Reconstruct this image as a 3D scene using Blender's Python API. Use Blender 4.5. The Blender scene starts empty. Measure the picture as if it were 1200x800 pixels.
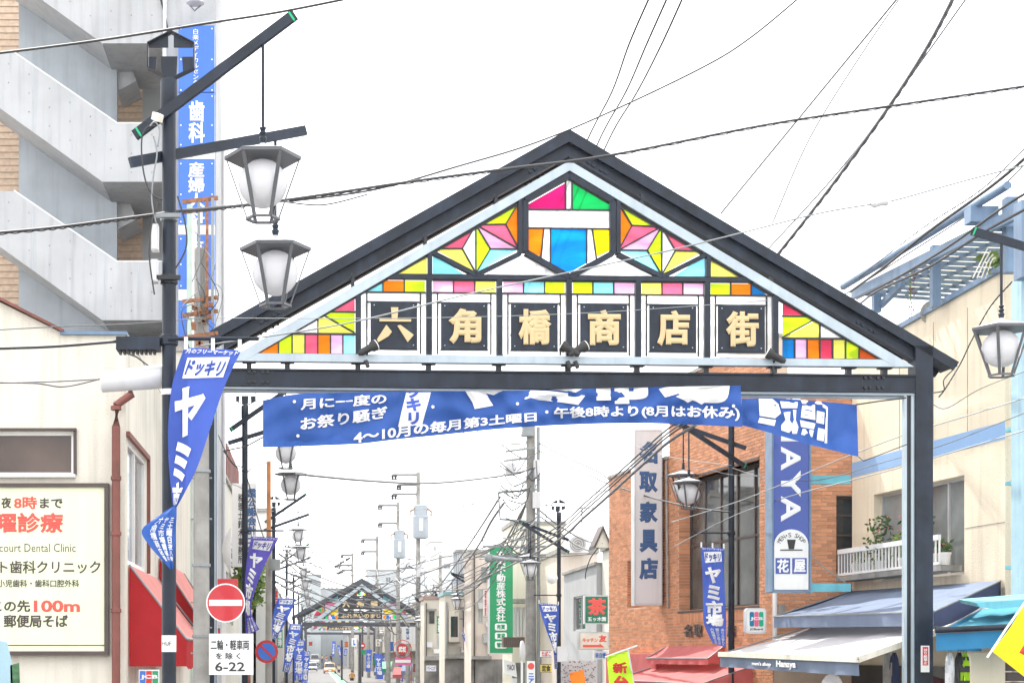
import bpy, bmesh, math, random
from mathutils import Vector, Matrix
random.seed(7)
S = bpy.context.scene; COL = S.collection
R = math.radians
# ---------------------------------------------------------------- camera, sky, sun, exposure
F = 1900.0; CX = 370.0; CY = 768.0; EYE = 2.4
cam = bpy.data.cameras.new('camera'); camo = bpy.data.objects.new('camera', cam); COL.objects.link(camo)
camo.location = (0, 0, EYE); camo.rotation_euler = (R(90), 0, 0)
cam.sensor_width = 36; cam.lens = F / 1200 * 36
cam.shift_x = (600 - CX) / 1200; cam.shift_y = (CY - 400) / 1200
cam.clip_start = 0.1; cam.clip_end = 4000
S.camera = camo
SUN_EL, SUN_AZ = 55, -20           # elevation, degrees right (+) or left (-) of straight ahead (+Y)
W = bpy.data.worlds.new('World'); S.world = W; W.use_nodes = True
nt = W.node_tree; bg = nt.nodes['Background']
sky = nt.nodes.new('ShaderNodeTexSky'); sky.sky_type = 'NISHITA'; sky.sun_disc = False
sky.sun_elevation = R(SUN_EL); sky.sun_rotation = R(SUN_AZ); sky.air_density = 1.0; sky.dust_density = 3.0
veil = nt.nodes.new('ShaderNodeMix'); veil.data_type = 'RGBA'; veil.inputs[0].default_value = 0.88
nt.links.new(sky.outputs[0], veil.inputs[6]); veil.inputs[7].default_value = (10.8, 10.8, 10.9, 1)   # thin bright overcast
nt.links.new(veil.outputs[2], bg.inputs[0]); bg.inputs[1].default_value = 0.12
sl = bpy.data.lights.new('sun', 'SUN'); sl.energy = 3.2; sl.angle = R(0.6); sl.color = (1, .95, .87)
so = bpy.data.objects.new('sun', sl); COL.objects.link(so)
sd = Vector((math.sin(R(SUN_AZ)) * math.cos(R(SUN_EL)), math.cos(R(SUN_AZ)) * math.cos(R(SUN_EL)), math.sin(R(SUN_EL))))
so.rotation_euler = sd.to_track_quat('Z', 'Y').to_euler(); so.location = (0, 0, 60)
S.view_settings.view_transform = 'Standard'; S.view_settings.look = 'None'; S.view_settings.gamma = 1
S.view_settings.exposure = 1.22
S.cycles.max_bounces = 8; S.cycles.diffuse_bounces = 6; S.cycles.transparent_max_bounces = 12
S.cycles.use_denoising = True

# ---------------------------------------------------------------- helpers
def P(x, y, Y):
    return Vector(((x - CX) / F * Y, Y, EYE + (CY - y) / F * Y))
WL = {}
def wl(o): return WL.get(o.name, Vector((0, 0, 0)))
def props(o, label=None, cat=None, group=None, kind=None):
    if label: o['label'] = label
    if cat: o['category'] = cat
    if group: o['group'] = group
    if kind: o['kind'] = kind
    return o
def thing(name, label, cat, loc=(0, 0, 0), group=None):
    o = bpy.data.objects.new(name, None); COL.objects.link(o); o.location = loc; o.empty_display_size = .2
    WL[o.name] = Vector(loc)
    return props(o, label, cat, group)
class MB:
    def __init__(s): s.v = []; s.f = []
    def poly(s, pts):
        n = len(s.v); s.v += [Vector(p) for p in pts]; s.f.append(list(range(n, n + len(pts))))
    def prism(s, a, b):
        n = len(s.v); k = len(a); s.v += [Vector(p) for p in a] + [Vector(p) for p in b]
        s.f.append([n + i for i in range(k)]); s.f.append([n + k + i for i in range(k)][::-1])
        for i in range(k):
            j = (i + 1) % k; s.f.append([n + i, n + k + i, n + k + j, n + j])
    def ext(s, pts, d):
        d = Vector(d); s.prism(pts, [Vector(p) + d for p in pts])
    def box(s, x0, x1, y0, y1, z0, z1):
        s.prism([(x0, y0, z0), (x1, y0, z0), (x1, y0, z1), (x0, y0, z1)], [(x0, y1, z0), (x1, y1, z0), (x1, y1, z1), (x0, y1, z1)])
    def beam(s, p, q, w, h, up=(0, 0, 1)):
        p = Vector(p); q = Vector(q); d = (q - p).normalized(); up = Vector(up)
        if abs(d.dot(up)) > .98: up = Vector((0, 1, 0))
        sd = d.cross(up).normalized() * w / 2; u = sd.normalized().cross(d).normalized() * h / 2
        s.prism([p - sd - u, p + sd - u, p + sd + u, p - sd + u], [q - sd - u, q + sd - u, q + sd + u, q - sd + u])
    def tube(s, pts, r, n=6, caps=True):
        pts = [Vector(p) for p in pts]; base = len(s.v); m = len(pts)
        for i, p in enumerate(pts):
            d = (pts[min(i + 1, m - 1)] - pts[max(i - 1, 0)]).normalized()
            a = d.cross(Vector((0, 0, 1)) if abs(d.z) < .95 else Vector((1, 0, 0))).normalized(); b = d.cross(a)
            rr = r[i] if isinstance(r, (list, tuple)) else r
            for k in range(n):
                t = 2 * math.pi * k / n; s.v.append(p + a * math.cos(t) * rr + b * math.sin(t) * rr)
        for i in range(m - 1):
            for k in range(n):
                j = (k + 1) % n; s.f.append([base + i * n + k, base + i * n + j, base + (i + 1) * n + j, base + (i + 1) * n + k])
        if caps:
            s.f.append([base + k for k in range(n)]); s.f.append([base + (m - 1) * n + k for k in range(n)])
    def lathe(s, c, prof, n=16, ph=0):
        c = Vector(c); base = len(s.v)
        for r, z in prof:
            for k in range(n):
                t = ph + 2 * math.pi * k / n; s.v.append(c + Vector((r * math.cos(t), r * math.sin(t), z)))
        for i in range(len(prof) - 1):
            for k in range(n):
                j = (k + 1) % n; s.f.append([base + i * n + k, base + i * n + j, base + (i + 1) * n + j, base + (i + 1) * n + k])
        s.f.append([base + k for k in range(n)]); s.f.append([base + (len(prof) - 1) * n + k for k in range(n)])
    def disc(s, c, nrm, r, t, n=10):
        nrm = Vector(nrm).normalized(); s.tube([Vector(c), Vector(c) + nrm * t], r, n)
    def grid(s, fn, nu, nv):
        base = len(s.v)
        for j in range(nv + 1):
            for i in range(nu + 1): s.v.append(fn(i / nu, j / nv))
        for j in range(nv):
            for i in range(nu):
                a = base + j * (nu + 1) + i; s.f.append([a, a + 1, a + nu + 2, a + nu + 1])
    def mesh(s, name, mat, off=Vector((0, 0, 0)), smooth=False):
        me = bpy.data.meshes.new(name); me.from_pydata([tuple(v - off) for v in s.v], [], s.f)
        me.materials.append(mat)
        if smooth:
            me.polygons.foreach_set('use_smooth', [True] * len(me.polygons))
        me.update(); return me
    def build(s, name, mat, parent=None, smooth=False, kind=None, label=None):
        off = wl(parent) if parent else Vector((0, 0, 0))
        o = bpy.data.objects.new(name, s.mesh(name, mat, off, smooth)); COL.objects.link(o)
        if smooth:
            try: o.data.set_sharp_from_angle(angle=R(42))
            except Exception: pass
        if parent: o.parent = parent; WL[o.name] = off
        return props(o, kind=kind, label=label)
class Pl:      # a vertical plane: p0, horizontal direction u, normal n towards the viewer
    def __init__(s, p0, u):
        s.p0 = Vector(p0); s.u = Vector((u[0], u[1], 0)).normalized(); n = Vector((s.u.y, -s.u.x, 0))
        if n.dot(Vector((0, 0, 0)) - Vector((s.p0.x, s.p0.y, 0))) < 0: n = -n
        s.n = n
    def at(s, x, y, off=0.0):
        d = Vector(((x - CX) / F, 1, (CY - y) / F)); c = Vector((0, 0, EYE))
        t = (s.p0 - c).dot(s.n) / d.dot(s.n); return c + d * t + s.n * off
    def uz(s, x, y):
        p = s.at(x, y); return ((p - s.p0).dot(s.u), p.z)
    def w(s, u, z, off=0.0):
        q = s.p0 + s.u * u + s.n * off; return Vector((q.x, q.y, z))
def FP(Y): return Pl((0, Y, 0), (1, 0))
def slab(mb, pl, pts, d0, d1): mb.prism([pl.at(x, y, d1) for x, y in pts], [pl.at(x, y) + pl.n * d0 for x, y in pts])
def slab2(mb, pl, pts, d0, d1):       # front shape fixed on the plane, extruded along the normal
    mb.prism([pl.at(x, y) + pl.n * d1 for x, y in pts], [pl.at(x, y) + pl.n * d0 for x, y in pts])
def rect(mb, pl, x0, y0, x1, y1, d0, d1): slab2(mb, pl, [(x0, y0), (x1, y0), (x1, y1), (x0, y1)], d0, d1)
def wrect(mb, pl, u0, z0, u1, z1, d0, d1):
    mb.prism([pl.w(u0, z0, d1), pl.w(u1, z0, d1), pl.w(u1, z1, d1), pl.w(u0, z1, d1)], [pl.w(u0, z0, d0), pl.w(u1, z0, d0), pl.w(u1, z1, d0), pl.w(u0, z1, d0)])
def wall(mb, pl, u0, z0, u1, z1, holes, d0, d1):
    us = sorted({u0, u1, *[min(max(h[i], u0), u1) for h in holes for i in (0, 2)]})
    for a, b in zip(us, us[1:]):
        if b - a < 1e-5: continue
        m = (a + b) / 2; hs = sorted([(h[1], h[3]) for h in holes if min(h[0], h[2]) < m < max(h[0], h[2])]); z = z0
        for ha, hb in hs:
            if ha - z > 1e-4: wrect(mb, pl, a, z, b, ha, d0, d1)
            z = hb
        if z1 - z > 1e-4: wrect(mb, pl, a, z, b, z1, d0, d1)
def pbar(mb, pl, a, b, wpx, d0, d1):   # flat bar between two pixel points on a plane
    dx, dy = b[0] - a[0], b[1] - a[1]; L = math.hypot(dx, dy); nx, ny = -dy / L * wpx / 2, dx / L * wpx / 2
    slab2(mb, pl, [(a[0] + nx, a[1] + ny), (b[0] + nx, b[1] + ny), (b[0] - nx, b[1] - ny), (a[0] - nx, a[1] - ny)], d0, d1)
# ---------------------------------------------------------------- materials
def M(name, col, rough=.65, metal=0., var=.12, scale=2.5, bump=.15, bscale=30., streak=0., rnd=0., coat=0., spec=.5, objrnd=0.):
    m = bpy.data.materials.new(name); m.use_nodes = True; N = m.node_tree.nodes; L = m.node_tree.links
    b = N['Principled BSDF']; b.inputs['Roughness'].default_value = rough; b.inputs['Metallic'].default_value = metal
    b.inputs['Specular IOR Level'].default_value = spec; b.inputs['Coat Weight'].default_value = coat
    tc = N.new('ShaderNodeTexCoord'); src = tc.outputs['Object']
    cn = N.new('ShaderNodeTexNoise'); cn.inputs['Scale'].default_value = scale; cn.inputs['Detail'].default_value = 6; L.new(src, cn.inputs['Vector'])
    mr = N.new('ShaderNodeMapRange'); mr.inputs[1].default_value = .3; mr.inputs[2].default_value = .7; mr.inputs[3].default_value = 1 - var; mr.inputs[4].default_value = 1 + var
    L.new(cn.outputs['Fac'], mr.inputs[0]); val = mr.outputs[0]
    def mul(a, bb):
        x = N.new('ShaderNodeMath'); x.operation = 'MULTIPLY'; L.new(a, x.inputs[0]); L.new(bb, x.inputs[1]); return x.outputs[0]
    if streak:
        mp = N.new('ShaderNodeMapping'); mp.inputs['Scale'].default_value = (3.5, 3.5, .22); L.new(src, mp.inputs[0])
        sn = N.new('ShaderNodeTexNoise'); sn.inputs['Scale'].default_value = 1.6; sn.inputs['Detail'].default_value = 7; L.new(mp.outputs[0], sn.inputs['Vector'])
        r2 = N.new('ShaderNodeMapRange'); r2.inputs[1].default_value = .5; r2.inputs[2].default_value = .75; r2.inputs[3].default_value = 1; r2.inputs[4].default_value = 1 - streak
        L.new(sn.outputs['Fac'], r2.inputs[0]); val = mul(val, r2.outputs[0])
    if objrnd:
        oi = N.new('ShaderNodeObjectInfo'); r3 = N.new('ShaderNodeMapRange'); r3.inputs[3].default_value = 1 - objrnd; r3.inputs[4].default_value = 1 + objrnd
        L.new(oi.outputs['Random'], r3.inputs[0]); val = mul(val, r3.outputs[0])
    if rnd:
        gi = N.new('ShaderNodeNewGeometry'); r4 = N.new('ShaderNodeMapRange'); r4.inputs[3].default_value = 1 - rnd; r4.inputs[4].default_value = 1 + rnd
        L.new(gi.outputs['Random Per Island'], r4.inputs[0]); val = mul(val, r4.outputs[0])
    mx = N.new('ShaderNodeVectorMath'); mx.operation = 'SCALE'; mx.inputs[0].default_value = col; L.new(val, mx.inputs['Scale']); L.new(mx.outputs[0], b.inputs['Base Color'])
    if bump:
        bn = N.new('ShaderNodeTexNoise'); bn.inputs['Scale'].default_value = bscale; bn.inputs['Detail'].default_value = 5; L.new(src, bn.inputs['Vector'])
        bp = N.new('ShaderNodeBump'); bp.inputs['Strength'].default_value = bump; bp.inputs['Distance'].default_value = .02
        L.new(bn.outputs['Fac'], bp.inputs['Height']); L.new(bp.outputs[0], b.inputs['Normal'])
    return m
def cloth_mat(name, col, trans=.35, var=.06):
    m = M(name, col, .85, var=var, bump=.25, bscale=60, spec=.2); N = m.node_tree.nodes; L = m.node_tree.links
    out = [n for n in N if n.type == 'OUTPUT_MATERIAL'][0]; b = N['Principled BSDF']
    t = N.new('ShaderNodeBsdfTranslucent'); t.inputs[0].default_value = (*col, 1); x = N.new('ShaderNodeMixShader'); x.inputs[0].default_value = trans
    L.new(b.outputs[0], x.inputs[1]); L.new(t.outputs[0], x.inputs[2]); L.new(x.outputs[0], out.inputs[0]); return m
def pane_mat(name, col, clear=.55):
    m = bpy.data.materials.new(name); m.use_nodes = True; N = m.node_tree.nodes; L = m.node_tree.links
    out = [n for n in N if n.type == 'OUTPUT_MATERIAL'][0]; b = N['Principled BSDF']; b.inputs['Roughness'].default_value = .12
    tc = N.new('ShaderNodeTexCoord'); nz = N.new('ShaderNodeTexNoise'); nz.inputs['Scale'].default_value = 1.0; nz.inputs['Detail'].default_value = 7; nz.inputs['Distortion'].default_value = 1.2; mpp = N.new('ShaderNodeMapping'); mpp.inputs['Rotation'].default_value = (0, .6, 0); mpp.inputs['Scale'].default_value = (.8, .8, 3.2); L.new(tc.outputs['Object'], mpp.inputs[0]); L.new(mpp.outputs[0], nz.inputs['Vector'])
    mr = N.new('ShaderNodeMapRange'); mr.inputs[1].default_value = .3; mr.inputs[2].default_value = .7; mr.inputs[3].default_value = .74; mr.inputs[4].default_value = 1.12; L.new(nz.outputs['Fac'], mr.inputs[0])
    mx = N.new('ShaderNodeVectorMath'); mx.operation = 'SCALE'; mx.inputs[0].default_value = col; L.new(mr.outputs[0], mx.inputs['Scale'])
    L.new(mx.outputs[0], b.inputs['Base Color'])
    t = N.new('ShaderNodeBsdfTranslucent'); L.new(mx.outputs[0], t.inputs[0]); tr = N.new('ShaderNodeBsdfTransparent'); L.new(mx.outputs[0], tr.inputs[0])
    a = N.new('ShaderNodeMixShader'); a.inputs[0].default_value = clear; L.new(t.outputs[0], a.inputs[1]); L.new(tr.outputs[0], a.inputs[2])
    c = N.new('ShaderNodeMixShader'); c.inputs[0].default_value = .14; L.new(a.outputs[0], c.inputs[1]); L.new(b.outputs[0], c.inputs[2]); L.new(c.outputs[0], out.inputs[0]); return m
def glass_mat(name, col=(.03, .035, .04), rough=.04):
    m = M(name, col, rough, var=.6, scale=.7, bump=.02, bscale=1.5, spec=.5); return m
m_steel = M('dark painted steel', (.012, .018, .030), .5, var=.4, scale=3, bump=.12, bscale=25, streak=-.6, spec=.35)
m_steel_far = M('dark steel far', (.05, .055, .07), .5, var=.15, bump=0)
m_steel_in = M('black steel', (.012, .014, .018), .5, var=.2, bump=.05)
m_silver = M('pale grey steel', (.40, .47, .52), .4, .1, var=.08, bump=.05, streak=.15)
m_white = M('white paint', (.78, .78, .77), .5, var=.05, bump=.05, streak=.08)
m_gold = M('gold letters', (.60, .45, .24), .5, .1, var=.06, bump=.05)
m_globe = cloth_mat('milk globe', (.82, .82, .84), .4, .02); m_globe.node_tree.nodes['Principled BSDF'].inputs['Roughness'].default_value = .2
m_conc = M('fair faced concrete', (.43, .44, .45), .8, var=.12, scale=.8, bump=.3, bscale=9, streak=.22)
m_conc2 = M('bluish concrete', (.43, .47, .505), .8, var=.12, scale=1.1, bump=.3, bscale=9, streak=.18)
m_concpole = M('pole concrete', (.30, .29, .27), .9, var=.25, scale=3, bump=.6, bscale=60, streak=.3)
m_tile = M('brown wall tile', (.62, .47, .35), .6, var=.15, scale=9, bump=.1)
m_cream = M('cream render', (.70, .66, .57), .9, var=.09, scale=.9, bump=.5, bscale=40, streak=.24)
m_cream2 = M('warm cream render', (.78, .68, .52), .9, var=.08, scale=.8, bump=.5, bscale=40, streak=.18)
m_brick = M('orange brick', (.60, .27, .14), .75, var=.1, scale=6, bump=.35, bscale=50, objrnd=.18, rnd=.2, streak=0)
m_mortar = M('pale mortar', (.66, .52, .41), .95, var=.1, bump=.4)
m_glass = glass_mat('window glass'); m_glass2 = glass_mat('pale window glass', (.16, .19, .19), .12)
m_frame = M('aluminium frame', (.55, .56, .57), .4, .5, var=.06, bump=0)
m_darkframe = M('bronze frame', (.07, .05, .045), .5, var=.2, bump=.05)
m_rust = M('rusty iron', (.27, .12, .06), .8, var=.4, scale=12, bump=.4)
m_galv = M('galvanised steel', (.24, .26, .27), .5, .3, var=.15, bump=.1)
m_cable = M('black cable', (.035, .035, .04), .6, var=.2, bump=0)
m_cable2 = M('grey cable', (.12, .12, .13), .6, var=.2, bump=0)
m_flag = cloth_mat('blue flag cloth', (.065, .115, .44), .35)
m_flag2 = cloth_mat('purple blue flag cloth', (.13, .11, .47), .4)
m_banner = cloth_mat('blue vinyl banner', (.04, .11, .385), .25); m_banner.node_tree.nodes['Principled BSDF'].inputs['Roughness'].default_value = .45
m_ink = M('white ink', (.80, .80, .80), .8, var=.02, bump=0)
m_blueink = M('blue ink', (.04, .09, .42), .7, var=.03, bump=0)
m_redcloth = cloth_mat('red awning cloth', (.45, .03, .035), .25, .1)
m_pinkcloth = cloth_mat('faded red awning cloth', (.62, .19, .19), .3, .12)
m_greycloth = cloth_mat('grey blue awning cloth', (.19, .235, .33), .12, .1)
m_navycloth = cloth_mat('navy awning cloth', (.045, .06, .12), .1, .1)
m_whitecloth = cloth_mat('white awning cloth', (.72, .70, .72), .3, .04)
m_tealcloth = cloth_mat('turquoise awning cloth', (.10, .36, .48), .3, .1)
m_valance = cloth_mat('blue valance cloth', (.05, .25, .47), .3, .1)
m_turq = M('turquoise painted steel', (.13, .42, .50), .5, var=.15, bump=.1, streak=.2)
m_ltblue = M('light blue painted steel', (.14, .215, .32), .5, var=.15, bump=.1, streak=.25)
m_yellow = cloth_mat('yellow flag cloth', (.80, .66, .03), .4)
m_lime = cloth_mat('lime flag cloth', (.45, .75, .04), .4)
m_orange = cloth_mat('orange flag cloth', (.75, .2, .03), .4)
m_redink = M('red ink', (.62, .04, .035), .7, var=.03, bump=0)
m_coral = M('coral ink', (.74, .10, .08), .7, var=.03, bump=0)
m_black = M('black ink', (.03, .03, .03), .6, var=.1, bump=0)
m_brownink = M('dark brown ink', (.07, .055, .05), .6, var=.05, bump=0)
m_signblue = M('blue sign face', (.025, .14, .55), .35, var=.04, bump=0, coat=.2, streak=.05)
m_signnavy = M('royal blue sign face', (.025, .065, .33), .35, var=.04, bump=0, coat=.3)
m_signwhite = M('grey white sign face', (.64, .64, .65), .4, var=.05, scale=1.5, bump=0, coat=.2, streak=.12)
m_signcream = M('pale lime sign face', (.76, .80, .55), .5, var=.04, bump=.03, streak=.06)
m_signgreen = M('green sign face', (.0, .27, .10), .4, var=.06, bump=0, coat=.2, streak=.06)
m_signred = M('road sign red', (.47, .012, .02), .35, var=.06, bump=0, coat=.3)
m_brownsteel = M('brown painted steel', (.20, .065, .05), .6, var=.25, bump=.2, streak=.3)
m_asphalt = M('asphalt', (.15, .15, .152), .9, var=.2, scale=.8, bump=.5, bscale=50)
m_pave = M('paving', (.14, .135, .13), .9, var=.15, scale=1.5, bump=.4, bscale=20)
m_line = M('road paint', (.7, .7, .68), .8, var=.1, bump=.1)
m_greenpaint = M('green road paint', (.12, .34, .2), .8, var=.15, bump=.1)
m_ground = M('ground', (.2, .2, .19), .95, var=.2, scale=.05, bump=0)
m_leaf = M('leaf green', (.07, .13, .03), .6, var=.3, scale=5, bump=0, rnd=.5)
m_leaf2 = M('pale leaf green', (.16, .25, .05), .6, var=.3, scale=5, bump=0, rnd=.4)
m_pinkflower = M('pink petals', (.65, .12, .2), .7, var=.2, bump=0)
m_skin = M('skin', (.5, .3, .2), .6, var=.05, bump=0)
# ---------------------------------------------------------------- lettering
GC = {}
def glyph(body, bold):
    k = (body, bold)
    if k not in GC:
        cu = bpy.data.curves.new('t', 'FONT'); cu.body = body; cu.size = 1; cu.bevel_depth = bold; cu.resolution_u = 3 if bold > .02 else 2; cu.bevel_resolution = 0
        o = bpy.data.objects.new('t', cu); me = bpy.data.meshes.new_from_object(o)
        vs = [tuple(v.co) for v in me.vertices]; fs = [list(p.vertices) for p in me.polygons if all(vs[i][2] > -1e-5 for i in p.vertices)]
        used = sorted({i for f in fs for i in f}); mp = {i: j for j, i in enumerate(used)}
        GC[k] = ([vs[i] for i in used], [[mp[i] for i in f] for f in fs])
        bpy.data.objects.remove(o); bpy.data.curves.remove(cu); bpy.data.meshes.remove(me)
    return GC[k]
def textmb(body, mapf, box, bold=.02, vertical=False, d=.006, th=.006, slant=0, mb=None, flip=False):
    mb = mb or MB(); x0, y0, x1, y1 = box
    def add(vs, fs, tx):
        n = len(mb.v); zm = max(max(v[2] for v in vs), 1e-6)
        for v in vs:
            a, b = tx(v[0], v[1]); mb.v.append(mapf(a, b, d + th * v[2] / zm))
        mb.f += [[n + i for i in f] for f in fs]
    if vertical:
        n = len(body); ch = (y1 - y0) / n
        for i, c in enumerate(body):
            if c == ' ': continue
            vs, fs = glyph(c, bold)
            if not vs: continue
            if c == 'ー':   # turns upright in vertical writing
                add(vs, fs, lambda X, Y, i=i: (x0 + (x1 - x0) * (Y + .12), y0 + ch * (i + X)))
            elif ord(c) < 256:
                xa = min(v[0] for v in vs); xb = max(v[0] for v in vs)
                add(vs, fs, lambda X, Y, i=i: (x0 + (x1 - x0) * (.5 + (X - (xa + xb) / 2) * 1.1), y0 + ch * (i + 1 - (Y + .15) * 1.05)))
            else: add(vs, fs, lambda X, Y, i=i: (x0 + (x1 - x0) * X, y0 + ch * (i + 1 - (Y + .12))))
    else:
        vs, fs = glyph(body, bold); xa = min(v[0] for v in vs); xb = max(v[0] for v in vs); ya = min(v[1] for v in vs); yb = max(v[1] for v in vs)
        add(vs, fs, lambda X, Y: (x0 + (x1 - x0) * (X - xa) / (xb - xa) + slant * (Y - ya) / (yb - ya), y1 - (y1 - y0) * (Y - ya) / max(yb - ya, 1e-6)))
    return mb
def text(body, mapf, box, mat, parent, bold=.02, vertical=False, d=.006, th=.006, slant=0, name='lettering'):
    return textmb(body, mapf, box, bold, vertical, d, th, slant).build(name, mat, parent)
def edge(pts, t):
    t = min(max(t, 0), 1)
    if len(pts[0]) == 3:       # explicit parameter as third value
        for a, b in zip(pts, pts[1:]):
            if t <= b[2]:
                k = (t - a[2]) / max(b[2] - a[2], 1e-6); return (a[0] + (b[0] - a[0]) * k, a[1] + (b[1] - a[1]) * k)
    s = t * (len(pts) - 1); i = min(int(s), len(pts) - 2); k = s - i
    p0 = pts[max(i - 1, 0)]; p1 = pts[i]; p2 = pts[i + 1]; p3 = pts[min(i + 2, len(pts) - 1)]
    h = lambda a, b, c, e: .5 * (2 * b + (c - a) * k + (2 * a - 5 * b + 4 * c - e) * k * k + (3 * b - a - 3 * c + e) * k ** 3)
    return (h(p0[0], p1[0], p2[0], p3[0]), h(p0[1], p1[1], p2[1], p3[1]))
def ux(pts, x0, x1, n=24):
    o = []
    for k in range(n + 1):
        x = x0 + (x1 - x0) * k / n; j = 0
        while j < len(pts) - 2 and pts[j + 1][0] < x: j += 1
        a, b = pts[j], pts[j + 1]; t = min(max((x - a[0]) / (b[0] - a[0]), 0), 1); o.append((x, a[1] + (b[1] - a[1]) * t))
    return o
class Cloth:
    def __init__(s, a, b, Y, horiz=False, amp=.05, fold=3., seed=0, dY=0.):
        s.a = a; s.b = b; s.Y = Y; s.h = horiz; s.amp = amp; s.fold = fold; s.ph = seed * 1.7; s.dY = dY
    def at(s, u, v, off=0.):
        u = min(max(u, 0), 1); v = min(max(v, 0), 1)
        if s.h: p = edge(s.a, u); q = edge(s.b, u); k = v
        else: p = edge(s.a, v); q = edge(s.b, v); k = u
        x = p[0] + (q[0] - p[0]) * k; y = p[1] + (q[1] - p[1]) * k
        if s.h: wv = math.sin(u * s.fold * 6.28 + s.ph + v * 2.2) + .6 * math.sin(u * s.fold * 13.7 - v * 3 + s.ph) + .4 * math.sin(u * s.fold * 31 + v * 9 * math.sin(u * 9)) + .45 * math.sin(v * 11 + u * 14 + math.sin(u * 23) * 2)
        else: wv = math.sin(v * s.fold * 6.28 + u * 2.5 + s.ph) + .5 * math.sin(u * 7 + v * 11 + s.ph) + .4 * math.sin(u * 15 - v * 17 + s.ph * 2)
        return P(x, y, s.Y + s.amp * wv + s.dY * u - off)
    def build(s, name, mat, parent, nu=10, nv=24):
        mb = MB(); mb.grid(lambda u, v: s.at(u, v), nu, nv); o = mb.build(name, mat, parent, smooth=True); return o
def crom(pts, n=8):
    out = []; m = len(pts)
    for i in range(m - 1):
        p0 = pts[max(i - 1, 0)]; p1 = pts[i]; p2 = pts[i + 1]; p3 = pts[min(i + 2, m - 1)]
        for j in range(n):
            t = j / n; out.append(.5 * ((2 * p1) + (p2 - p0) * t + (2 * p0 - 5 * p1 + 4 * p2 - p3) * t * t + (3 * p1 - p0 - 3 * p2 + p3) * t ** 3))
    out.append(pts[-1]); return out
def wire(label, pts, r=.01, mat=None, lash=False, group='overhead wires and cables above the street', name='overhead_cable'):
    w = crom([P(*p) for p in pts], 8); c = w[0]; mb = MB(); mb.tube(w, r, 5)
    if lash:
        L = [w[0]]
        for a, b in zip(w, w[1:]):
            for k in range(1, 5): L.append(a.lerp(b, k / 4))
        mb.tube([p + Vector((0, 0, -r * 1.2)) + Vector((0, math.cos(i * 1.3), math.sin(i * 1.3))) * r * .4 for i, p in enumerate(L)], r * .4, 4)
    o = bpy.data.objects.new(name, mb.mesh(name, mat or m_cable, c, True)); COL.objects.link(o); o.location = c; WL[o.name] = c
    return props(o, label, 'cable', group)
# ---------------------------------------------------------------- ground, road, pavements
def structure(name, mat, fn, kind='structure'):
    mb = MB(); fn(mb); return mb.build(name, mat, None, kind=kind)
structure('ground', m_ground, lambda mb: mb.poly([(-900, -60, -.01), (900, -60, -.01), (900, 2500, -.01), (-900, 2500, -.01)]))
structure('road', m_asphalt, lambda mb: (mb.poly([(-1.2, -20, .004), (6.2, -20, .004), (6.2, 60, .004), (-1.2, 60, .004)]),
          mb.poly([(-1.2, 60, .004), (6.2, 60, .004), (2.35, 125, .004), (-1.2, 125, .004)]), mb.poly([(-1.2, 125, .004), (2.35, 125, .004), (2.3, 340, .004), (-2.5, 340, .004)])))
def strip(mb, off, w, z):
    pts = [(6.2, -20), (6.2, 60), (2.35, 125), (2.3, 340)]
    for a, b in zip(pts, pts[1:]): mb.poly([(a[0] + off, a[1], z), (a[0] + off + w, a[1], z), (b[0] + off + w, b[1], z), (b[0] + off, b[1], z)])
structure('road_edge_line', m_line, lambda mb: strip(mb, -.42, .2, .009))
structure('green_verge_marking', m_greenpaint, lambda mb: strip(mb, -.15, .5, .013))
structure('right_pavement', m_pave, lambda mb: mb.prism([(6.6, -20, 0), (6.6, 60, 0), (2.8, 125, 0), (2.7, 340, 0), (30, 340, 0), (30, -20, 0)], [(6.6, -20, .12), (6.6, 60, .12), (2.8, 125, .12), (2.7, 340, .12), (30, 340, .12), (30, -20, .12)]))
structure('left_pavement', m_pave, lambda mb: mb.box(-30, -1.25, -20, 340, 0, .12))
# ---------------------------------------------------------------- the main gate
a3 = R(3); C0 = P(667, 768, 26)
G = Pl(C0, (math.cos(a3), math.sin(a3)))
def gp(u, v): return (667 + u, v + .0095 * u)
gate = thing('street_gate', 'dark steel gabled gate with stained glass panes and gold letters spanning the street in front', 'gate', (C0.x, C0.y, 0))
def gbuild(name, pts, d0, d1, mat=m_steel, parent=gate, **k):
    mb = MB(); slab2(mb, G, pts, d0, d1); return mb.build(name, mat, parent, **k)
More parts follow.
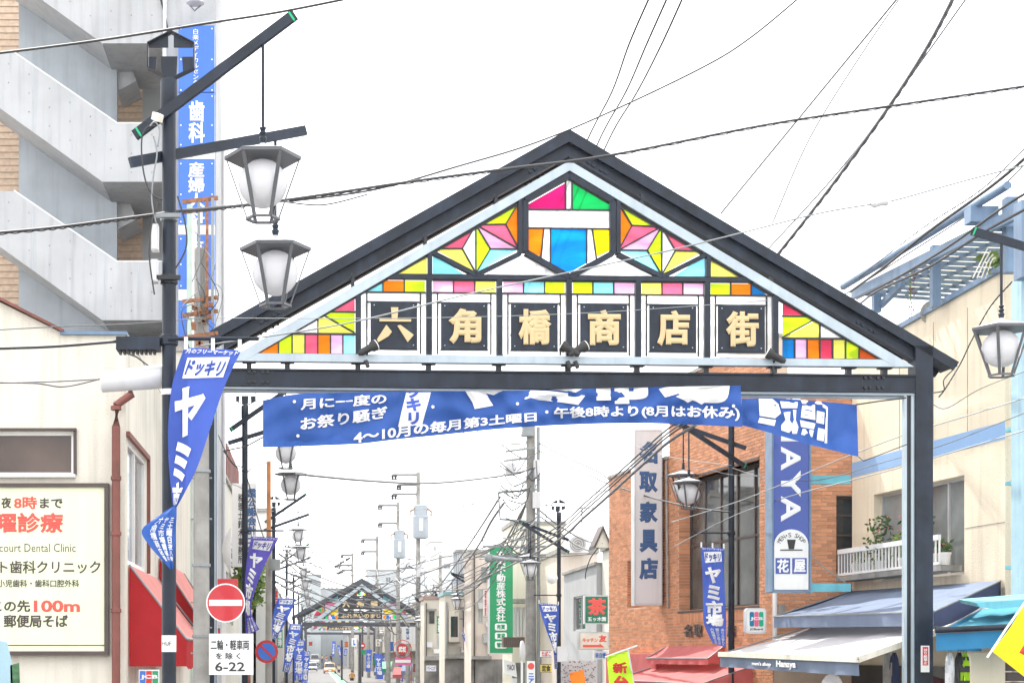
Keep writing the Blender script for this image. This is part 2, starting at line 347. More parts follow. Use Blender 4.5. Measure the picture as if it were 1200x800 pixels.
# roof: plate, front and rear fascia
for pts in ([(667, 151), (246, 387.5), (246, 401), (667, 166)], [(667, 151), (1124, 424), (1118, 433), (667, 166)]):
    o, q = pts[0], pts[1]
    mb = MB(); slab2(mb, G, [(o[0], o[1] + .3), (q[0], q[1] + .3), (q[0], q[1] + 4.3), (o[0], o[1] + 4.3)], -.70, -.06)
    rp = mb.build('roof_panel', m_steel, gate)
    mb = MB(); slab2(mb, G, pts, -.06, 0); mb.build('fascia', m_steel, rp)
    mb = MB(); slab2(mb, G, pts, -.76, -.70); mb.build('fascia', m_steel, rp)
for sgn in (-1, 1):
    e = (262, 407) if sgn < 0 else (1073, 421); t = (262, 392) if sgn < 0 else (1073, 394)
    for k, (dd, mt) in enumerate(((-.10, m_steel), (-.50, m_steel_in))):
        mb = MB(); slab2(mb, G, [(667, 160), (t[0], t[1]), e, (667, 181)], dd - .06, dd)
        slab2(mb, G, [(667, 179), (e[0], e[1] - 2), (e[0], e[1] + 1), (667, 182)], dd - .1, dd + .06)
        mb.build('rafter', mt, gate)
    # bolts at rafter splices
    mb = MB(); A, B = Vector((667, 174)), Vector(e) + Vector((0, -6))
    for f0 in (.06, .84):
        for k in range(4):
            p = A.lerp(B, f0 + k * .014 + (.008 if k > 1 else 0)); q = G.at(p.x, p.y, -.10); mb.disc(q, G.n, .03, .03, 8)
            q = G.at(p.x - (p.x - 370) * .0, p.y + 9, -.44); mb.disc(q, G.n, .022, .02, 7)
    mb.build('bolts', m_steel, gate, kind='stuff')
# hangers between roof and picture frame
for x0, x1 in ((252.8, 253.6), (1064, 1069.2)):
    mb = MB(); q0 = G.at(x0, 768, -.07); q1 = G.at(x1, 768, -.07); zt = G.at(x0, 463).z; q0.z = q1.z = .3; q2 = q1.copy(); q3 = q0.copy(); q2.z = q3.z = zt; mb.prism([q0, q1, q2, q3], [p - G.n * .1 for p in (q0, q1, q2, q3)]); mb.build('post_groove', m_steel_in, gate)
for x, y in ((412, 325), (497, 278), (580, 232), (752, 232), (831, 280), (904, 326)):
    mb = MB(); rect(mb, G, x, y - 6, x + 4, y + 14, -.16, -.05); mb.build('hanger', m_steel_in, gate)
# posts, beam, liner
for x0, x1, yt in ((229, 251, 398), (1073, 1093.5, 405)):
    mb = MB(); q0 = G.at(x0, 768); q1 = G.at(x1, 768); q0.z = q1.z = 0
    zt = G.at(x0, yt).z
    mb.prism([q0, q1, q1 + Vector((0, 0, zt)), q0 + Vector((0, 0, zt))], [p - G.n * .30 for p in (q0, q1, q1 + Vector((0, 0, zt)), q0 + Vector((0, 0, zt)))])
    mb.build('post', m_steel, gate)
mb = MB(); slab2(mb, G, [(251, 431.6), (1073, 439.4), (1073, 459.4), (251, 451.4)], -.2, -.012)
slab2(mb, G, [(251, 431.2), (1073, 439), (1073, 441), (251, 433.2)], -.26, .02); slab2(mb, G, [(251, 449.8), (1073, 457.8), (1073, 459.8), (251, 451.8)], -.26, .02); mb.build('cross_beam', m_steel, gate)
mb = MB()
for bx in (292, 298, 308, 314, 1014, 1020, 1029, 1035):
    for by in (435.5, 447):
        yy = by + .0095 * (bx - 292); mb.disc(G.at(bx, yy, -.012), G.n, .026, .028, 8)
mb.build('bolts', m_steel_in, gate, kind='stuff')
mb = MB(); rect(mb, G, 1010, 441.2, 1011.2, 457.6, -.02, -.008); mb.build('splice_joint', m_steel_in, gate)
def px2(pts, d0, d1, name, mat): gbuild(name, pts, d0, d1, mat)
px2([(251, 452.2), (1073, 460.2), (1073, 462.6), (251, 454.6)], -.24, -.03, 'liner', m_silver)
px2([(255, 455), (1069, 463), (1069, 465), (255, 457)], -.26, -.14, 'liner', m_silver)
for xs in ((251.2, 252.8), (1069.2, 1072.8), (253.6, 255.2), (1061, 1064)):
    x0, x1 = xs; mb = MB(); q0 = G.at(x0, 768, -.04); q1 = G.at(x1, 768, -.04); zt = G.at(x0, 460).z; q0.z = q1.z = .3
    q2 = q1.copy(); q3 = q0.copy(); q2.z = q3.z = zt
    mb.prism([q0, q1, q2, q3], [p - G.n * .1 for p in (q0, q1, q2, q3)]); mb.build('post_liner', m_silver, gate)
mb = MB(); rect(mb, G, 1079, 756, 1089, 787, 0, .006); o = mb.build('sticker', m_white, gate, label='red and white notice sticker on the post')
mb = MB(); rect(mb, G, 1081, 757.5, 1087.5, 779, .006, .010); mb.build('red_field', m_redink, o)
text('はり紙禁止', lambda x, y, d=0: G.at(x, y, d), (1082.0, 759, 1086.5, 778), m_ink, o, .03, True, d=.011, th=.002)
# silver picture frame
def strip2(name, a, b, th, d0=-.10, d1=.04, mat=m_silver):
    gbuild(name, [a, b, (b[0], b[1] + th), (a[0], a[1] + th)], d0, d1, mat)
gbuild('frame_member', [(667, 189), (264, 423), (286, 423.2), (667, 200.5)], -.10, .04, m_silver)
gbuild('frame_member', [(667, 189), (1070, 430), (1048, 430.2), (667, 200.5)], -.10, .04, m_silver)
gbuild('frame_member', [(286, 414), (1042, 421.6), (1048, 430.0), (270, 423.1)], -.12, .036, m_silver)
for u in (-375, -330, -247, -164, -81.5, 0, 81, 162, 242, 330, 372):
    x, y = gp(u, 424); mb = MB(); rect(mb, G, x - 3, y + 1, x + 3, y + 11, -.16, -.06); rect(mb, G, x - 8, y + 2, x + 8, y + 4, -.14, -.03); mb.build('bracket', m_steel_in, gate)
# stained glass
PC = {'or': (.96, .44, .03), 'dor': (.93, .30, .04), 'li': (.80, .95, .08), 'py': (.95, .93, .34), 'pk': (.95, .33, .47), 'lp': (.95, .66, .84), 'cy': (.50, .90, .97),
      'cr': (.86, .17, .30), 'bl': (.015, .47, .92), 'mg': (.90, .05, .42), 'gr': (.04, .82, .34), 'ye': (.96, .80, .02), 'db': (.02, .38, .70), 'wh': (.97, .97, .97), 'gn': (.12, .55, .05)}
PM = {k: pane_mat('pane ' + k, c, .6) for k, c in PC.items()}
def pane(pts, c, parent=gate, fn=gp, d=-.03):
    mb = MB(); slab2(mb, G, [fn(*p) for p in pts], d - .012, d); return mb.build('pane', PM[c], parent)
BARS = []
def bar(a, b, w=1.6, d0=-.055, d1=-.012): BARS.append((a, b, w, d0, d1))
LB = [-377, -340.5, -324.6, -309.5, -294.5, -279.5, -265, -250]; yb0, yb1 = 394.5, 416.6
LC = ['li', 'py', 'pk', 'or', 'lp', 'cy']; RC = ['li', 'py', 'cr', 'or', 'lp', 'db']
for s, cs in ((-1, LC), (1, RC)):
    m = lambda pts: [(-s * p[0], p[1]) for p in pts]     # shapes are given for the left side (u < 0)
    pane(m([(-377, yb1), (-341, yb1), (-341, yb0)]), 'or' if s < 0 else 'dor')
    for i in range(6): pane(m([(LB[i + 1] + .8, yb0), (LB[i + 2] - .8, yb0), (LB[i + 2] - .8, yb1), (LB[i + 1] + .8, yb1)]), cs[i])
    for i in range(1, 7): bar(*m([(LB[i], yb0 - .5), (LB[i], yb1)]), 1.5)
    bar(*m([(-348, 393.5), (-250, 393.5)]), 2.2); bar(*m([(-378, 417.2), (-250, 417.2)]), 1.2)
    pane(m([(-292.5, 368.6), (-251, 368.6), (-251, 391.5)]), 'li'); pane(m([(-293.5, 370), (-252, 392.4), (-293.5, 392.4)]), 'py')
    bar(*m([(-294, 368), (-251, 392)]), 1.6); bar(*m([(-294.5, 367), (-294.5, 393)]), 1.7); bar(*m([(-297, 367.4), (-250, 367.4)]), 1.8)
    pane(m([(-296, 370), (-296, 392.4), (-334, 392.4)]), 'wh')
    pane(m([(-251, 344), (-251, 366), (-289, 366)]), 'pk' if s < 0 else 'cr')
# vertical mullions
US = [-247, -164, -81.5, 0, 81, 162, 242]
for i, u in enumerate(US):
    y0 = 328 if 0 < i < 6 else 342
    mb = MB(); x0, ya = gp(u - 3.2, y0 - 1); x1, yb = gp(u + 3.2, 418); rect(mb, G, x0, ya, x1, yb, -.10, .02); mb.build('mullion', m_steel, gate)
gbuild('transom', [gp(-222, 323), gp(220, 323), gp(227, 328.5), gp(-229, 328.5)], -.10, .016)
TC = [['cy', 'or', 'li'], ['lp', 'pk', 'py'], ['lp', 'cy', 'li'], ['li', 'cy', 'lp'], ['py', 'pk', 'lp'], ['li', 'or', 'db']]
kan = '六角橋商店街'
for i in range(6):
    a, b = US[i] + 3.8, US[i + 1] - 3.8; w = (b - a) / 3
    for j in range(3):
        l, r = a + j * w + .8, a + (j + 1) * w - .8
        if i == 0 and j == 0: pane([(l + 5, 343), (r, 343), (r, 331)], 'cy')
        elif i == 5 and j == 2: pane([(l, 343), (r - 5, 343), (l, 331)], 'db')
        else: pane([(l, 330), (r, 330), (r, 343), (l, 343)], TC[i][j])
        if j: bar((a + j * w, 329), (a + j * w, 344), 1.5)
    bar((a, 344), (b, 344), 1.8); bar((a, 329.4), (b, 329.4), 1.4) if 0 < i < 5 else None
    c = (a + b) / 2; L, Rr = a + 6.2, b - 6.2
    bar((L, 345), (L, 416), 1.5); bar((Rr, 345), (Rr, 416), 1.5); bar((L, 355.5), (Rr, 355.5), 1.5); bar((c - 28, 410.8), (c + 28, 410.8), 1.2)
    if True:
        pane([(a, 345), (L - .7, 345), (L - .7, 416), (a, 416)], 'wh'); pane([(Rr + .7, 345), (b, 345), (b, 416), (Rr + .7, 416)], 'wh')
        pane([(L + .7, 345), (Rr - .7, 345), (Rr - .7, 354.8), (L + .7, 354.8)], 'wh'); pane([(L + .7, 411), (Rr - .7, 411), (Rr - .7, 416.4), (L + .7, 416.4)], 'wh')
        pane([(L + .7, 356.2), (c - 27.8, 356.2), (c - 27.8, 410.4), (L + .7, 410.4)], 'wh'); pane([(c + 27.8, 356.2), (Rr - .7, 356.2), (Rr - .7, 410.4), (c + 27.8, 410.4)], 'wh')
    mb = MB(); slab2(mb, G, [gp(c - 27.4, 355), gp(c + 27.4, 355), gp(c + 27.4, 410.3), gp(c - 27.4, 410.3)], -.03, .0); pt = mb.build('name_plate', m_steel, gate)
    mb = MB()
    for sx in (-23, 23):
        for sy in (359.5, 406): mb.disc(G.at(*gp(c + sx, sy), 0), G.n, .010, .008, 6)
    mb.build('screws', m_silver, pt, kind='stuff')
    f = lambda x, y, d=0: G.at(*gp(x, y), d)
    if i == 0:
        mb = MB()
        for q in ([(-3.5, 362.5), (5, 362.5), (4, 376), (-2.5, 376)], [(-17, 376.2), (20, 376.2), (20, 379), (-17, 379)], [(-9, 383), (-2.5, 391), (-6, 396), (-18.5, 403.5), (-20, 400)], [(4, 384), (7.5, 383), (23, 394.5), (16, 403)]):
            slab2(mb, G, [gp(c + x, y) for x, y in q], .0, .04)
        mb.build('lettering', m_gold, pt)
    else: text(kan[i], f, (c - 19, 363, c + 19.5, 404.5), m_gold, pt, .045, d=.03, th=.012)
# central hexagon
hx = [(0, 206), (51, 235.5), (51, 296), (0, 324.5), (-51, 296), (-51, 235.5)]
for a, b in zip(hx, hx[1:] + hx[:1]): mb = MB(); pbar(mb, G, gp(*a), gp(*b), 6.4, -.10, .03); mb.build('hexagon_frame', m_steel, gate)
P5 = [([(-47.5, 244.5), (-4.5, 244.5), (-4.5, 214), (-47.5, 239)], 'mg'), ([(-3, 244.5), (3, 244.5), (3, 212), (0, 210.8), (-3, 212)], 'wh'), ([(4.5, 244.5), (47.5, 244.5), (47.5, 239), (4.5, 214)], 'gr'),
      ([(-47.5, 246.3), (47.5, 246.3), (47.5, 266.3), (-47.5, 266.3)], 'wh'), ([(-47.5, 268), (-30, 268), (-33.5, 300), (-47.5, 293)], 'or'), ([(-28.5, 268), (-22.5, 268), (-22, 306), (-32, 301)], 'wh'),
      ([(-20.8, 268), (20.2, 268), (20.2, 308), (0, 319.5), (-20.8, 308)], 'bl'), ([(21.7, 268), (26.5, 268), (31.5, 301), (21.7, 306)], 'wh'), ([(28.5, 268), (47.5, 268), (47.5, 293), (33, 300)], 'ye')]
for p, c in P5: pane(p, c)
for a, b in (((-48, 245.4), (48, 245.4)), ((-48, 267.2), (48, 267.2)), ((-3.8, 212), (-3.8, 245)), ((3.8, 212), (3.8, 245)), ((-29.3, 267), (-32.8, 302)), ((-21.6, 267), (-21.6, 308)), ((21, 267), (21, 308)), ((27.4, 267), (32.3, 302))): bar(a, b, 1.7)
# side stars
for s in (-1, 1):
    m = lambda pts: [(-s * p[0], p[1]) for p in pts]
    E, A, B, Cc, Fp, Vb, Gq = (-109, 264), (-58.5, 237), (-58.5, 292), (-74, 263), (-92, 292), (-109, 320.5), (-125, 292)
    Vl = (-158, 292.5)
    for p, c in (([A, B, Cc], 'or'), ([(-101, 262.5), Cc, A], 'li'), ([E, Cc, B], 'pk'), ([E, B, Fp], 'lp'), ([Fp, B, Vb], 'cy'), ([E, Fp, Vb], 'li'), ([E, Vb, Gq], 'wh'), ([E, Gq, Vl], 'pk'), ([Vl, Gq, Vb], 'py'),
                 ([(-160, 297), (-122, 322.5), (-160, 322.5)], 'cy'), ([(-203, 322.5), (-166, 301), (-166, 322.5)], 'py'), ([(-99, 322.6), (-54, 299), (-7, 322.6)], 'wh')):
        k = Vector((sum(q[0] for q in p) / len(p), sum(q[1] for q in p) / len(p))); pane(m([tuple(Vector(q).lerp(k, .03)) for q in p]), c)
    for a, b in ((E, Cc), (Cc, A), (Cc, B), (E, B), (E, Fp), (Fp, B), (Fp, Vb), (E, Vb), (E, Gq), (Gq, Vb), (Gq, Vl)): bar(*m([a, b]), 1.6)
    for a, b in (((-57, 297), (-109, 323)), ((-162, 296), (-109, 323)), ((-163, 296), (-163, 323))): mb = MB(); pbar(mb, G, *[gp(*q) for q in m([a, b])], 5, -.10, .024 if a[0] != b[0] else .03); mb.build('star_frame', m_steel, gate)
    mb = MB(); pbar(mb, G, *[gp(*q) for q in m([(-57.5, 234), (-57.5, 297)])], 5, -.11, .034); mb.build('mullion', m_steel, gate)
    bar(*m([(-206, 322.8), (-8, 322.8)]), 1.2)
    # dark lining below the sloping frame
    mb = MB(); slab2(mb, G, [gp(*q) for q in m([(0, 200), (-370, 416), (-362, 416), (0, 206)])], -.09, -.02); mb.build('frame_lining', m_steel_in, gate)
for a, b, w, d0, d1 in BARS:
    mb = MB(); pbar(mb, G, gp(*a), gp(*b), w, d0, d1); mb.build('glazing_bar', m_steel_in, gate)
# spotlights
def spot(x, y, dx, label):
    t = thing('spotlight', label, 'spotlight', G.at(x, y + 14, .10), 'spotlights at the foot of the gate sign')
    mb = MB(); b = G.at(x, y + 14, .02); h = G.at(x, y, .14); mb.tube([b, b + Vector((0, 0, .12)), h], .018, 6); mb.tube([G.at(x - 2, y + 12, .05), G.at(x + 1, y + 20, .07)], .035, 7); mb.build('bracket', m_black, t)
    d = (Vector((dx * .8, .15, .45))).normalized(); mb = MB(); mb.tube([h - d * .17, h - d * .12, h + d * .05, h + d * .08, h + d * .15], [.03, .055, .06, .085, .09], 12); mb.build('housing', m_black, t, True)
    mb = MB(); mb.tube([h + d * .15, h + d * .165], [.09, .085], 12); mb.build('lens', m_white, t)
spot(430, 411, 1, 'small black spotlight aimed up right under the first gold letter'); spot(666, 412, -1, 'left of the two spotlights at the middle of the sign, aimed up left')
spot(675, 412, 1, 'right of the two spotlights at the middle of the sign, aimed right'); spot(906, 420, -1, 'small black spotlight under the last gold letter, aimed left')
# ---------------------------------------------------------------- banner across the street
bl = thing('festival_banner', 'long blue vinyl banner with white Japanese lettering hung below the gate beam', 'banner', P(590, 490, 25.5))
bc = Cloth(ux([(308, 469), (345, 461), (440, 459), (600, 457.5), (700, 455), (790, 453), (864, 451.5)], 308, 868), ux([(308, 524), (345, 523), (420, 520), (470, 514), (520, 509), (580, 502.5), (640, 498.5), (700, 496), (760, 495.5), (800, 497), (871, 500)], 308, 870), 25.5, True, .055, 4, 1)
bc.build('banner_cloth', m_banner, bl, 150, 14)
def T(body, x0, x1, v0, v1, bold=.03, mat=m_ink, sh=0, **k):
    ua, ub = (x0 - 308) / 560, (x1 - 308) / 560
    return text(body, lambda u, v, d=0: bc.at(u, v + sh * (ub - u) / (ub - ua), d), ((x0 - 308) / 560, v0, (x1 - 308) / 560, v1), mat, bl, bold, d=.018, th=.01, **k)
T('月に一度の', 352, 453, .03, .25, sh=.07); T('お祭り騒ぎ', 352, 454, .29, .54, sh=.17); T('4〜10月の毎月第3土曜日', 414, 628, .60, .87, .035, sh=.14); T('午後8時より(8月はお休み)', 648, 864, .50, .86, .035)
mb = MB(); mb.grid(lambda a, v: bc.at((476 - 10 * v + (29 - v) * a - 308) / 560, .02 + .72 * v, .014), 8, 16); mb.build('label_patch', m_ink, bl)
textmb('ッキリ', bc.at, ((475 - 308) / 560, -.16, (494 - 308) / 560, .72), .05, True, d=.028, th=.008).build('lettering', m_blueink, bl)
for ch, x0, x1 in (('ヤ', 520, 606), ('ミ', 614, 688), ('市', 692, 768), ('場', 772, 856)):
    T(ch, x0, x1, -.62, .45 if ch != '場' else .47, .085)
mb = MB()
for x, v in ((345, .14), (349, .80), (507, .35), (606, .36), (640, .62), (857, .5), (450, .40)): mb.disc(bc.at((x - 308) / 560, v, .012), (0, -1, 0), .028, .008, 5)
mb.build('eyelets', m_ink, bl, kind='stuff')
b2 = Cloth(ux([(869, 467), (905, 466), (960, 470), (1003, 474)], 869, 1004), ux([(869, 498), (900, 506), (950, 521), (1006, 535)], 869, 1006), 25.75, True, .03, 1.3, 3, .3)
b2c = b2.build('twisted_end', m_banner, bl, 40, 10)
def B2(pts, mat=m_ink, d=.014):
    mb = MB(); q = []
    for x, y in pts:
        u = (x - 869) / 135; lo = edge(b2.a, u)[1]; hi = edge(b2.b, u)[1]; q.append(b2.at(u, (y - lo) / (hi - lo), d))
    c = sum(q, Vector()) / len(q); n = len(q); mb.v += [c + Vector((0, -.012, 0))] + q; mb.f += [[0, 1 + i, 1 + (i + 1) % n] for i in range(n)]; return mb
mbs = []
for pts in ([(889, 467), (905, 467), (912, 473), (915, 484), (908, 490), (890, 487)], [(890, 489), (909, 492), (907, 499), (888, 495)], [(918, 483), (926, 482), (925, 492), (930, 500), (924, 507), (915, 504), (915, 498), (920, 492)],
            [(929, 480), (933, 480), (932, 492), (935, 500), (933, 508), (928, 508), (926, 500), (930, 492)], [(937, 492), (955, 496), (953, 503), (938, 500)], [(940, 502), (953, 504), (951, 512), (938, 509)],
            [(940, 475), (955, 474), (955, 492), (938, 489)], [(957, 481), (966, 483), (965, 497), (956, 495)], [(958, 501), (966, 503), (964, 517), (956, 515)], [(914, 470), (935, 471), (934, 478), (916, 478)],
            [(938, 468), (962, 470), (964, 474), (940, 473)], [(968, 476), (970, 477), (968, 519), (965, 519)], [(964, 473), (969, 476), (969, 480), (964, 477)]): mbs.append(B2(pts))
mb = MB()
for q in mbs: n = len(mb.v); mb.v += q.v; mb.f += [[i + n for i in f] for f in q.f]
mb.build('stall_drawing', m_ink, bl)
mb = MB()
for pts in ([(893, 472), (909, 474), (910, 476), (893, 474)], [(943, 479), (952, 481), (951, 482), (943, 480)], [(942, 485), (950, 486), (950, 487), (942, 486)], [(960, 487), (964, 488), (964, 489), (960, 488)]):
    q = B2(pts, d=.03); n = len(mb.v); mb.v += q.v; mb.f += [[i + n for i in f] for f in q.f]
mb.build('drawing_lines', m_blueink, bl, kind='stuff')
mb = MB(); mb.tube([P(1003, 474, 26), P(1030, 470, 26), P(1062, 466, 26)], .012, 5); mb.tube([P(1006, 535, 26), P(1012, 540, 26), P(1064, 520, 26)], .008, 5); mb.tube([P(308, 512, 25.5), P(288, 523, 25.8), P(262, 528, 26)], .012, 5); mb.build('tie_rope', m_cable, bl)
# ---------------------------------------------------------------- street lamps
def hexpts(r, z, cx=0, cy=0): return [Vector((cx + r * math.cos(math.pi / 3 * k), cy + r * math.sin(math.pi / 3 * k), z)) for k in range(6)]
def lantern_parts(parent, c, detail=True):
    L = MB(); c = Vector(c)
    L.prism([c + v for v in hexpts(.367, -.125)], [c + v for v in hexpts(.367, -.155)])
    o = MB(); o.lathe(c, [(.367, -.122), (.10, -.045), (.035, -.03), (.03, 0)], 6); lan = o.build('lantern_roof', M_LROOF, parent)
    L.build('brim', m_lbrim, lan)
    mb = MB(); top = hexpts(.355, -.15); bot = hexpts(.155, -.72)
    for k in range(6):
        p, q = c + top[k], c + bot[k]; tang = Vector((-math.sin(math.pi / 3 * k), math.cos(math.pi / 3 * k), 0)); rad = Vector((math.cos(math.pi / 3 * k), math.sin(math.pi / 3 * k), 0))
        mb.prism([p - tang * .018, p + tang * .018, p + tang * .018 - rad * .012, p - tang * .018 - rad * .012], [q - tang * .018, q + tang * .018, q + tang * .018 - rad * .012, q - tang * .018 - rad * .012])
        a, b = c + bot[k], c + bot[(k + 1) % 6]; mb.beam(a, b, .028, .022)
    mb.build('lantern_frame', m_lbrim, lan)
    g = MB(); prof = [(max(.01, .235 * math.sin(math.pi * i / 12)), -.355 - .215 * -math.cos(math.pi * i / 12) * -1 - 0) for i in range(13)]
    prof = [(max(.01, .235 * math.sin(math.pi * i / 12)), -.155 - .23 * (1 - math.cos(math.pi * i / 12))) for i in range(13)]
    g.lathe(c, prof, 20); g.build('globe', m_globe, lan, True)
M_LROOF = M('lantern roof', (.50, .52, .55), .45, .1, var=.1, bump=.05, streak=.2)
m_lbrim = M('lantern frame steel', (.10, .105, .115), .45, var=.12, bump=.05)
m_greentape = M('green tape', (.0, .45, .18), .6, var=.1, bump=0)
EM = [[(-47.5, 244.5), (-6, 244.5), (-6, 214), (-47.5, 239)], [(6, 244.5), (47.5, 244.5), (47.5, 239), (6, 214)], [(-47.5, 268), (-30, 268), (-33.5, 301), (-47.5, 293)], [(-22, 267), (14, 267), (12, 311), (0, 319.5), (-20, 309)], [(24, 268), (47.5, 268), (47.5, 293), (26, 306)]]
def lamp_post(X, Y, s, label, rod_z=5.2, tape=True, arms=True, mid=False, only=None, dz0=0.):
    # s = 1: arms reach right (post on the left kerb), s = -1: arms reach left
    t = thing('street_lamp', label, 'street lamp', (X, Y, .1), 'lantern street lamps along the shopping street')
    o = Vector((X, Y, dz0)); V = lambda x, y, z: o + Vector((s * x, y, z))
    mb = MB(); mb.lathe(o, [(.14, .1), (.14, .14), (.07, .16), (.067, 7.85)], 14); post = mb.build('post', m_steel, t, True)
    mb = MB(); mb.lathe(o, [(.079, 7.72), (.084, 7.73), (.084, 8.0), (.078, 8.01)], 14); mb.build('sleeve', m_steel, post, True)
    # emblem
    mb = MB(); c = V(.02, 0, 8.24); k = .0046; hp = [(0, 206), (51, 235.5), (51, 296), (0, 324.5), (-51, 296), (-51, 235.5)]
    e = lambda u, v, y: c + Vector((u * k * .98, y, (265 - v) * k * .87))
    for a, b in zip(hp, hp[1:] + hp[:1]): mb.prism([e(*a, -.05), e(*b, -.05), e(b[0] * .955, 265 + (b[1] - 265) * .955, -.05), e(a[0] * .955, 265 + (a[1] - 265) * .955, -.05)], [e(*a, .05), e(*b, .05), e(b[0] * .955, 265 + (b[1] - 265) * .955, .05), e(a[0] * .955, 265 + (a[1] - 265) * .955, .05)])
    em = mb.build('hexagon_emblem', m_steel, t)
    mb = MB()
    for q in EM: mb.prism([e(u, v, -.01) for u, v in q], [e(u, v, .01) for u, v in q])
    mb.build('emblem_plates', m_steel, em)
    # arms
    AR = ((7.68, 1.234, -.30, .81, -.27, .75, 1.0), (7.30, 1.32, .95, .55, -.27, .77, 1.02)) if s > 0 else ((6.83, 1.38, -.35, .80, -.25, .75, 1.05), (7.19, 1.32, .4, .55, -.25, .75, .98))
    for i, (z, dx, dy, dz, st, fr, rl) in enumerate(AR):
        if only is not None and i != only: continue
        p0 = V(0, 0, z) + Vector((0, -.09 if i == 0 else .09, 0)); d = Vector((s * dx, dy, dz))
        mb = MB(); mb.beam(p0 + d * st, p0 + d, .05, .098); am = mb.build('arm', m_steel, t)
        if tape:
            for f in (st, 1.0):
                mb = MB(); q = p0 + d * (f - (.03 if f > 0 else -.03)); mb.beam(q, q + d.normalized() * .018, .054, .102)
                if i == 0 or only: mb.build('green_tape', m_greentape, am)
        h = p0 + d * fr; lz = h - Vector((0, 0, rl))
        mb = MB(); mb.tube([h, lz], .017, 6); mb.lathe(lz + Vector((0, 0, .0)), [(.02, .16), (.035, .15), (.022, .12), (.038, .10), (.025, .07), (.04, .05), (.03, 0)], 8); mb.build('hanging_rod', m_steel, am)
        lantern_parts(t, lz)
    # flag rod with clamp
    mb = MB(); mb.tube([V(-.0, -.09, rod_z), V(.88, -.09, rod_z)], .02, 7); mb.lathe(o, [(.085, rod_z - .05), (.09, rod_z - .045), (.09, rod_z + .045), (.085, rod_z + .05)], 12); mb.build('flag_rod', m_steel, t)
    if mid:
        mb = MB()
        for z, hh, m_ in ((6.66, .03, m_galv), (6.06, .045, m_steel_in)):
            mb = MB(); mb.lathe(o, [(.07, z - hh), (.085, z - hh + .004), (.085, z + hh - .004), (.07, z + hh)], 12); mb.box(X - .12, X + .12, Y - .12, Y - .075, z - .02, z + .02); mb.build('clamp', m_, t, kind='stuff')
    return t
lamp_post(-1.43, 15.8, 1, 'nearest dark lamp post at left with two hanging globe lanterns and a hexagon emblem', 5.47, mid=True)
LL = [(36.4, 'dark lamp post at left seen under the end of the blue banner'), (61.5, 'third lamp post down the left kerb, beside the rusty orange pole'), (88.7, 'fourth lamp post down the left kerb, above the third long flag'),
      (116, 'fifth lamp post down the left kerb, in front of the smaller gate'), (150, 'sixth lamp post down the left kerb, its lanterns just under the smaller gate'), (190, 'seventh lamp post down the left kerb, seen through the smaller gate'), (235, 'farthest lamp post on the left kerb')]
for Y, l in LL: lamp_post(-1.59, Y, 1, l)
RR = [(9.57, 19.9, 'lamp post off to the right whose lantern hangs before the cream wall'), (9.33, 36.4, 'dark lamp post at right in front of the orange brick building'), (8.4, 56, 'lamp post at right beside the concrete pole and cream house'),
      (8.86, 90, 'lamp post at right just left of the tall green sign'), (7.72, 104, 'lamp post at right beside the post of the smaller gate'), (10.1, 175, 'lamp post right of the street seen just beyond the smaller gate'), (9.8, 215, 'farthest lamp post on the right side of the street')]
for X, Y, l in RR: lamp_post(X, Y, -1, l, 5.15, only=1 if Y < 20 else None, dz0={56: -.66, 90: -.7, 104: -1.6, 175: -.8, 215: -.8}.get(Y, 0))
# ---------------------------------------------------------------- long flags (nobori)
def flag(label, L, Rr, Y, mat=m_flag, amp=.04, rodpx=None, chars='ヤミ市場', seed=0, detail=2, group='blue festival flags hung from the lamp posts', u0=.12, u1=.88, v0=.2, v1=.8, fl=2.0):
    c = P((L[0][0] + Rr[0][0]) / 2, L[0][1], Y); t = thing('festival_flag', label, 'flag', c, group)
    cl = Cloth(L, Rr, Y, False, amp, fl, seed); cl.build('flag_cloth', mat, t, 10 if detail > 1 else 5, 40 if detail > 1 else 14)
    text(chars, cl.at, (u0, v0, u1, v1), m_ink, t, .05, True, d=.02 if detail > 1 else .04, th=.008)
    if detail > 1:
        text('月のフリーマーケット', cl.at, (.05, .012, .97, .045), m_ink, t, .03, d=.02, th=.005)
        mb = MB(); mb.grid(lambda a, b: cl.at(.12 + .04 * b + .74 * a, .07 - .015 * a + .1 * b, .014), 8, 6); pt = mb.build('emblem_patch', m_ink, t)
        textmb('ドッキリ', cl.at, (.17, .078, .84, .155), .04, d=.024, th=.005).build('lettering', mat, pt)
        for k, tx in enumerate(('あり日替わり', '第三土曜日夜', '六角橋商店街')): text(tx, cl.at, (.72 - .26 * k, v1 + .02, .92 - .26 * k, .985), m_ink, t, .02, True, d=.02, th=.005)
        mb = MB()
        for u in (.03, .5, .97):
            q = cl.at(u, 0); mb.beam(q + Vector((0, 0, -.02)), q + Vector((0, 0, .10)), .035, .012)
        mb.build('tie_tabs', m_white, t, kind='stuff')
    return t
flag('blue festival flag twisted round the nearest lamp post at left', [(216, 407), (202, 450), (197, 500), (198, 545), (201, 578), (203, 594)], [(283, 410), (263, 453), (247, 500), (232, 545), (216, 578), (207, 594)], 15.5, amp=.02, chars='ヤミ市', v0=.2, v1=.97, u0=.1, u1=.72)
t = bpy.data.objects['festival_flag']
c2 = Cloth([(203, 592), (186, 604), (166, 621), (176, 640), (190, 656), (200, 667)], [(207, 592), (207, 604), (206, 621), (205, 640), (204, 656), (202, 667)], 15.45, False, .02, 2, 4)
c2.build('flag_tail', m_banner, t, 8, 20)
for k, tx in enumerate(('三土曜日夜八時', 'ヤミ市場開催中', '六角橋商店街')): text(tx, c2.at, (.72 - .24 * k, .22, .9 - .24 * k, .82), m_ink, t, .025, True, d=.016, th=.005)
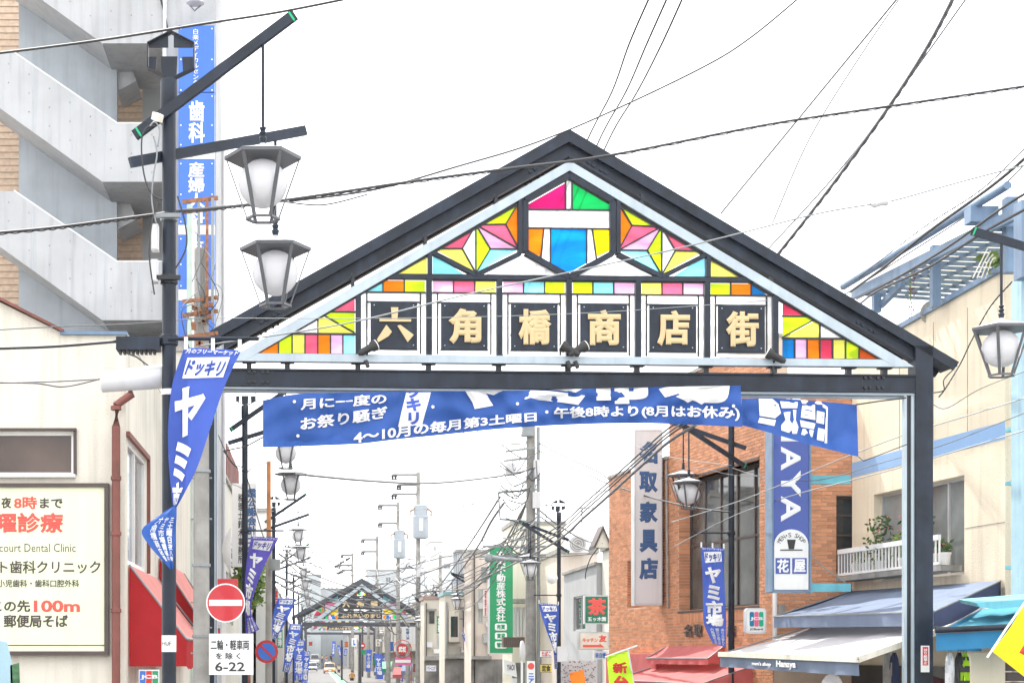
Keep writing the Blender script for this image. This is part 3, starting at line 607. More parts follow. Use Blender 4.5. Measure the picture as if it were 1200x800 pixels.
flag('purple blue flag on the second left lamp post above the no parking sign', [(295, 628), (290, 650), (287, 680), (287, 715), (288, 745)], [(327, 629.5), (312, 658), (300, 688), (294, 715), (304, 737)], 36.2, m_flag2, .05, seed=2, u1=.8)
flag('blue flag slanting left on the third left lamp post', [(326, 700), (321, 715), (319, 730), (318, 747)], [(347, 701), (340, 718), (331, 735), (322, 750)], 61.2, m_flag, .05, seed=3)
flag('fourth blue flag from the left, slanting, in front of the small gate', [(340, 730), (336, 745), (334, 765), (331, 786)], [(354, 731), (351, 748), (345, 765), (338, 788)], 88.4, m_flag, .05, seed=4)
flag('fifth blue flag at left, hanging straight beside the parked cars', [(346, 749), (345, 765), (344.5, 782), (344.5, 797)], [(357.5, 749.5), (356.5, 765), (356, 782), (355.5, 796)], 112, m_flag, .05, seed=5)
flag('sixth and smallest blue flag at left beside the blue car', [(356.5, 762), (355.5, 775), (354, 790), (353, 803)], [(363.5, 762.5), (362.5, 775), (361, 790), (360, 803)], 125, m_flag, .05, seed=6)
flag('blue flag hanging in front of the brick building window', [(821, 640), (823, 670), (824, 705), (825, 730), (835, 753)], [(849, 642), (848.5, 670), (850, 705), (851, 730), (850.5, 758)], 36.1, m_flag, .04, seed=7, v1=.78)
flag('blue flag twisted on the lamp post beside the grey house', [(631, 706), (635, 722), (641, 740), (648, 760), (650, 783)], [(655, 708), (655, 722), (654.5, 740), (653, 760), (653.5, 783)], 55.6, m_flag, .05, seed=8)
flag('blue flag twisted in the middle left of the tall green sign', [(541, 742), (546, 755), (552, 768), (558, 780), (556, 793)], [(554.5, 741), (555, 755), (557, 766), (564, 780), (561, 795)], 89.6, m_flag, .05, seed=9)
flag('narrow blue flag folded against the post of the small gate', [(497.5, 755), (501, 762), (505, 770), (508, 780), (508, 792)], [(509, 754), (510, 762), (510.5, 770), (511, 780), (510.5, 793)], 103.6, m_flag, .05, seed=10)
far = [(464.5, 473.5, 779, 806, 'under the pink barred sign'), (447, 455.5, 767, 790, 'slanting left of the pink barred sign'), (438.5, 447, 765.5, 795, 'dark, slanting right beside the utility pole'), (429.3, 436, 760.5, 786.5, 'hanging straight right of the small green sign'),
       (425, 429.5, 766, 776, 'half hidden left of the straight one'), (409, 413.2, 761.5, 772, 'third from the farthest, leaning left'), (403.7, 408, 760, 768, 'short, between two taller ones'), (398.6, 402, 757.8, 778, 'second tallest beyond the taxi'), (394.8, 398.4, 755.6, 769.5, 'next to the farthest one'), (389.6, 393.6, 750.5, 769, 'farthest, above the orange taxi')]
for i, (x0, x1, y0, y1, l) in enumerate(far):
    Y = 2.2 * 1900 / (y1 - y0) * .92; Y = min(Y, 330); sl = (i % 3 - 1) * 2.
    flag('far blue flag at right ' + l, [(x0, y0), (x0 + sl * .5 + .6, (y0 + y1) / 2), (x0 + sl + 1.2, y1)], [(x1, y0), (x1 + sl * .5, (y0 + y1) / 2), (x1 + sl, y1)], Y, m_flag, .04, seed=i, detail=1)
# ---------------------------------------------------------------- small near fittings on the left post
t = thing('street_light', 'long pale grey tubular street light fixed to the left lamp post', 'street light', P(195, 445, 15.8))
pl = FP(15.9); mb = MB(); a, b = P(117, 448, 15.9), P(200, 436, 15.95)
for k in (0,):
    q = []
    for p, w, h in ((P(117, 448, 15.9), .06, .05), (P(120, 447.5, 15.9), .10, .085), (P(188, 441, 15.9), .11, .10), (P(204, 438, 15.95), .06, .06)):
        q.append([p + Vector((0, w * math.cos(x), h * math.sin(x) * 1.2)) for x in [math.pi * 2 * i / 12 for i in range(12)]])
    for r_ in q: mb.v += r_
    for i in range(3):
        for j in range(12): mb.f.append([i * 12 + j, i * 12 + (j + 1) % 12, (i + 1) * 12 + (j + 1) % 12, (i + 1) * 12 + j])
    mb.f += [list(range(12)), list(range(36, 48))]
mb.build('lamp_housing', m_signwhite, t, True)
mb = MB(); mb.beam(P(122, 455.5, 15.9), P(186, 449, 15.9), .07, .02); mb.build('diffuser', m_white, t)
t = thing('cable_closure', 'dark rectangular cable joint box left of the nearest lamp post', 'junction box', P(163, 403, 15.8))
mb = MB(); mb.box(*[P(137, 0, 15.8).x, P(188, 0, 15.8).x], 15.72, 15.88, P(0, 411, 15.8).z, P(0, 396, 15.8).z); mb.build('casing', m_steel, t)
mb = MB()
for i in range(9): p = P(141 + i * 5, 412.5, 15.8); mb.box(p.x - .012, p.x + .012, 15.75, 15.85, p.z - .02, p.z + .02)
mb.build('cable_glands', m_black, t, kind='stuff')
def ebox(label, x0, y0, x1, y1, Y, mat=m_galv, dep=.12):
    a, b = P(x0, y0, Y), P(x1, y1, Y); t = thing('electrical_box', label, 'junction box', ((a.x + b.x) / 2, Y, b.z)); mb = MB(); mb.box(a.x, b.x, Y - dep, Y, b.z, a.z); mb.build('casing', mat, t)
    mb = MB(); mb.box(a.x + .01, b.x - .01, Y - dep - .012, Y - dep - .002, b.z + .01, a.z - .01); mb.build('cover', mat, t); return t
ebox('upper small grey box clipped to the nearest lamp post', 178.5, 266, 186.5, 296, 15.8, m_signwhite); ebox('lower small grey box clipped to the nearest lamp post', 178.5, 307, 186, 333, 15.8, m_signwhite)
t = thing('security_camera', 'small cream security camera on the nearest lamp post', 'camera', P(186, 140, 15.8)); mb = MB(); mb.beam(P(181, 136, 15.7), P(188, 139, 15.6), .06, .07); mb.build('housing', m_cream, t); mb = MB(); mb.tube([P(186, 140, 15.68), P(190, 146, 15.75)], .012, 5); mb.build('bracket', m_galv, t)
for i, (l, pts) in enumerate((('black cable looping down left of the nearest lamp post', [(183, 148), (172, 150), (166, 165), (168, 200), (176, 225), (190, 234)]), ('pale cable hanging beside the nearest lamp post between its arms', [(180, 160), (184, 180), (180, 205), (178, 235), (183, 262)]), ('thin wire beside the small grey boxes', [(186, 236), (178, 262), (175, 300), (181, 345)]), ('short wire looped over the upper arm stub', [(176, 148), (181, 143), (187, 152), (185, 172)]), ('white thin wire dropping behind the lamp post clamp', [(208, 230), (217, 262), (218, 290), (206, 314)]))):
    wire(l, [(x, y, 15.6) for x, y in pts], .008, m_cable if i % 2 == 0 else m_galv)
t = thing('notice_band', 'small white paper band reading HUF on the nearest lamp post', 'sticker', P(195, 755, 15.7)); mb = MB(); o = P(195.3, 744, 15.8); mb.lathe((-1.43, 15.8, o.z), [(.071, -.16), (.071, .0)], 16); mb.build('paper', m_white, t, True); text('HUF', lambda x, y, d=0: P(x, y, 15.72 - d), (190, 751, 200.5, 756), m_black, t, .008, d=.012)
t = thing('pole_strap', 'white strap round the nearest lamp post beside the flag', 'strap', P(196, 460, 15.8)); mb = MB(); mb.lathe((-1.43, 15.8, P(0, 459, 15.8).z), [(.075, -.035), (.08, -.033), (.08, .02), (.075, .022)], 14); mb.build('band', m_white, t)
# concrete utility pole with road signs
def upole(label, x, ytop, Y, r0, r1=None, mat=m_concpole, name='utility_pole'):
    t = thing(name, label, 'utility pole', (P(x, 0, Y).x, Y, .0), 'utility poles along the street'); p = P(x, ytop, Y)
    mb = MB(); mb.tube([(p.x, Y, 0), (p.x, Y, p.z * .5), p], [r1 or r0 * 1.2, (r0 + (r1 or r0 * 1.2)) / 2, r0], 14); mb.build('shaft', mat, t, True); return t
up = upole('near concrete utility pole at left carrying the no entry sign', 236, 292, 21.5, .095, .118)
mb = MB()
for y in (497, 560, 608, 705, 735, 765):
    p = P(236, y, 21.5); mb.tube([p + Vector((-.14, 0, 0)), p + Vector((.14, -.02, 0))], .012, 5)
for y in (552, 662, 745): mb.lathe(P(236, y, 21.5), [(.121, -.02), (.124, -.018), (.124, .018), (.121, .02)], 12)
mb.build('steps_and_bands', m_galv, up, kind='stuff')
mb = MB(); c = P(240, 0, 21.4)
for dx, m_ in ((-.09, m_galv), (.02, m_rust), (.09, m_galv)):
    mb = MB(); p0 = P(241, 232, 21.35) + Vector((dx, 0, 0)); p1 = P(241, 378, 21.35) + Vector((dx, 0, 0)); mb.beam(p0, p1, .035, .03); mb.build('riser_rail', m_, up)
for y in (233, 245, 350, 366, 392): mb = MB(); p = P(237, y, 21.3); mb.beam(p + Vector((-.26, 0, -.04)), p + Vector((.2, .1, .04)), .03, .05); mb.build('cross_bracket', m_rust, up)
mb = MB()
for i in range(14): p = P(236 + random.uniform(-10, 12), 385 + random.uniform(-30, 28), 21.3); mb.box(p.x - .03, p.x + .03, p.y - .05, p.y, p.z - .025, p.z + .025)
mb.build('clamps', m_rust, up, kind='stuff')
for i in range(11):
    x0 = 233 + random.uniform(-6, 10); y0 = 240 + random.uniform(0, 150)
    wire('tangled wires looping round the rusty top of the near utility pole', [(x0, y0, 21.2), (x0 + random.uniform(-22, 28), y0 + random.uniform(5, 40), 21.1), (x0 + random.uniform(-14, 22), y0 + random.uniform(30, 80), 21.25)], .006, [m_cable, m_cable2, m_galv][i % 3], group='tangled wires on the near utility pole')
t = thing('no_entry_sign', 'round red no entry sign with a white bar above the white plate', 'road sign', P(265, 706, 21.2)); mb = MB(); c = P(264.5, 706, 21.2); mb.disc(c, (0, -1, 0), .255, .012, 32); mb.build('rim', m_white, t)
mb = MB(); mb.disc(c + Vector((0, -.012, 0)), (0, -1, 0), .238, .004, 32); mb.build('red_face', m_signred, t); mb = MB(); mb.box(c.x - .215, c.x + .215, c.y - .022, c.y - .017, c.z - .038, c.z + .04); mb.build('white_bar', m_white, t)
t = thing('plate_sign', 'white rectangular road plate with black Japanese text under the no entry sign', 'road sign', P(270, 766, 21.2)); p20 = FP(21.2); mb = MB(); rect(mb, p20, 245, 742, 297, 790, 0, .015); mb.build('plate', m_white, t)
for tx, b in (('二輪・軽車両', (247, 749, 292, 761)), ('を 除 く', (253, 764, 282, 772)), ('6-22', (252, 775, 287, 786))): text(tx, p20.at, b, m_black, t, .018, d=.016)
t = thing('no_parking_sign', 'small round blue and red no parking sign beside the white plate', 'road sign', P(313, 763, 33)); c = P(312.5, 763, 33.); mb = MB(); mb.disc(c, (0, -1, 0), .235, .012, 28); mb.build('red_ring', m_signred, t)
mb = MB(); mb.disc(c + Vector((0, -.012, 0)), (0, -1, 0), .175, .006, 28); mb.build('blue_face', m_signblue, t); mb = MB(); q = c + Vector((0, -.021, 0)); mb.beam(q + Vector((-.125, 0, .125)), q + Vector((.125, 0, -.125)), .005, .045); mb.build('slash', m_signred, t)
up = upole('utility pole at left with an orange sleeve beside the white accountant sign', 315, 628, 46, .085, .11)
mb = MB(); mb.tube([P(315, 540, 46), P(315, 632, 46)], .062, 12); mb.build('orange_sleeve', M('orange guard', (.42, .18, .07), .8, var=.3, bump=.3), up, True)
mb = MB(); mb.tube([P(322, 655, 45.7), P(322, 668, 45.7)], .16, 12); mb.build('cable_drum', m_galv, up, True)
# ---------------------------------------------------------------- generic window
def window(root, pl, h, depth=.12, fm=None, gm=None, nv=1, nh=0, fw=.05, name='window', trans=None):
    fm = fm or m_frame; gm = gm or m_glass; u0, z0, u1, z1 = h; u0, u1 = min(u0, u1), max(u0, u1); a = -depth
    mb = MB(); wrect(mb, pl, u0, z0, u1, z0 + fw, a - .05, a + .03); wrect(mb, pl, u0, z1 - fw, u1, z1, a - .05, a + .03); wrect(mb, pl, u0, z0 + fw, u0 + fw, z1 - fw, a - .05, a + .03); wrect(mb, pl, u1 - fw, z0 + fw, u1, z1 - fw, a - .05, a + .03)
    for i in range(1, nv + 1):
        u = u0 + (u1 - u0) * i / (nv + 1); wrect(mb, pl, u - fw * .5, z0 + fw, u + fw * .5, z1 - fw, a - .045, a + .02)
    for i in range(1, nh + 1):
        z = z0 + (z1 - z0) * i / (nh + 1); wrect(mb, pl, u0 + fw, z - fw * .4, u1 - fw, z + fw * .4, a - .04, a + .015)
    o = mb.build(name, fm, root)
    for i in range(nv + 1):
        ua = u0 + (u1 - u0) * i / (nv + 1); ub = u0 + (u1 - u0) * (i + 1) / (nv + 1)
        mb = MB(); wrect(mb, pl, ua + .01, z0 + .01, ub - .01, z1 - .01, a - .03 + .004 * i, a - .018 + .004 * i); mb.build('pane', gm, o)
    return o
def hole(pl, x0, x1, yt, yb):
    u0, z1 = pl.uz(x0, yt); u1, _ = pl.uz(x1, yt); _, z0 = pl.uz(x0, yb); return (min(u0, u1), z0, max(u0, u1), z1)
# ---------------------------------------------------------------- concrete apartment building with outside stairs
ab = thing('apartment_building', 'tall grey concrete building with zigzag outside stairs behind the cream house at left', 'building', P(100, 768 + 126, 36))
for k in range(4):
    y = -17 + 162 * k
    pw = lambda x, yy, Y=36.0: P(x, yy, 36.0) + Vector((0, Y - 36.0, 0))
    top = [(-70, y - 83), (16, y - 83), (137, y), (190, y)]; bot = [(190, y + 68), (120, y + 68), (-70, y - 68)]
    mb = MB(); mb.prism([pw(*p) for p in top + bot], [pw(*p, 36.16) for p in top + bot]); par = mb.build('stair_parapet', m_conc, ab)
    mb = MB(); mb.prism([pw(120, y + 68, 36.16), pw(-70, y - 68, 36.16), pw(-70, y - 80, 36.16), pw(122, y + 59, 36.16)], [pw(120, y + 68, 37.6), pw(-70, y - 68, 37.6), pw(-70, y - 80, 37.6), pw(122, y + 59, 37.6)]); mb.build('stair_soffit', m_conc, par)
    mb = MB(); mb.prism([pw(120.5, y + 68, 36.16), pw(190, y + 68, 36.16), pw(190, y + 59, 36.16), pw(120.5, y + 59, 36.16)], [pw(120.5, y + 68, 38.9), pw(190, y + 68, 38.9), pw(190, y + 59, 38.9), pw(120.5, y + 59, 38.9)]); mb.build('landing_slab', m_conc, par)
    w8 = lambda x, yy, dY=0: P(x, yy, 37.75) + Vector((0, dY, 0))
    mb = MB(); mb.prism([w8(137, y + 88), w8(150, y + 87), w8(160, y + 112), w8(137, y + 124)], [w8(137, y + 88, 1.2), w8(150, y + 87, 1.2), w8(160, y + 112, 1.2), w8(137, y + 124, 1.2)]); mb.build('return_flight', m_conc, par)
    mb = MB(); mb.prism([pw(*p) + Vector((0, -.004, 0)) for p in [(16, y - 83), (137, y), (190, y), (190, y - 1.6), (137.6, y - 1.6), (16.5, y - 84.8)]], [pw(*p, 36.18) for p in [(16, y - 83), (137, y), (190, y), (190, y - 1.6), (137.6, y - 1.6), (16.5, y - 84.8)]]); mb.build('coping', m_signwhite, par)
    for xj in (38, 84, 122, 162):
        ya, yb2 = y - 83 + max(0, min(xj - 16, 121)) * .686, y + 68 - max(0, 120 - xj) * .715; mb = MB(); mb.prism([pw(xj, ya + 1), pw(xj + .7, ya + 1), pw(xj + .7, yb2), pw(xj, yb2)], [p + Vector((0, -.004, 0)) for p in (pw(xj, ya + 1), pw(xj + .7, ya + 1), pw(xj + .7, yb2), pw(xj, yb2))]); mb.build('panel_joint', m_conc2, par)
    mb = MB()      # shuttering tie holes
    for i in range(8):
        for j in range(4):
            x = 10 + i * 24; yy = y - 70 + j * 22 + max(0, min(x - 16, 121)) * .686
            if (x < 135 and y - 80 + (x - 16) * .686 < yy < y - 20 + (x - 16) * .72 - 2) or (x >= 137 and y + 8 < yy < y + 62):
                mb.disc(pw(x, yy) + Vector((0, .002, 0)), (0, -1, 0), .018, .006, 6)
    mb.build('tie_holes', m_concpole, par, kind='stuff')
top, low = P(0, -90, 37.6).z, 0
mb = MB(); mb.box(P(22, 0, 37.6).x, P(137, 0, 37.6).x, 37.6, 37.85, 0, top); mb.build('spine_wall', m_conc2, ab)
mb = MB(); mb.box(P(-120, 0, 39.2).x, P(167, 0, 39.2).x, 39.2, 39.5, 0, top); mb.build('tiled_back_wall', m_tile, ab)
mb = MB()
z = 4.
while z < top - .3:
    mb.box(P(-60, 0, 39.18).x, P(166, 0, 39.18).x, 39.18, 39.205, z, z + .012); z += .16
mb.build('tile_joints', M('tan grout', (.46, .36, .27), .9, bump=0), ab, kind='stuff')
mb = MB(); mb.box(P(167, 0, 38.9).x, P(193, 0, 38.9).x, 38.9, 39.4, 0, top); mb.build('landing_wall', m_conc, ab)
mb = MB(); mb.box(P(190, 0, 36.02).x, P(253, 0, 36.02).x, 36.02, 38.2, 0, top); mb.build('end_wall', m_conc, ab)
mb = MB(); mb.box(P(206, 0, 38.2).x, P(258, 0, 38.2).x, 38.2, 40.6, 0, top); mb.build('end_wall', m_signwhite, ab)
for x, y0 in ((193, -40), (258, 175), (262.5, 175)):
    mb = MB(); p = P(x, y0, 35.9 if x < 200 else 38.1); q = P(x, 700, 35.9 if x < 200 else 38.1); mb.tube([p, q], .045, 8); mb.build('downpipe', m_signwhite, ab, True)
mb = MB(); mb.tube([P(187, -5, 35.9), P(194, 20, 35.9), P(197, 38, 35.9)], .02, 5); mb.build('cable', m_cable, ab)
t = thing('emblem_sign', 'small round bracketed floodlight at the top edge of the concrete building', 'floodlight', P(228, 2, 35.6)); mb = MB(); mb.lathe(P(229, 3, 35.5), [(.16, -.04), (.2, -.02), (.16, .04)], 14); mb.build('reflector', m_signwhite, t, True); mb = MB(); mb.tube([P(222, 6, 35.6), P(228, 13, 35.6), P(236, 6, 35.6)], .02, 6); mb.build('bracket', m_galv, t)
# long vertical blue sign on it
bs = thing('vertical_blue_sign', 'tall narrow blue clinic sign with white Japanese characters behind the nearest lamp post', 'sign', P(231, 400, 35.7))
p35 = FP(35.7)
for y0, y1, wh in ((30, 108, 0), (109, 173, 0), (173.5, 186.5, 1), (187, 263, 0), (263.5, 275, 1), (275.5, 338.5, 0), (339, 352, 1), (352.5, 395, 0)):
    mb = MB(); rect(mb, p35, 209, y0, 251.5, y1, -.15, 0); mb.build('sign_panel', m_signwhite if wh else m_signblue, bs)
mb = MB()
for y in (34, 70, 106, 113, 147, 170, 192, 228, 260, 280, 310, 335):
    for x in (212, 248.5): mb.disc(p35.at(x, y, 0), p35.n, .018, .012, 6)
mb.build('bolts', m_white, bs, kind='stuff')
for tx, b, bo in (('白楽メディカルセンター', (225.6, 34, 233, 107), .02), ('歯科', (221, 118, 240, 168), .03), ('産婦人科', (220.5, 190, 240, 262), .03), ('耳鼻科', (220.5, 282, 240, 337), .03)): text(tx, p35.at, b, m_ink, bs, bo, True)
text('4', p35.at, (222, 265, 227, 273.5), m_signblue, bs, .02); text('3', p35.at, (222, 341, 227, 350), m_signblue, bs, .02)
text('5', p35.at, (222, 175, 227, 184.5), m_signblue, bs, .02)
# ---------------------------------------------------------------- cream house at left
ch = thing('cream_house', 'cream rendered house at left with the clinic billboard, brown trim and red awnings', 'building', P(60, 975, 22))
f22 = FP(22.0); XL = P(147, 0, 22).x; SL = Pl((XL, 22, 0), (0, 1))
wh_ = hole(f22, -14, 87, 505, 557)
zt = f22.uz(0, 391)[1]; uR = XL
wall_mb = MB(); wall(wall_mb, f22, P(-80, 0, 22).x, 0, uR, zt, [wh_], -.25, 0)
slab2(wall_mb, f22, [(-80, 391), (-80, 314), (0, 354), (73, 390), (73, 391)], -.25, 0); cw = wall_mb.build('wall', m_cream, ch)
mb = MB(); hs = hole(SL, 148.5, 172, 512, 660)
hs2 = (6.2, hs[1], 7.6, hs[3]); wall(mb, SL, .25, 0, 11.4, zt, [(hs[0], hs[1], hs[2], hs[3]), hs2], -.2, 0); mb.build('side_wall', m_cream, ch)
mb = MB(); mb.box(P(-80, 0, 22).x, XL - .02, 22.26, 33.3, zt - .02, zt + .06); mb.build('flat_roof', m_darkframe, ch)
mb = MB(); pbar(mb, f22, (-80, 310), (75, 388.5), 3.0, -11, .10); mb.build('roof_edge', m_brownsteel, ch)
mb = MB(); pbar(mb, f22, (71, 390.5), (149, 391), 4.0, -.3, .06); mb.build('parapet_flashing', m_ltblue, ch)
window(ch, f22, wh_, .10, m_white, glass_mat('brown reflecting glass', (.07, .045, .035)), 0, 0, .05)
mb = MB(); rect(mb, f22, -20, 556, 89, 559.5, 0, .09); mb.build('window_sill', m_white, ch); mb = MB(); rect(mb, f22, -20, 502, 90, 505, 0, .06); rect(mb, f22, 86.5, 505.2, 90, 556, 0, .04); mb.build('window_trim', m_darkframe, ch)
o = window(ch, SL, hs, .06, m_white, m_glass2, 1, 0, .07); mb = MB(); wrect(mb, SL, hs[0] - .08, hs[3], hs[2] + .08, hs[3] + .07, 0, .05); wrect(mb, SL, hs[2], hs[1], hs[2] + .08, hs[3], 0, .05); mb.build('window_trim', m_brownsteel, ch)
window(ch, SL, hs2, .06, m_white, m_glass2, 1, 0, .07)
mb = MB(); q = [P(154, 448, 21.85), P(154, 462, 21.85), P(137, 474, 21.85), P(136, 500, 21.85), P(136, 900, 21.85)]; mb.tube(q, .058, 10)
for y in (478, 560, 625, 715): mb.lathe(P(136, y, 21.85), [(.06, -.03), (.072, -.025), (.072, .025), (.06, .03)], 10)
mb.lathe(P(154, 450, 21.85), [(.07, -.02), (.075, .0), (.11, .05), (.11, .07)], 10); mb.build('downpipe', m_brownsteel, ch, True)
mb = MB(); mb.tube([P(139, 410, 21.8), P(160, 418, 21.7), P(176, 430, 21.6), P(172, 450, 21.7)], .012, 5); mb.build('cable', m_cable, ch)
# billboard
bb = thing('clinic_billboard', 'large pale green dental clinic billboard with red and brown lettering on the cream wall', 'sign', P(55, 768, 21.9))
mb = MB(); rect(mb, f22, -30, 571, 124, 763, .06, .10); mb.build('panel', m_signcream, bb)
mb = MB(); rect(mb, f22, -34, 567, 128.5, 571.5, .0, .14); rect(mb, f22, -34, 762.5, 128.5, 767.5, .0, .14); rect(mb, f22, 123.7, 571.6, 128.5, 762.4, .0, .137); mb.build('frame', m_darkframe, bb)
for tx, b, m_, bo in (('夜', (3, 583, 15, 596), m_brownink, .03), ('8時', (18, 582, 45, 597), m_coral, .03), ('まで', (48, 584, 75, 596), m_brownink, .03), ('曜診療', (-4, 601, 76, 625), m_coral, .032), ('court Dental Clinic', (1, 637, 90, 647), m_brownink, .0),
                      ('ト歯科クリニック', (2, 657, 119, 672), m_brownink, .018), ('小児歯科・歯科口腔外科', (-1, 679, 94, 688), m_brownink, .015), ('この先', (-8, 703, 37, 717), m_brownink, .03), ('100m', (41, 703, 95, 717), m_coral, .035), ('郵便局そば', (6, 720, 81, 735), m_brownink, .03)):
    text(tx, f22.at, b, m_, bb, bo, d=.102, th=.006)
mb = MB(); rect(mb, f22, -30, 755, 124, 756.2, .1, .104); mb.build('printed_rule', m_brownink, bb)
m_sunlitred = cloth_mat('red cloth in sunlit tint', (.72, .30, .27), .2, .12)  # sunlight on the red awning slopes is put into this paler pink colour
# red awnings
def awning(label, top0, top1, bot0, bot1, drop, mat, ends=True, scallop=0, name='awning', val_mat=None, group=None, end_mat=None):
    t = thing(name, label, 'awning', (top0 + bot1) / 2, group); top0, top1, bot0, bot1 = map(Vector, (top0, top1, bot0, bot1))
    def fn(u, v):
        a = top0.lerp(top1, u); b = bot0.lerp(bot1, u); p = a.lerp(b, v); p.z -= .05 * math.sin(v * math.pi) * (1 + .3 * math.sin(u * 25)); return p
    mb = MB(); mb.grid(fn, 16, 8); mb.build('canopy', mat, t, True)
    mb = MB(); n = 48
    def vf(u, v):
        p = bot0.lerp(bot1, u); sc = drop + (.045 * abs(math.sin(u * scallop * math.pi)) if scallop else 0); p.z -= v * sc; p.x += .02 * math.sin(u * 40) * v; return p
    mb.grid(vf, n, 2); mb.build('valance', val_mat or mat, t, True)
    if ends:
        for a, b in ((top0, bot0), (top1, bot1)):
            mb = MB(); lo = b - Vector((0, 0, drop)); mb.poly([a, b, lo, Vector((a.x, a.y, lo.z))]); mb.build('end_panel', end_mat or val_mat or mat, t)
    mb = MB(); mb.tube([bot0, bot1], .02, 6); mb.tube([top0, bot0], .016, 6); mb.tube([top1, bot1], .016, 6); mb.build('awning_frame', m_galv, t)
    return t
X1, X2 = XL + .02, -1.66
z1, z2 = P(0, 662, 22.4).z, P(0, 748, 22.4).z
awning('deep red awning with a pink top tinted as sunlit on the side of the cream house', Vector((X1, 22.3, z1)), Vector((X1, 26.2, z1)), Vector((X2 - .12, 22.3, z2)), Vector((X2 - .12, 26.2, z2)), .38, m_sunlitred, True, 9, group=None, val_mat=m_redcloth)
awning('second red awning beyond the deep red one, sunlit and pinkish', Vector((X1, 26.6, z1 + .35)), Vector((X1, 31.5, z1 + .35)), Vector((X2 - .2, 26.6, z2 + .3)), Vector((X2 - .2, 31.5, z2 + .3)), .38, m_sunlitred, True, 9, val_mat=m_redcloth)
t = thing('card_sign', 'small card brand sign with blue, pink and green bars under the red awning', 'sign', P(175, 800, 22.6)); p226 = FP(22.3)
mb = MB(); rect(mb, p226, 163, 784, 187, 808, .0, .06); mb.build('board', m_white, t)
for i, m_ in enumerate((m_signblue, m_redink, m_signgreen)): mb = MB(); rect(mb, p226, 164.5 + i * 7.4, 785.5, 171 + i * 7.4, 806, .06, .07); mb.build('colour_bar', m_, t)
text('JCB', p226.at, (165, 790, 185.5, 796), m_ink, t, .05, d=.072)
t = thing('poster_stand', 'pale blue and green poster stand in the bottom left corner', 'poster', P(10, 800, 20)); pA = FP(19.5)
for pts, m_ in (([(-10, 748), (8, 752), (14, 778), (16, 830), (-10, 830)], cloth_mat('pale blue print', (.42, .60, .68), .2)), ([(12, 779), (22, 776), (24, 830), (13, 830)], M('dark green print', (.05, .14, .06), .6, var=.6, scale=14, bump=0))):
    mb = MB(); slab2(mb, pA, pts, -.03, 0); mb.build('poster', m_, t)
# ---------------------------------------------------------------- orange brick building
bk = thing('brick_building', 'orange brick furniture shop at right with a large recessed window', 'building', (12, 40, 0))
K0 = Vector((10, 35.45, 0)); KD = Vector((-.142, 1, 0)).normalized(); KB = Pl(K0, KD)
if KB.u.y < 0: KB.u = -KB.u
def ku(x, y=700): return KB.uz(x, y)[0]
uL, uM = ku(713.5), ku(784)
ztop = KB.uz(905, 395)[1]; zlow = KB.uz(749, 549)[1]
win = (ku(890), KB.uz(795, 716)[1], ku(795), KB.uz(890, 537)[1]); slot = (ku(757), KB.uz(745, 712)[1], ku(735), KB.uz(745, 655)[1])
mb = MB(); wall(mb, KB, 0.02, 0, uM, ztop, [(min(win[0], win[2]), win[1], max(win[0], win[2]), win[3])], -.35, -.012); wall(mb, KB, uM, 0, uL, zlow, [(min(slot[0], slot[2]), slot[1], max(slot[0], slot[2]), slot[3])], -.35, -.012)
mb.build('wall', m_mortar, bk)
wn = window(bk, KB, (min(win[0], win[2]), win[1], max(win[0], win[2]), win[3]), .33, m_darkframe, glass_mat('shop glass', (.10, .105, .10), .05), 4, 1, .07)
mb = MB(); wu0, wu1 = min(win[0], win[2]), max(win[0], win[2])
for i in range(9): wrect(mb, KB, wu0 + .2, win[3] - .4 - i * .18, wu0 + 2.2, win[3] - .46 - i * .18, -.62, -.60)
mb.build('window_blind', m_pinkcloth, wn)
for (u0, u1, z) in ((wu0, wu1, win[1]), (wu0, wu1, win[3])):
    mb = MB(); wrect(mb, KB, u0, z - .05 if z < 6 else z, u1, z + .05 if z > 6 else z, -.33, .02); mb.build('window_reveal', m_darkframe, bk)
for h in ((wu0, win[1], wu1, win[3]), (min(slot[0], slot[2]), slot[1], max(slot[0], slot[2]), slot[3])):
    for e_ in (h[0], h[2] - .012):
        mb = MB(); zq = h[1] + .05
        while zq < h[3] - .06: wrect(mb, KB, e_, zq, e_ + .012, zq + .062, -.34, -.013); zq += .075
        mb.build('reveal_bricks', m_brick, bk, kind='stuff')
mb = MB(); wrect(mb, KB, min(slot[0], slot[2]), slot[1], max(slot[0], slot[2]), slot[3], -.36, -.33); mb.build('slot_back', m_brick, bk)
mb = MB(); q = KB.u * 0; # solid body behind
b0, b1, b2_, b3 = KB.w(.3, 0, -.36), KB.w(uL, 0, -.36), KB.w(uL, 0, -9), KB.w(.3, 0, -9)
inner = KB.w(0, 0, 0)
mb.prism([KB.w(.4, zlow - .05, -.36), KB.w(uL, zlow - .05, -.36), KB.w(uL, zlow - .05, -9), KB.w(.4, zlow - .05, -9)], [KB.w(.4, zlow - .3, -.36), KB.w(uL, zlow - .3, -.36), KB.w(uL, zlow - .3, -9), KB.w(.4, zlow - .3, -9)]); mb.build('roof', m_concpole, bk)
mb = MB(); mb.prism([KB.w(.2, 0, -1.5), KB.w(uL, 0, -1.5), KB.w(uL, zlow - .35, -1.5), KB.w(.2, zlow - .35, -1.5)], [KB.w(.2, 0, -1.7), KB.w(uL, 0, -1.7), KB.w(uL, zlow - .35, -1.7), KB.w(.2, zlow - .35, -1.7)]); mb.build('interior_wall', m_concpole, bk)
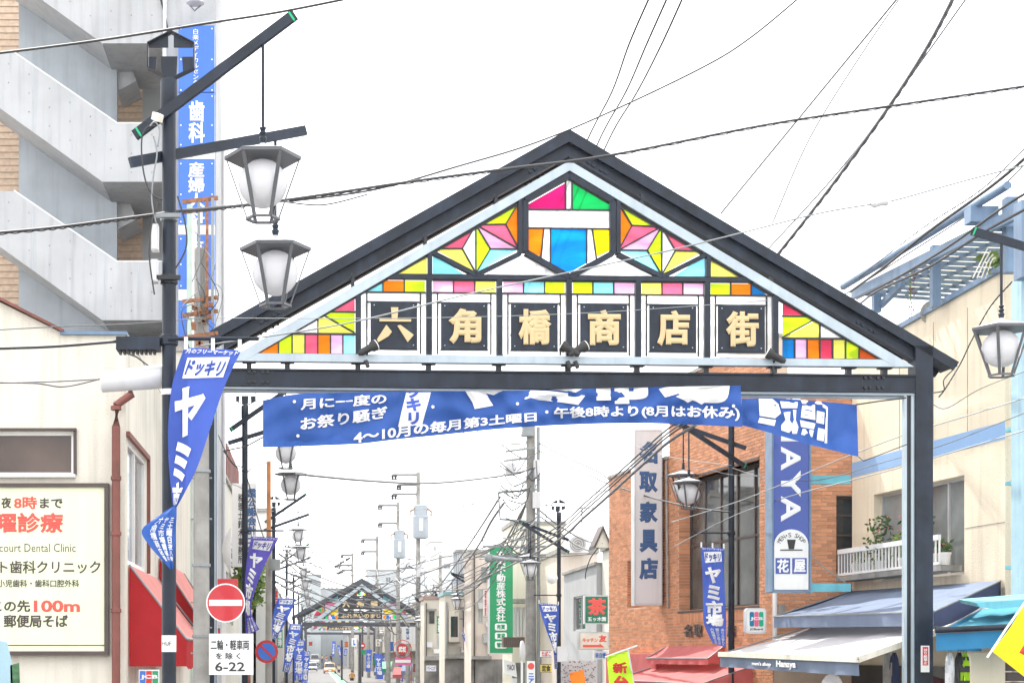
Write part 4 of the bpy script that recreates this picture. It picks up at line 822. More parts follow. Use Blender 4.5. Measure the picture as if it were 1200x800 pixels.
mb = MB(); mb.prism([KB.w(uM, zlow, -.36), KB.w(uM, ztop, -.36), KB.w(uM, ztop, -6), KB.w(uM, zlow, -6)], [KB.w(uM - .2, zlow, -.36), KB.w(uM - .2, ztop, -.36), KB.w(uM - .2, ztop, -6), KB.w(uM - .2, zlow, -6)]); mb.build('wall', m_mortar, bk)
# facade bricks: real pieces, joined because they are too small and too many to pick apart
holes = [(wu0, win[1], wu1, win[3]), (min(slot[0], slot[2]), slot[1], max(slot[0], slot[2]), slot[3])]
mb = MB(); bh, bw = .075, .25; zz = 1.0; row = 0
while zz < ztop:
    u = 0.0 - (bw / 2 if row % 2 else 0)
    lim = uM if zz > zlow else uL
    while u < lim:
        a, b = max(u, 0), min(u + bw - .012, lim); c = zz + bh - .012
        for h in holes:
            if zz + .03 > h[1] and zz + .03 < h[3]:
                if a < h[0] < b: b = h[0]
                elif a < h[2] < b: a = h[2]
                elif h[0] <= a and b <= h[2]: a = b
        if b - a > .03:
            d = random.uniform(-.002, .003); n = len(mb.v)
            mb.v += [KB.w(a, zz, d), KB.w(b, zz, d), KB.w(b, c, d), KB.w(a, c, d), KB.w(a, zz, -.012), KB.w(b, zz, -.012), KB.w(b, c, -.012), KB.w(a, c, -.012)]
            mb.f += [[n, n + 1, n + 2, n + 3], [n, n + 4, n + 5, n + 1], [n + 3, n + 2, n + 6, n + 7], [n, n + 3, n + 7, n + 4], [n + 1, n + 5, n + 6, n + 2]]
        u += bw
    zz += bh; row += 1
mb.build('brickwork', m_brick, bk, kind='stuff')
# soldier course under the window
mb = MB()
n_ = int((wu1 - wu0 + .3) / .085)
for i in range(n_):
    a = wu0 - .15 + i * .085; wrect(mb, KB, a, win[1] - .3, a + .074, win[1] - .06, -.01, .008)
mb.build('soldier_course', m_brick, bk, kind='stuff')
mb = MB(); wrect(mb, KB, uM, zlow, uL, zlow + .08, -.4, .04); wrect(mb, KB, 0, ztop, uM, ztop + .08, -.4, .04); mb.build('coping', m_concpole, bk)
# front-facing return wall whose bricks can be told apart
f35 = FP(35.45); uc = f35.uz(906, 700)[0]; ue = f35.uz(1010, 700)[0]
fw_ = hole(f35, 980, 999, 580, 672)
fw_ = (fw_[0], fw_[1], ue + .1, fw_[3])
mb = MB(); wall(mb, f35, uc + .02, 0, ue, ztop - 1.0, [fw_], -.3, -.012); mb.build('return_wall', m_mortar, bk)
window(bk, f35, (fw_[0], fw_[1], ue, fw_[3]), .25, m_darkframe, m_glass, 0, 3, .05)
zz = P(0, 742, 35.45).z; brick_m = {}; cnt = 0; row = 0; far_mb = MB()
bw2, bh2 = .235, .082
while zz < ztop - 1.1:
    u = f35.uz(906, 700)[0] + .004 - (bw2 / 2 if row % 2 else 0)
    while u < ue:
        a, b = max(u, uc + .004), min(u + bw2 - .014, ue)
        if fw_[1] - .02 < zz + .03 < fw_[3] + .02 and b > fw_[0]: b = min(b, fw_[0])
        if b - a > .03:
            px_y = CY - (zz - EYE) * F / 35.45; full = abs((b - a) - (bw2 - .014)) < 1e-4
            vis = (CX + a * F / 35.45) > 946 or px_y > 690
            if full and vis and cnt < 290 and px_y > 520:
                if 'full' not in brick_m:
                    k = MB(); k.box(0, bw2 - .014, -.002, .012, 0, bh2 - .014); brick_m['full'] = k.mesh('brick', m_brick)
                o = bpy.data.objects.new('brick', brick_m['full']); COL.objects.link(o); o.parent = bk; o.location = Vector((a, 35.45 + random.uniform(-.003, .002), zz)) - wl(bk); cnt += 1
            else: far_mb.box(a, b, 35.448, 35.462, zz, zz + bh2 - .014)
        u += bw2
    zz += bh2; row += 1
far_mb.build('brickwork', m_brick, bk, kind='stuff')
for i, (ch_, x) in enumerate((('名', 808), ('取', 820), ('店', 859))): text(ch_, KB.at, (x - 5, 731, x + 5, 746), m_darkframe, bk, .035, d=.03, th=.03)
mb = MB(); mb.tube([KB.at(783, 540, .05), KB.at(784, 640, .05), KB.at(785, 712, .05)], .03, 6); mb.build('conduit', m_concpole, bk)
mb = MB(); q = P(908, 693, 35.2); r_ = P(908, 760, 35.2); mb.tube([q, r_], .05, 8); mb.build('downpipe', m_white, bk, True)
mb = MB(); rect(mb, f35, 912, 708, 918.5, 720, 0, .12); mb.build('meter_box', m_concpole, bk)
# white furniture sign
fs = thing('furniture_sign', 'tall pale grey box sign with blue characters 名取家具店 on the brick facade', 'sign', P(758, 710, 42.)); p42 = FP(42.0)
mb = MB(); rect(mb, p42, 744.5, 504, 775, 708, -.42, 0); mb.build('sign_box', m_signwhite, fs); mb = MB()
for a, b in (((741, 506), (741.6, 707)),): pass
rect(mb, p42, 743.5, 503, 776, 505, -.43, .01); rect(mb, p42, 743.5, 706.5, 776, 709, -.43, .01); rect(mb, p42, 743.3, 505.1, 745, 706.4, -.43, .012); rect(mb, p42, 774.5, 505.1, 776, 706.4, -.43, .012); mb.build('edge_trim', m_frame, fs)
m_slate = M('slate blue letters', (.04, .10, .24), .6, var=.05, bump=0)
for c_, y0, y1 in (('名', 517, 543), ('取', 552, 577), ('家', 587, 612), ('具', 620, 647), ('店', 653, 679)): text(c_, p42.at, (749, y0, 771, y1), m_slate, fs, .055, d=.004)
for y in (538, 668): mb = MB(); mb.beam(P(776, y, 42.2), P(786, y, 42.4), .05, .05); mb.beam(P(776, y + 16, 42.2), P(786, y + 16, 42.4), .05, .05); mb.beam(P(783, y, 42.3), P(783, y + 16, 42.3), .04, .04); mb.build('wall_bracket', m_rust, fs)
# NAYA sign
ns = thing('mens_shop_sign', 'tall royal blue box sign reading NAYA sideways with a white round topped panel below', 'sign', P(927, 693, 31.8)); p31 = FP(31.8)
mb = MB(); rect(mb, p31, 905, 470, 949, 692, -.42, 0); bx_ = mb.build('sign_box', m_ltblue, ns)
mb = MB(); rect(mb, p31, 906.5, 472, 947.5, 640, .0, .01); mb.build('blue_face', m_signnavy, ns)
pts = [(907, 690.5), (947, 690.5), (947, 640)] + [(927 + 20 * math.cos(math.pi * k / 16), 638 - 18 * math.sin(math.pi * k / 16)) for k in range(17)] + [(907, 640)]
mb = MB(); slab2(mb, p31, pts, .0, .018); mb.build('white_face', m_white, ns)
mb = MB(); rect(mb, p31, 903.8, 470, 906, 693, -.44, .03); rect(mb, p31, 948, 470, 950.2, 693, -.44, .03); rect(mb, p31, 906.1, 691, 947.9, 693.5, -.44, .03); mb.build('edge_trim', m_ltblue, ns)
def side_map(x0, y0, x1, y1): # rotate text a quarter turn clockwise: reading direction runs down
    return lambda a, b, d=0: p31.at(x1 - (b) * (x1 - x0), y0 + a * (y1 - y0), d)
for c_, y0, y1 in (('B', 411, 446), ('A', 449, 484), ('N', 486, 517), ('A', 523, 551), ('Y', 551, 582), ('A', 581, 611)):
    if y1 < 480: continue
    mbx = MB(); f_ = lambda a, b, d=0, y0=y0, y1=y1: p31.at(938 - b * 23, y0 + a * (y1 - y0), d)
    textmb(c_, f_, (0, 0, 1, 1), .03, d=.012, th=.01).build('lettering', m_ink, ns)
for i, c_ in enumerate("MEN'S SHOP"):
    if c_ == ' ': continue
    an = R(155 - i * 14.5); cx_, cy_ = 927 + 15.5 * math.cos(an), 639.5 - 13 * math.sin(an); rot = math.pi / 2 - an
    wd = 1.3 if c_ == "'" else 3.4
    def f_(a, b, d=0, cx_=cx_, cy_=cy_, rot=rot, wd=wd):
        X, Y = (a - .5) * wd, (b - .5) * (5.2 if wd > 2 else 2); return p31.at(cx_ + X * math.cos(rot) - Y * math.sin(rot), cy_ + X * math.sin(rot) + Y * math.cos(rot), d)
    textmb(c_, f_, (0, 0, 1, 1), .0, d=.022, th=.001).build('lettering', m_black, ns)
mb = MB(); slab2(mb, p31, [(922, 632), (932, 632), (930, 643), (924, 643)], .018, .03); rect(mb, p31, 914, 643.5, 940, 644.8, .018, .026); mb.build('logo', m_black, ns)
for c_, x0 in (('花', 908.5), ('屋', 928)): mb = MB(); rect(mb, p31, x0, 653.5, x0 + 17, 672, .018, .026); o = mb.build('blue_square', m_signnavy, ns); text(c_, p31.at, (x0 + 1.5, 655, x0 + 15.5, 670.5), m_ink, o, .035, d=.028)
for y0, y1 in ((556, 566), (683, 692.5)):
    mb = MB(); rect(mb, p31, 950.5, y0, 999, y1, -.22, -.1); rect(mb, p31, 950.3, y0 - 3, 953, y1 + 2, -.24, -.06); mb.build('support_beam', m_turq, ns)
t = thing('card_sign', 'rounded white card brand sign with JCB on three coloured bars on the brick wall', 'sign', P(886, 745, 35)); p35b = FP(35.0)
def rr(x0, y0, x1, y1, r):
    o = []
    for cx_, cy_, a0 in ((x1 - r, y0 + r, -90), (x1 - r, y1 - r, 0), (x0 + r, y1 - r, 90), (x0 + r, y0 + r, 180)):
        for k in range(5): a = R(a0 + k * 22.5); o.append((cx_ + r * math.cos(a), cy_ + r * math.sin(a)))
    return o
mb = MB(); slab2(mb, p35b, rr(874, 712, 898, 742, 4), -.2, 0); mb.build('sign_box', m_signwhite, t); mb = MB(); slab2(mb, p35b, rr(875.6, 713.6, 896.4, 740.4, 3), 0, .012); mb.build('face', m_white, t)
for i, m_ in enumerate((M('teal ink', (.0, .18, .32), .5, bump=0), M('pink ink', (.75, .12, .25), .5, bump=0), M('emerald ink', (0, .38, .2), .5, bump=0))): mb = MB(); slab2(mb, p35b, rr(878.3 + i * 5.5, 716.5, 883.3 + i * 5.5, 733.5, 1.6), .012, .02); mb.build('colour_bar', m_, t)
text('JCB', p35b.at, (879, 722.5, 894, 727), m_ink, t, .05, d=.022); text('JCBcard', p35b.at, (878.5, 735.5, 893.5, 738.5), m_black, t, .03, d=.014)
# pink/red awnings on the brick facade
for lab, yt, yb, yv, x0, x1, po, off in (('upper faded red awning with scalloped edge on the brick facade', 757, 764, 12, 782, 850, .5, 0), ('lower faded red awning of the brick shop, longer than the upper', 778, 795, 6, 776, 883, 1.3, 0)):
    u0, zt_ = KB.uz(x0, yt); u1, _ = KB.uz(x1, yt)
    zb_ = zt_ - (.30 if yt < 770 else .40)
    awning(lab, KB.w(u0, zt_, .02), KB.w(u1, zt_, .02), KB.w(u0 + .2, zb_, po), KB.w(u1 - .2, zb_, po), .12 if yt < 770 else .12, m_pinkcloth, True, 26)
mb = MB(); u0, z0_ = KB.uz(722, 766); u1, _ = KB.uz(782, 766); wrect(mb, KB, min(u0, u1), z0_ - .9, max(u0, u1), z0_, 0, .3); mb.build('shopfront_fascia', m_pinkcloth, bk)
# ---------------------------------------------------------------- cream building at right
cb = thing('cream_shop_building', 'warm cream rendered building at right with a blue stripe, balcony and sloping parapet', 'building', (13, 32, 0))
CB = Pl(Vector((P(998, 0, 35.45).x, 35.42, 0)), (-.105, 1))
if CB.u.y < 0: CB.u = -CB.u
def cu_(x, y=700): return CB.uz(x, y)[0]
ua, ub_ = cu_(1178), 0.0
wz1 = CB.uz(1130, 556)[1]; wz0 = CB.uz(1130, 672)[1]; cw_ = (cu_(1130), wz0, cu_(1024), wz1)
zr = CB.uz(1178, 372)[1]
mb = MB(); zflat = CB.uz(998, 418)[1]; wall(mb, CB, ua, 0, ub_, zflat, [cw_], -.3, 0)
w0, w1 = CB.w(ub_, zflat), CB.w(ua, zflat); mb.prism([w0, w1, CB.at(1178, 316)], [p - CB.n * .3 for p in (w0, w1, CB.at(1178, 316))]); mb.build('wall', m_cream2, cb)
mb = MB(); p_, q_ = CB.at(1178, 316), w0; q_ = CB.w(ub_, zflat); mb.beam(p_ + Vector((0, 0, .04)) - CB.n * .1, q_ + Vector((0, 0, .04)) - CB.n * .1, .34, .10); mb.build('parapet_coping', m_ltblue, cb)
mb = MB(); zs0 = CB.uz(1176, 494)[1]; zs1 = CB.uz(1176, 514.5)[1]; wrect(mb, CB, ua, zs1, ub_, zs0, 0, .008); mb.build('blue_stripe', M('stripe blue', (.26, .42, .66), .8, var=.04, bump=.2), cb)
mb = MB()
for x in (1054, 1094, 1134): u, _ = CB.uz(x, 600); wrect(mb, CB, u - .008, zs0 + .01, u + .008, zflat, 0, .006)
wrect(mb, CB, ua, wz0 + .85, cu_(1131), wz0 + .862, 0, .006); mb.build('render_joints', m_concpole, cb)
window(cb, CB, cw_, .2, m_frame, glass_mat('curtained glass', (.20, .22, .22), .10), 3, 0, .06)
mb = MB(); r0, r1 = CB.w(cu_(1126), 0, .0), CB.w(cu_(1002), 0, .0)
zr0 = CB.uz(1063, 668)[1]; zr1 = CB.uz(1063, 641)[1]
U0, U1 = cu_(1124), cu_(1003)
bal = None
mb = MB(); wrect(mb, CB, U0 - .1, zr0 - .12, U1 + .1, zr0 - .02, 0, .42); bal = mb.build('balcony_ledge', m_concpole, cb)
mb = MB(); wrect(mb, CB, U0, zr1, U1, zr1 + .10, .36, .42); wrect(mb, CB, U0, zr0, U1, zr0 + .05, .37, .41); mb.build('rail', m_white, bal)
n_ = 30; br = MB(); br.box(-.014, .014, -.014, .014, 0, zr1 - zr0 - .05); bme = br.mesh('baluster', m_white)
for i in range(n_ + 1):
    o = bpy.data.objects.new('baluster', bme); COL.objects.link(o); o.parent = bal; o.location = CB.w(U0 + (U1 - U0) * i / n_, zr0 + .05, .39) - wl(bal)
def plant(label, base, h, r, n, mat, pot=None, group=None, flowers=0, name='potted_plant', cat='plant', lf=.05):
    t = thing(name, label, cat, base, group)
    if pot: mb = MB(); mb.lathe(base, [(pot * .75, 0), (pot, .2), (pot * 1.08, .2), (pot * 1.08, .24), (pot * .9, .24)], 12); mb.build('pot', m_white, t, True)
    mb = MB(); sm = MB(); b = Vector(base) + Vector((0, 0, .2 if pot else 0))
    for k in range(max(3, n // 30)): e = b + Vector((random.uniform(-r, r) * .7, random.uniform(-r, r) * .7, h * random.uniform(.6, 1))); sm.tube([b, b.lerp(e, .5) + Vector((0, 0, .05)), e], .006, 4)
    sm.build('stems', m_leaf, t)
    for k in range(n):
        a = random.uniform(0, 6.28); rr_ = r * random.random() ** .5; p = b + Vector((rr_ * math.cos(a), rr_ * math.sin(a), h * random.random() ** .8)); d = Vector((random.uniform(-1, 1), random.uniform(-1, 1), random.uniform(-.3, 1))).normalized(); s_ = d.cross(Vector((random.random(), random.random(), random.random()))).normalized(); L = lf * random.uniform(.7, 1.6)
        mb.poly([p, p + d * L * .5 + s_ * L * .25, p + d * L, p + d * L * .5 - s_ * L * .25])
    mb.build('foliage', mat, t, kind='stuff')
    if flowers:
        mb = MB()
        for k in range(flowers): p = b + Vector((random.uniform(-r, r), random.uniform(-r, r), h * random.uniform(.6, 1.05))); mb.lathe(p, [(.005, -.01), (.03, 0), (.015, .02)], 6)
        mb.build('flowers', m_pinkflower, t)
    return t
for i, (x, h, r, fl, lab) in enumerate(((1014, .28, .14, 5, 'small flowering pot at the far end of the balcony'), (1026, .35, .15, 0, 'white pot second from the far end of the balcony'), (1043, .95, .32, 9, 'largest bushy plant with pink flowers on the balcony'), (1070, .5, .15, 3, 'potted plant mostly hidden by the gate post on the balcony'), (1097, .85, .10, 0, 'tall thin green shoot on the balcony right of the gate post'), (1108, .3, .14, 6, 'pink flowering pot left of the last white pot on the balcony'), (1119, .22, .12, 4, 'white pot with pink flowers at the near end of the balcony'))):
    plant(lab, CB.w(cu_(x), zr0, .2), h, r, 160 if h > .6 else 60, m_leaf2 if i % 2 else m_leaf, .11, 'potted plants on the balcony', fl, lf=.09)
# near corner of the cream building and the light blue building
mb = MB(); c0 = CB.w(ua, 0); mb.prism([c0, c0 + Vector((.95, 0, 0)), c0 + Vector((.95, 0, CB.at(1178, 316).z)), c0 + Vector((0, 0, CB.at(1178, 316).z))], [c0 + Vector((0, .3, 0)), c0 + Vector((.95, .3, 0)), c0 + Vector((.95, .3, CB.at(1178, 316).z)), c0 + Vector((0, .3, CB.at(1178, 316).z))]); mb.build('corner_wall', m_cream2, cb)
mb = MB(); q = P(1191, 0, 28.2); mb.tube([(q.x, q.y, 0), (q.x, q.y, P(0, 452, 28.2).z), (q.x + .1, q.y, P(0, 325, 28.2).z)], .075, 10); mb.build('downpipe', m_cream, cb, True)
for y in (500, 563, 662): mb = MB(); a = P(1185, y, 28); mb.box(a.x, a.x + .6, 27.9, 28.25, a.z - .06, a.z + .0); mb.build('pipe_bracket', m_turq, cb)
lb = thing('light_blue_building', 'light blue painted steel column and wall at the right edge', 'building', P(1210, 975, 27)); mb = MB(); a = P(1197, 0, 26.8); mb.box(a.x, a.x + 2.5, 26.8, 27.2, 2.3, P(0, 325, 26.8).z); mb.build('wall', M('pale blue wall', (.34, .50, .58), .8, var=.1, bump=.3, streak=.2), lb)
mb = MB(); a = P(1194, 300, 26.5); mb.box(a.x, a.x + .35, 26.4, 26.7, P(0, 326, 26.5).z, P(0, 236, 26.5).z); mb.build('column', m_ltblue, lb)
# steel pergola on the cream building roof
pg = thing('roof_pergola', 'light blue steel pergola with sloping slats on top of the cream building', 'pergola', CB.w(ua / 2, zr))
def pb(a, b, w, h, name='beam', m_=m_ltblue, Y0=None): mb = MB(); mb.beam(a, b, w, h); return mb.build(name, m_, pg)
tb = lambda x, y, Y: P(x, y, Y)
mbx = MB(); mbx.tube([tb(988, 336, 34.4), tb(1181, 217, 27.9)], .075, 10); mbx.build('rail', m_ltblue, pg, True)
pb(tb(1000, 345, 34.5), tb(1200, 246, 27.6), .10, .20, 'beam'); pb(tb(1026, 340, 36.5), tb(1215, 248, 29.6), .08, .12, 'beam'); pb(tb(1030, 338, 38), tb(1215, 262, 31.4), .08, .1, 'beam')
for i in range(19):
    t_ = i / 18; a = tb(1003, 344, 34.3).lerp(tb(1200, 250, 27.6), t_); b = a + Vector((3.6, .6, -.1 + .013 * i)); pb(a, b, .04, .07, 'slat')
for i in range(6):
    s_ = .55 * (i + 1); a = tb(1003, 344, 34.3) + Vector((s_, .1 * s_, 0)); b = tb(1200, 250, 27.6) + Vector((s_, .1 * s_, 0)); pb(a, b, .05, .05, 'cross_slat', m_ltblue)
for x, y0, y1, Y, w in ((1027, 336, 366, 34.2, .16), (1096, 288, 360, 31.2, .16), (1183.5, 232, 320, 28.6, .2)): pb(tb(x, y0, Y), tb(x, y1, Y), w, w, 'post')
pb(tb(1032, 358, 34.2), tb(1058, 332, 33), .1, .12, 'brace'); pb(tb(1150, 244, 29), tb(1150, 262, 29), .5, .3, 'bracket')
mb = MB(); mb.poly([tb(1003, 340, 35.2), tb(1200, 240, 28.2), tb(1200, 240, 28.2) + Vector((4.2, .8, .3)), tb(1003, 340, 35.2) + Vector((4.2, .8, .3))]); mb.build('shade_sheet', cloth_mat('cream shade sheet', (.70, .66, .55), .6), pg)
plant('thin creeper climbing the middle pergola post', tb(1093, 362, 31.3), 1.0, .08, 70, m_leaf, name='creeper', lf=.06); plant('bare twiggy creeper left of the middle pergola post', tb(1068, 372, 32), .95, .07, 60, m_brownsteel, name='creeper', lf=.05)
plant('spiky green plant behind the nearest pergola post', tb(1177, 322, 29.5), .4, .3, 40, m_leaf2, name='spiky_plant', lf=.2)
for i in range(4): wire(('left end', 'second', 'third', 'right end')[i] + ' of four cream ropes hanging from the pergola slats', [(1158 + i * 3, 290 + i * 4, 29), (1150 + i * 4, 306, 29), (1140 + i * 5, 326, 29)], .012, m_cream, group='cream ropes tied to the pergola', name='rope')
t = thing('satellite_dish', 'small grey green dish behind the cream parapet', 'dish', P(1093, 370, 31.6)); mb = MB(); mb.tube([P(1093, 366, 32.1), P(1093, 366, 32.0)], [.2, .24], 18); mb.build('dish', m_concpole, t, True)
# grey blue awning, white awning
A0, A1 = CB.w(cu_(1000), CB.uz(1000, 692)[1], .02), CB.w(cu_(1174), CB.uz(1174, 680)[1], .02)
aw = awning('grey blue fixed awning above the white one on the cream building', A0, A1, P(907, 722, 34.6), P(1094, 716, 26.9), .24, m_greycloth, True, 0, val_mat=m_greycloth, end_mat=m_navycloth)
wB0, wB1 = P(905, 738, 35.2), P(1063, 733, 29.5)
WA0, WA1 = P(844, 766, 35.1), P(1006, 772, 26.4)
wt0 = CB.w(cu_(1000) , P(0, 728, 35).z, .05); wt1 = CB.w(cu_(1150), wt0.z, .05)
wa = awning('wide white retractable awning with a grey valance reading Hanaya', Vector((11.2, 35.1, 3.2)), Vector((12.0, 27.2, 3.35)), WA0, WA1, .27, m_whitecloth, False, 0, val_mat=m_greycloth)
mb = MB(); mb.beam(WA0, WA1, .10, .10); mb.build('front_bar', m_cream, wa); mb = MB(); mb.beam(WA1, Vector((12.0, 27.2, 3.35)), .05, .10); mb.build('arm', m_cream, wa)
vl = lambda x, y, d=0: (lambda t_: WA0.lerp(WA1, t_))((x - 844) / 162) if False else None
dv = (WA1 - WA0)
def vmap(x, y, d=0): t_ = x; p = WA0.lerp(WA1, t_); return p + Vector((-d - .03, -.2 * d, -.05 - y * .23))
text("men's shop", vmap, (.30, .30, .45, .72), m_ink, wa, .02, d=.01); text('Hanaya', vmap, (.49, .12, .63, .80), m_ink, wa, .045, d=.01)
mb = MB(); mb.prism([P(907, 733, 35.3), P(1064, 733, 30), P(1064, 800, 30), P(907, 800, 35.3)], [p + Vector((.3, 0, 0)) for p in (P(907, 733, 35.3), P(1064, 733, 30), P(1064, 800, 30), P(907, 800, 35.3))])
# turquoise awning and clothes at right
ta = awning('bright blue awning at the right edge with a dark roller front', P(1150, 713, 27), P(1262, 704, 26.8), P(1097, 741, 23.8), P(1245, 734, 23.6), .26, m_tealcloth, True, 0, val_mat=m_valance)
mb = MB(); mb.tube([P(1096, 738, 23.75), P(1246, 731, 23.55)], .045, 10); mb.build('roller', m_steel, ta, True)
t = thing('metal_canopy', 'small dented turquoise sheet canopy above the bright blue awning', 'canopy', P(1190, 712, 25)); mb = MB(); mb.prism([P(1144, 706, 25), P(1260, 697, 25), P(1260, 705, 25), P(1166, 713, 25), P(1148, 711, 25)], [p + Vector((.2, 1.2, .1)) for p in (P(1144, 706, 25), P(1260, 697, 25), P(1260, 705, 25), P(1166, 713, 25), P(1148, 711, 25))]); mb.build('sheet', m_turq, t)
mb = MB(); mb.box(P(1138, 0, 25.6).x, P(1178, 0, 25.6).x, 25.6, 25.9, 0, P(0, 764, 25.6).z); t = thing('beige_pillar', 'plain beige shop pillar under the bright blue awning', 'pillar', P(1158, 900, 25.6)); mb.build('shaft', m_cream2, t)
t = thing('shutter_panel', 'dark slatted shutter behind the yellow flag at lower right', 'shutter', P(1190, 900, 25.8)); mb = MB()
for i in range(16): z = .4 + i * .16; a = P(1180, 0, 25.8); mb.box(a.x, a.x + .9, 25.8 + .02 * (i % 2), 25.9, z, z + .14)
mb.build('slats', m_darkframe, t, kind='stuff')
yf = thing('yellow_flag', 'yellow flag with a red character on a slanted white pole at lower right', 'flag', P(1170, 790, 18)); yc = Cloth([(1200, 706), (1187, 730), (1171, 752), (1163, 763)], [(1262, 720), (1250, 760), (1235, 790), (1225, 812)], 18.2, False, .06, 1.2, 1); yc.build('flag_cloth', m_yellow, yf, 14, 18)
mb = MB(); mb.tube([P(1157, 770, 18.1), P(1178, 738, 18.1), P(1202, 704, 18.1)], .012, 6); mb.build('flag_pole', m_white, yf); text('中', yc.at, (.35, .32, .75, .75), m_redink, yf, .08, d=.03)
for i, (x, lab, m_) in enumerate(((1113, 'grey shirt hanging under the bright blue awning beside the gate post', m_signwhite), (1124, 'dark jacket hanging under the bright blue awning', m_black), (1131, 'black and lime striped shirt hanging under the bright blue awning', m_lime), (1040, 'patterned blouse hanging under the white awning by the gate post', m_concpole), (1048, 'dark coat hanging under the white awning beside the gate post', m_navycloth), (975, 'cream shirt on a hanger under the white awning', m_whitecloth))):
    y0 = 764 if x > 1060 else (764 if x > 1000 else 789); Y = 24.5 if x > 1060 else 28.5; t = thing('hanging_clothes', lab, 'clothes', P(x, y0, Y), 'clothes hung outside the shops'); w_ = 7 if x > 1000 else 16
    c_ = Cloth([(x - w_ * .3, y0), (x - w_ * .75, y0 + 10), (x - w_ * .8, y0 + 30), (x - w_ * .85, y0 + 62)], [(x + w_ * .3, y0), (x + w_ * .75, y0 + 10), (x + w_ * .8, y0 + 30), (x + w_ * .85, y0 + 62)], Y, False, .03, .6, i)
    c_.build('garment', m_, t, 8, 12); mb = MB(); mb.tube([P(x - w_ * .3, y0, Y), P(x, y0 - 4, Y), P(x + w_ * .3, y0, Y)], .008, 5); mb.build('hanger', m_galv, t)
    if 'striped' in lab:
        mb = MB()
        for k in (.2, .45, .7): mb.v += [c_.at(0, k, .02), c_.at(1, k, .02), c_.at(1, k + .12, .02), c_.at(0, k + .12, .02)]; n = len(mb.v) - 4; mb.f.append([n, n + 1, n + 2, n + 3])
        mb.build('black_stripes', m_black, t)
t = thing('shop_interior', 'dark shop interior seen below the white awning', 'shopfront', P(1030, 900, 30)); mb = MB(); mb.prism([CB.w(ua + .1, 0, .03), CB.w(-.1, 0, .03), CB.w(-.1, 2.2, .03), CB.w(ua + .1, 2.2, .03)], [CB.w(ua + .1, 0, .06), CB.w(-.1, 0, .06), CB.w(-.1, 2.2, .06), CB.w(ua + .1, 2.2, .06)]); mb.build('shop_window', m_glass, t)
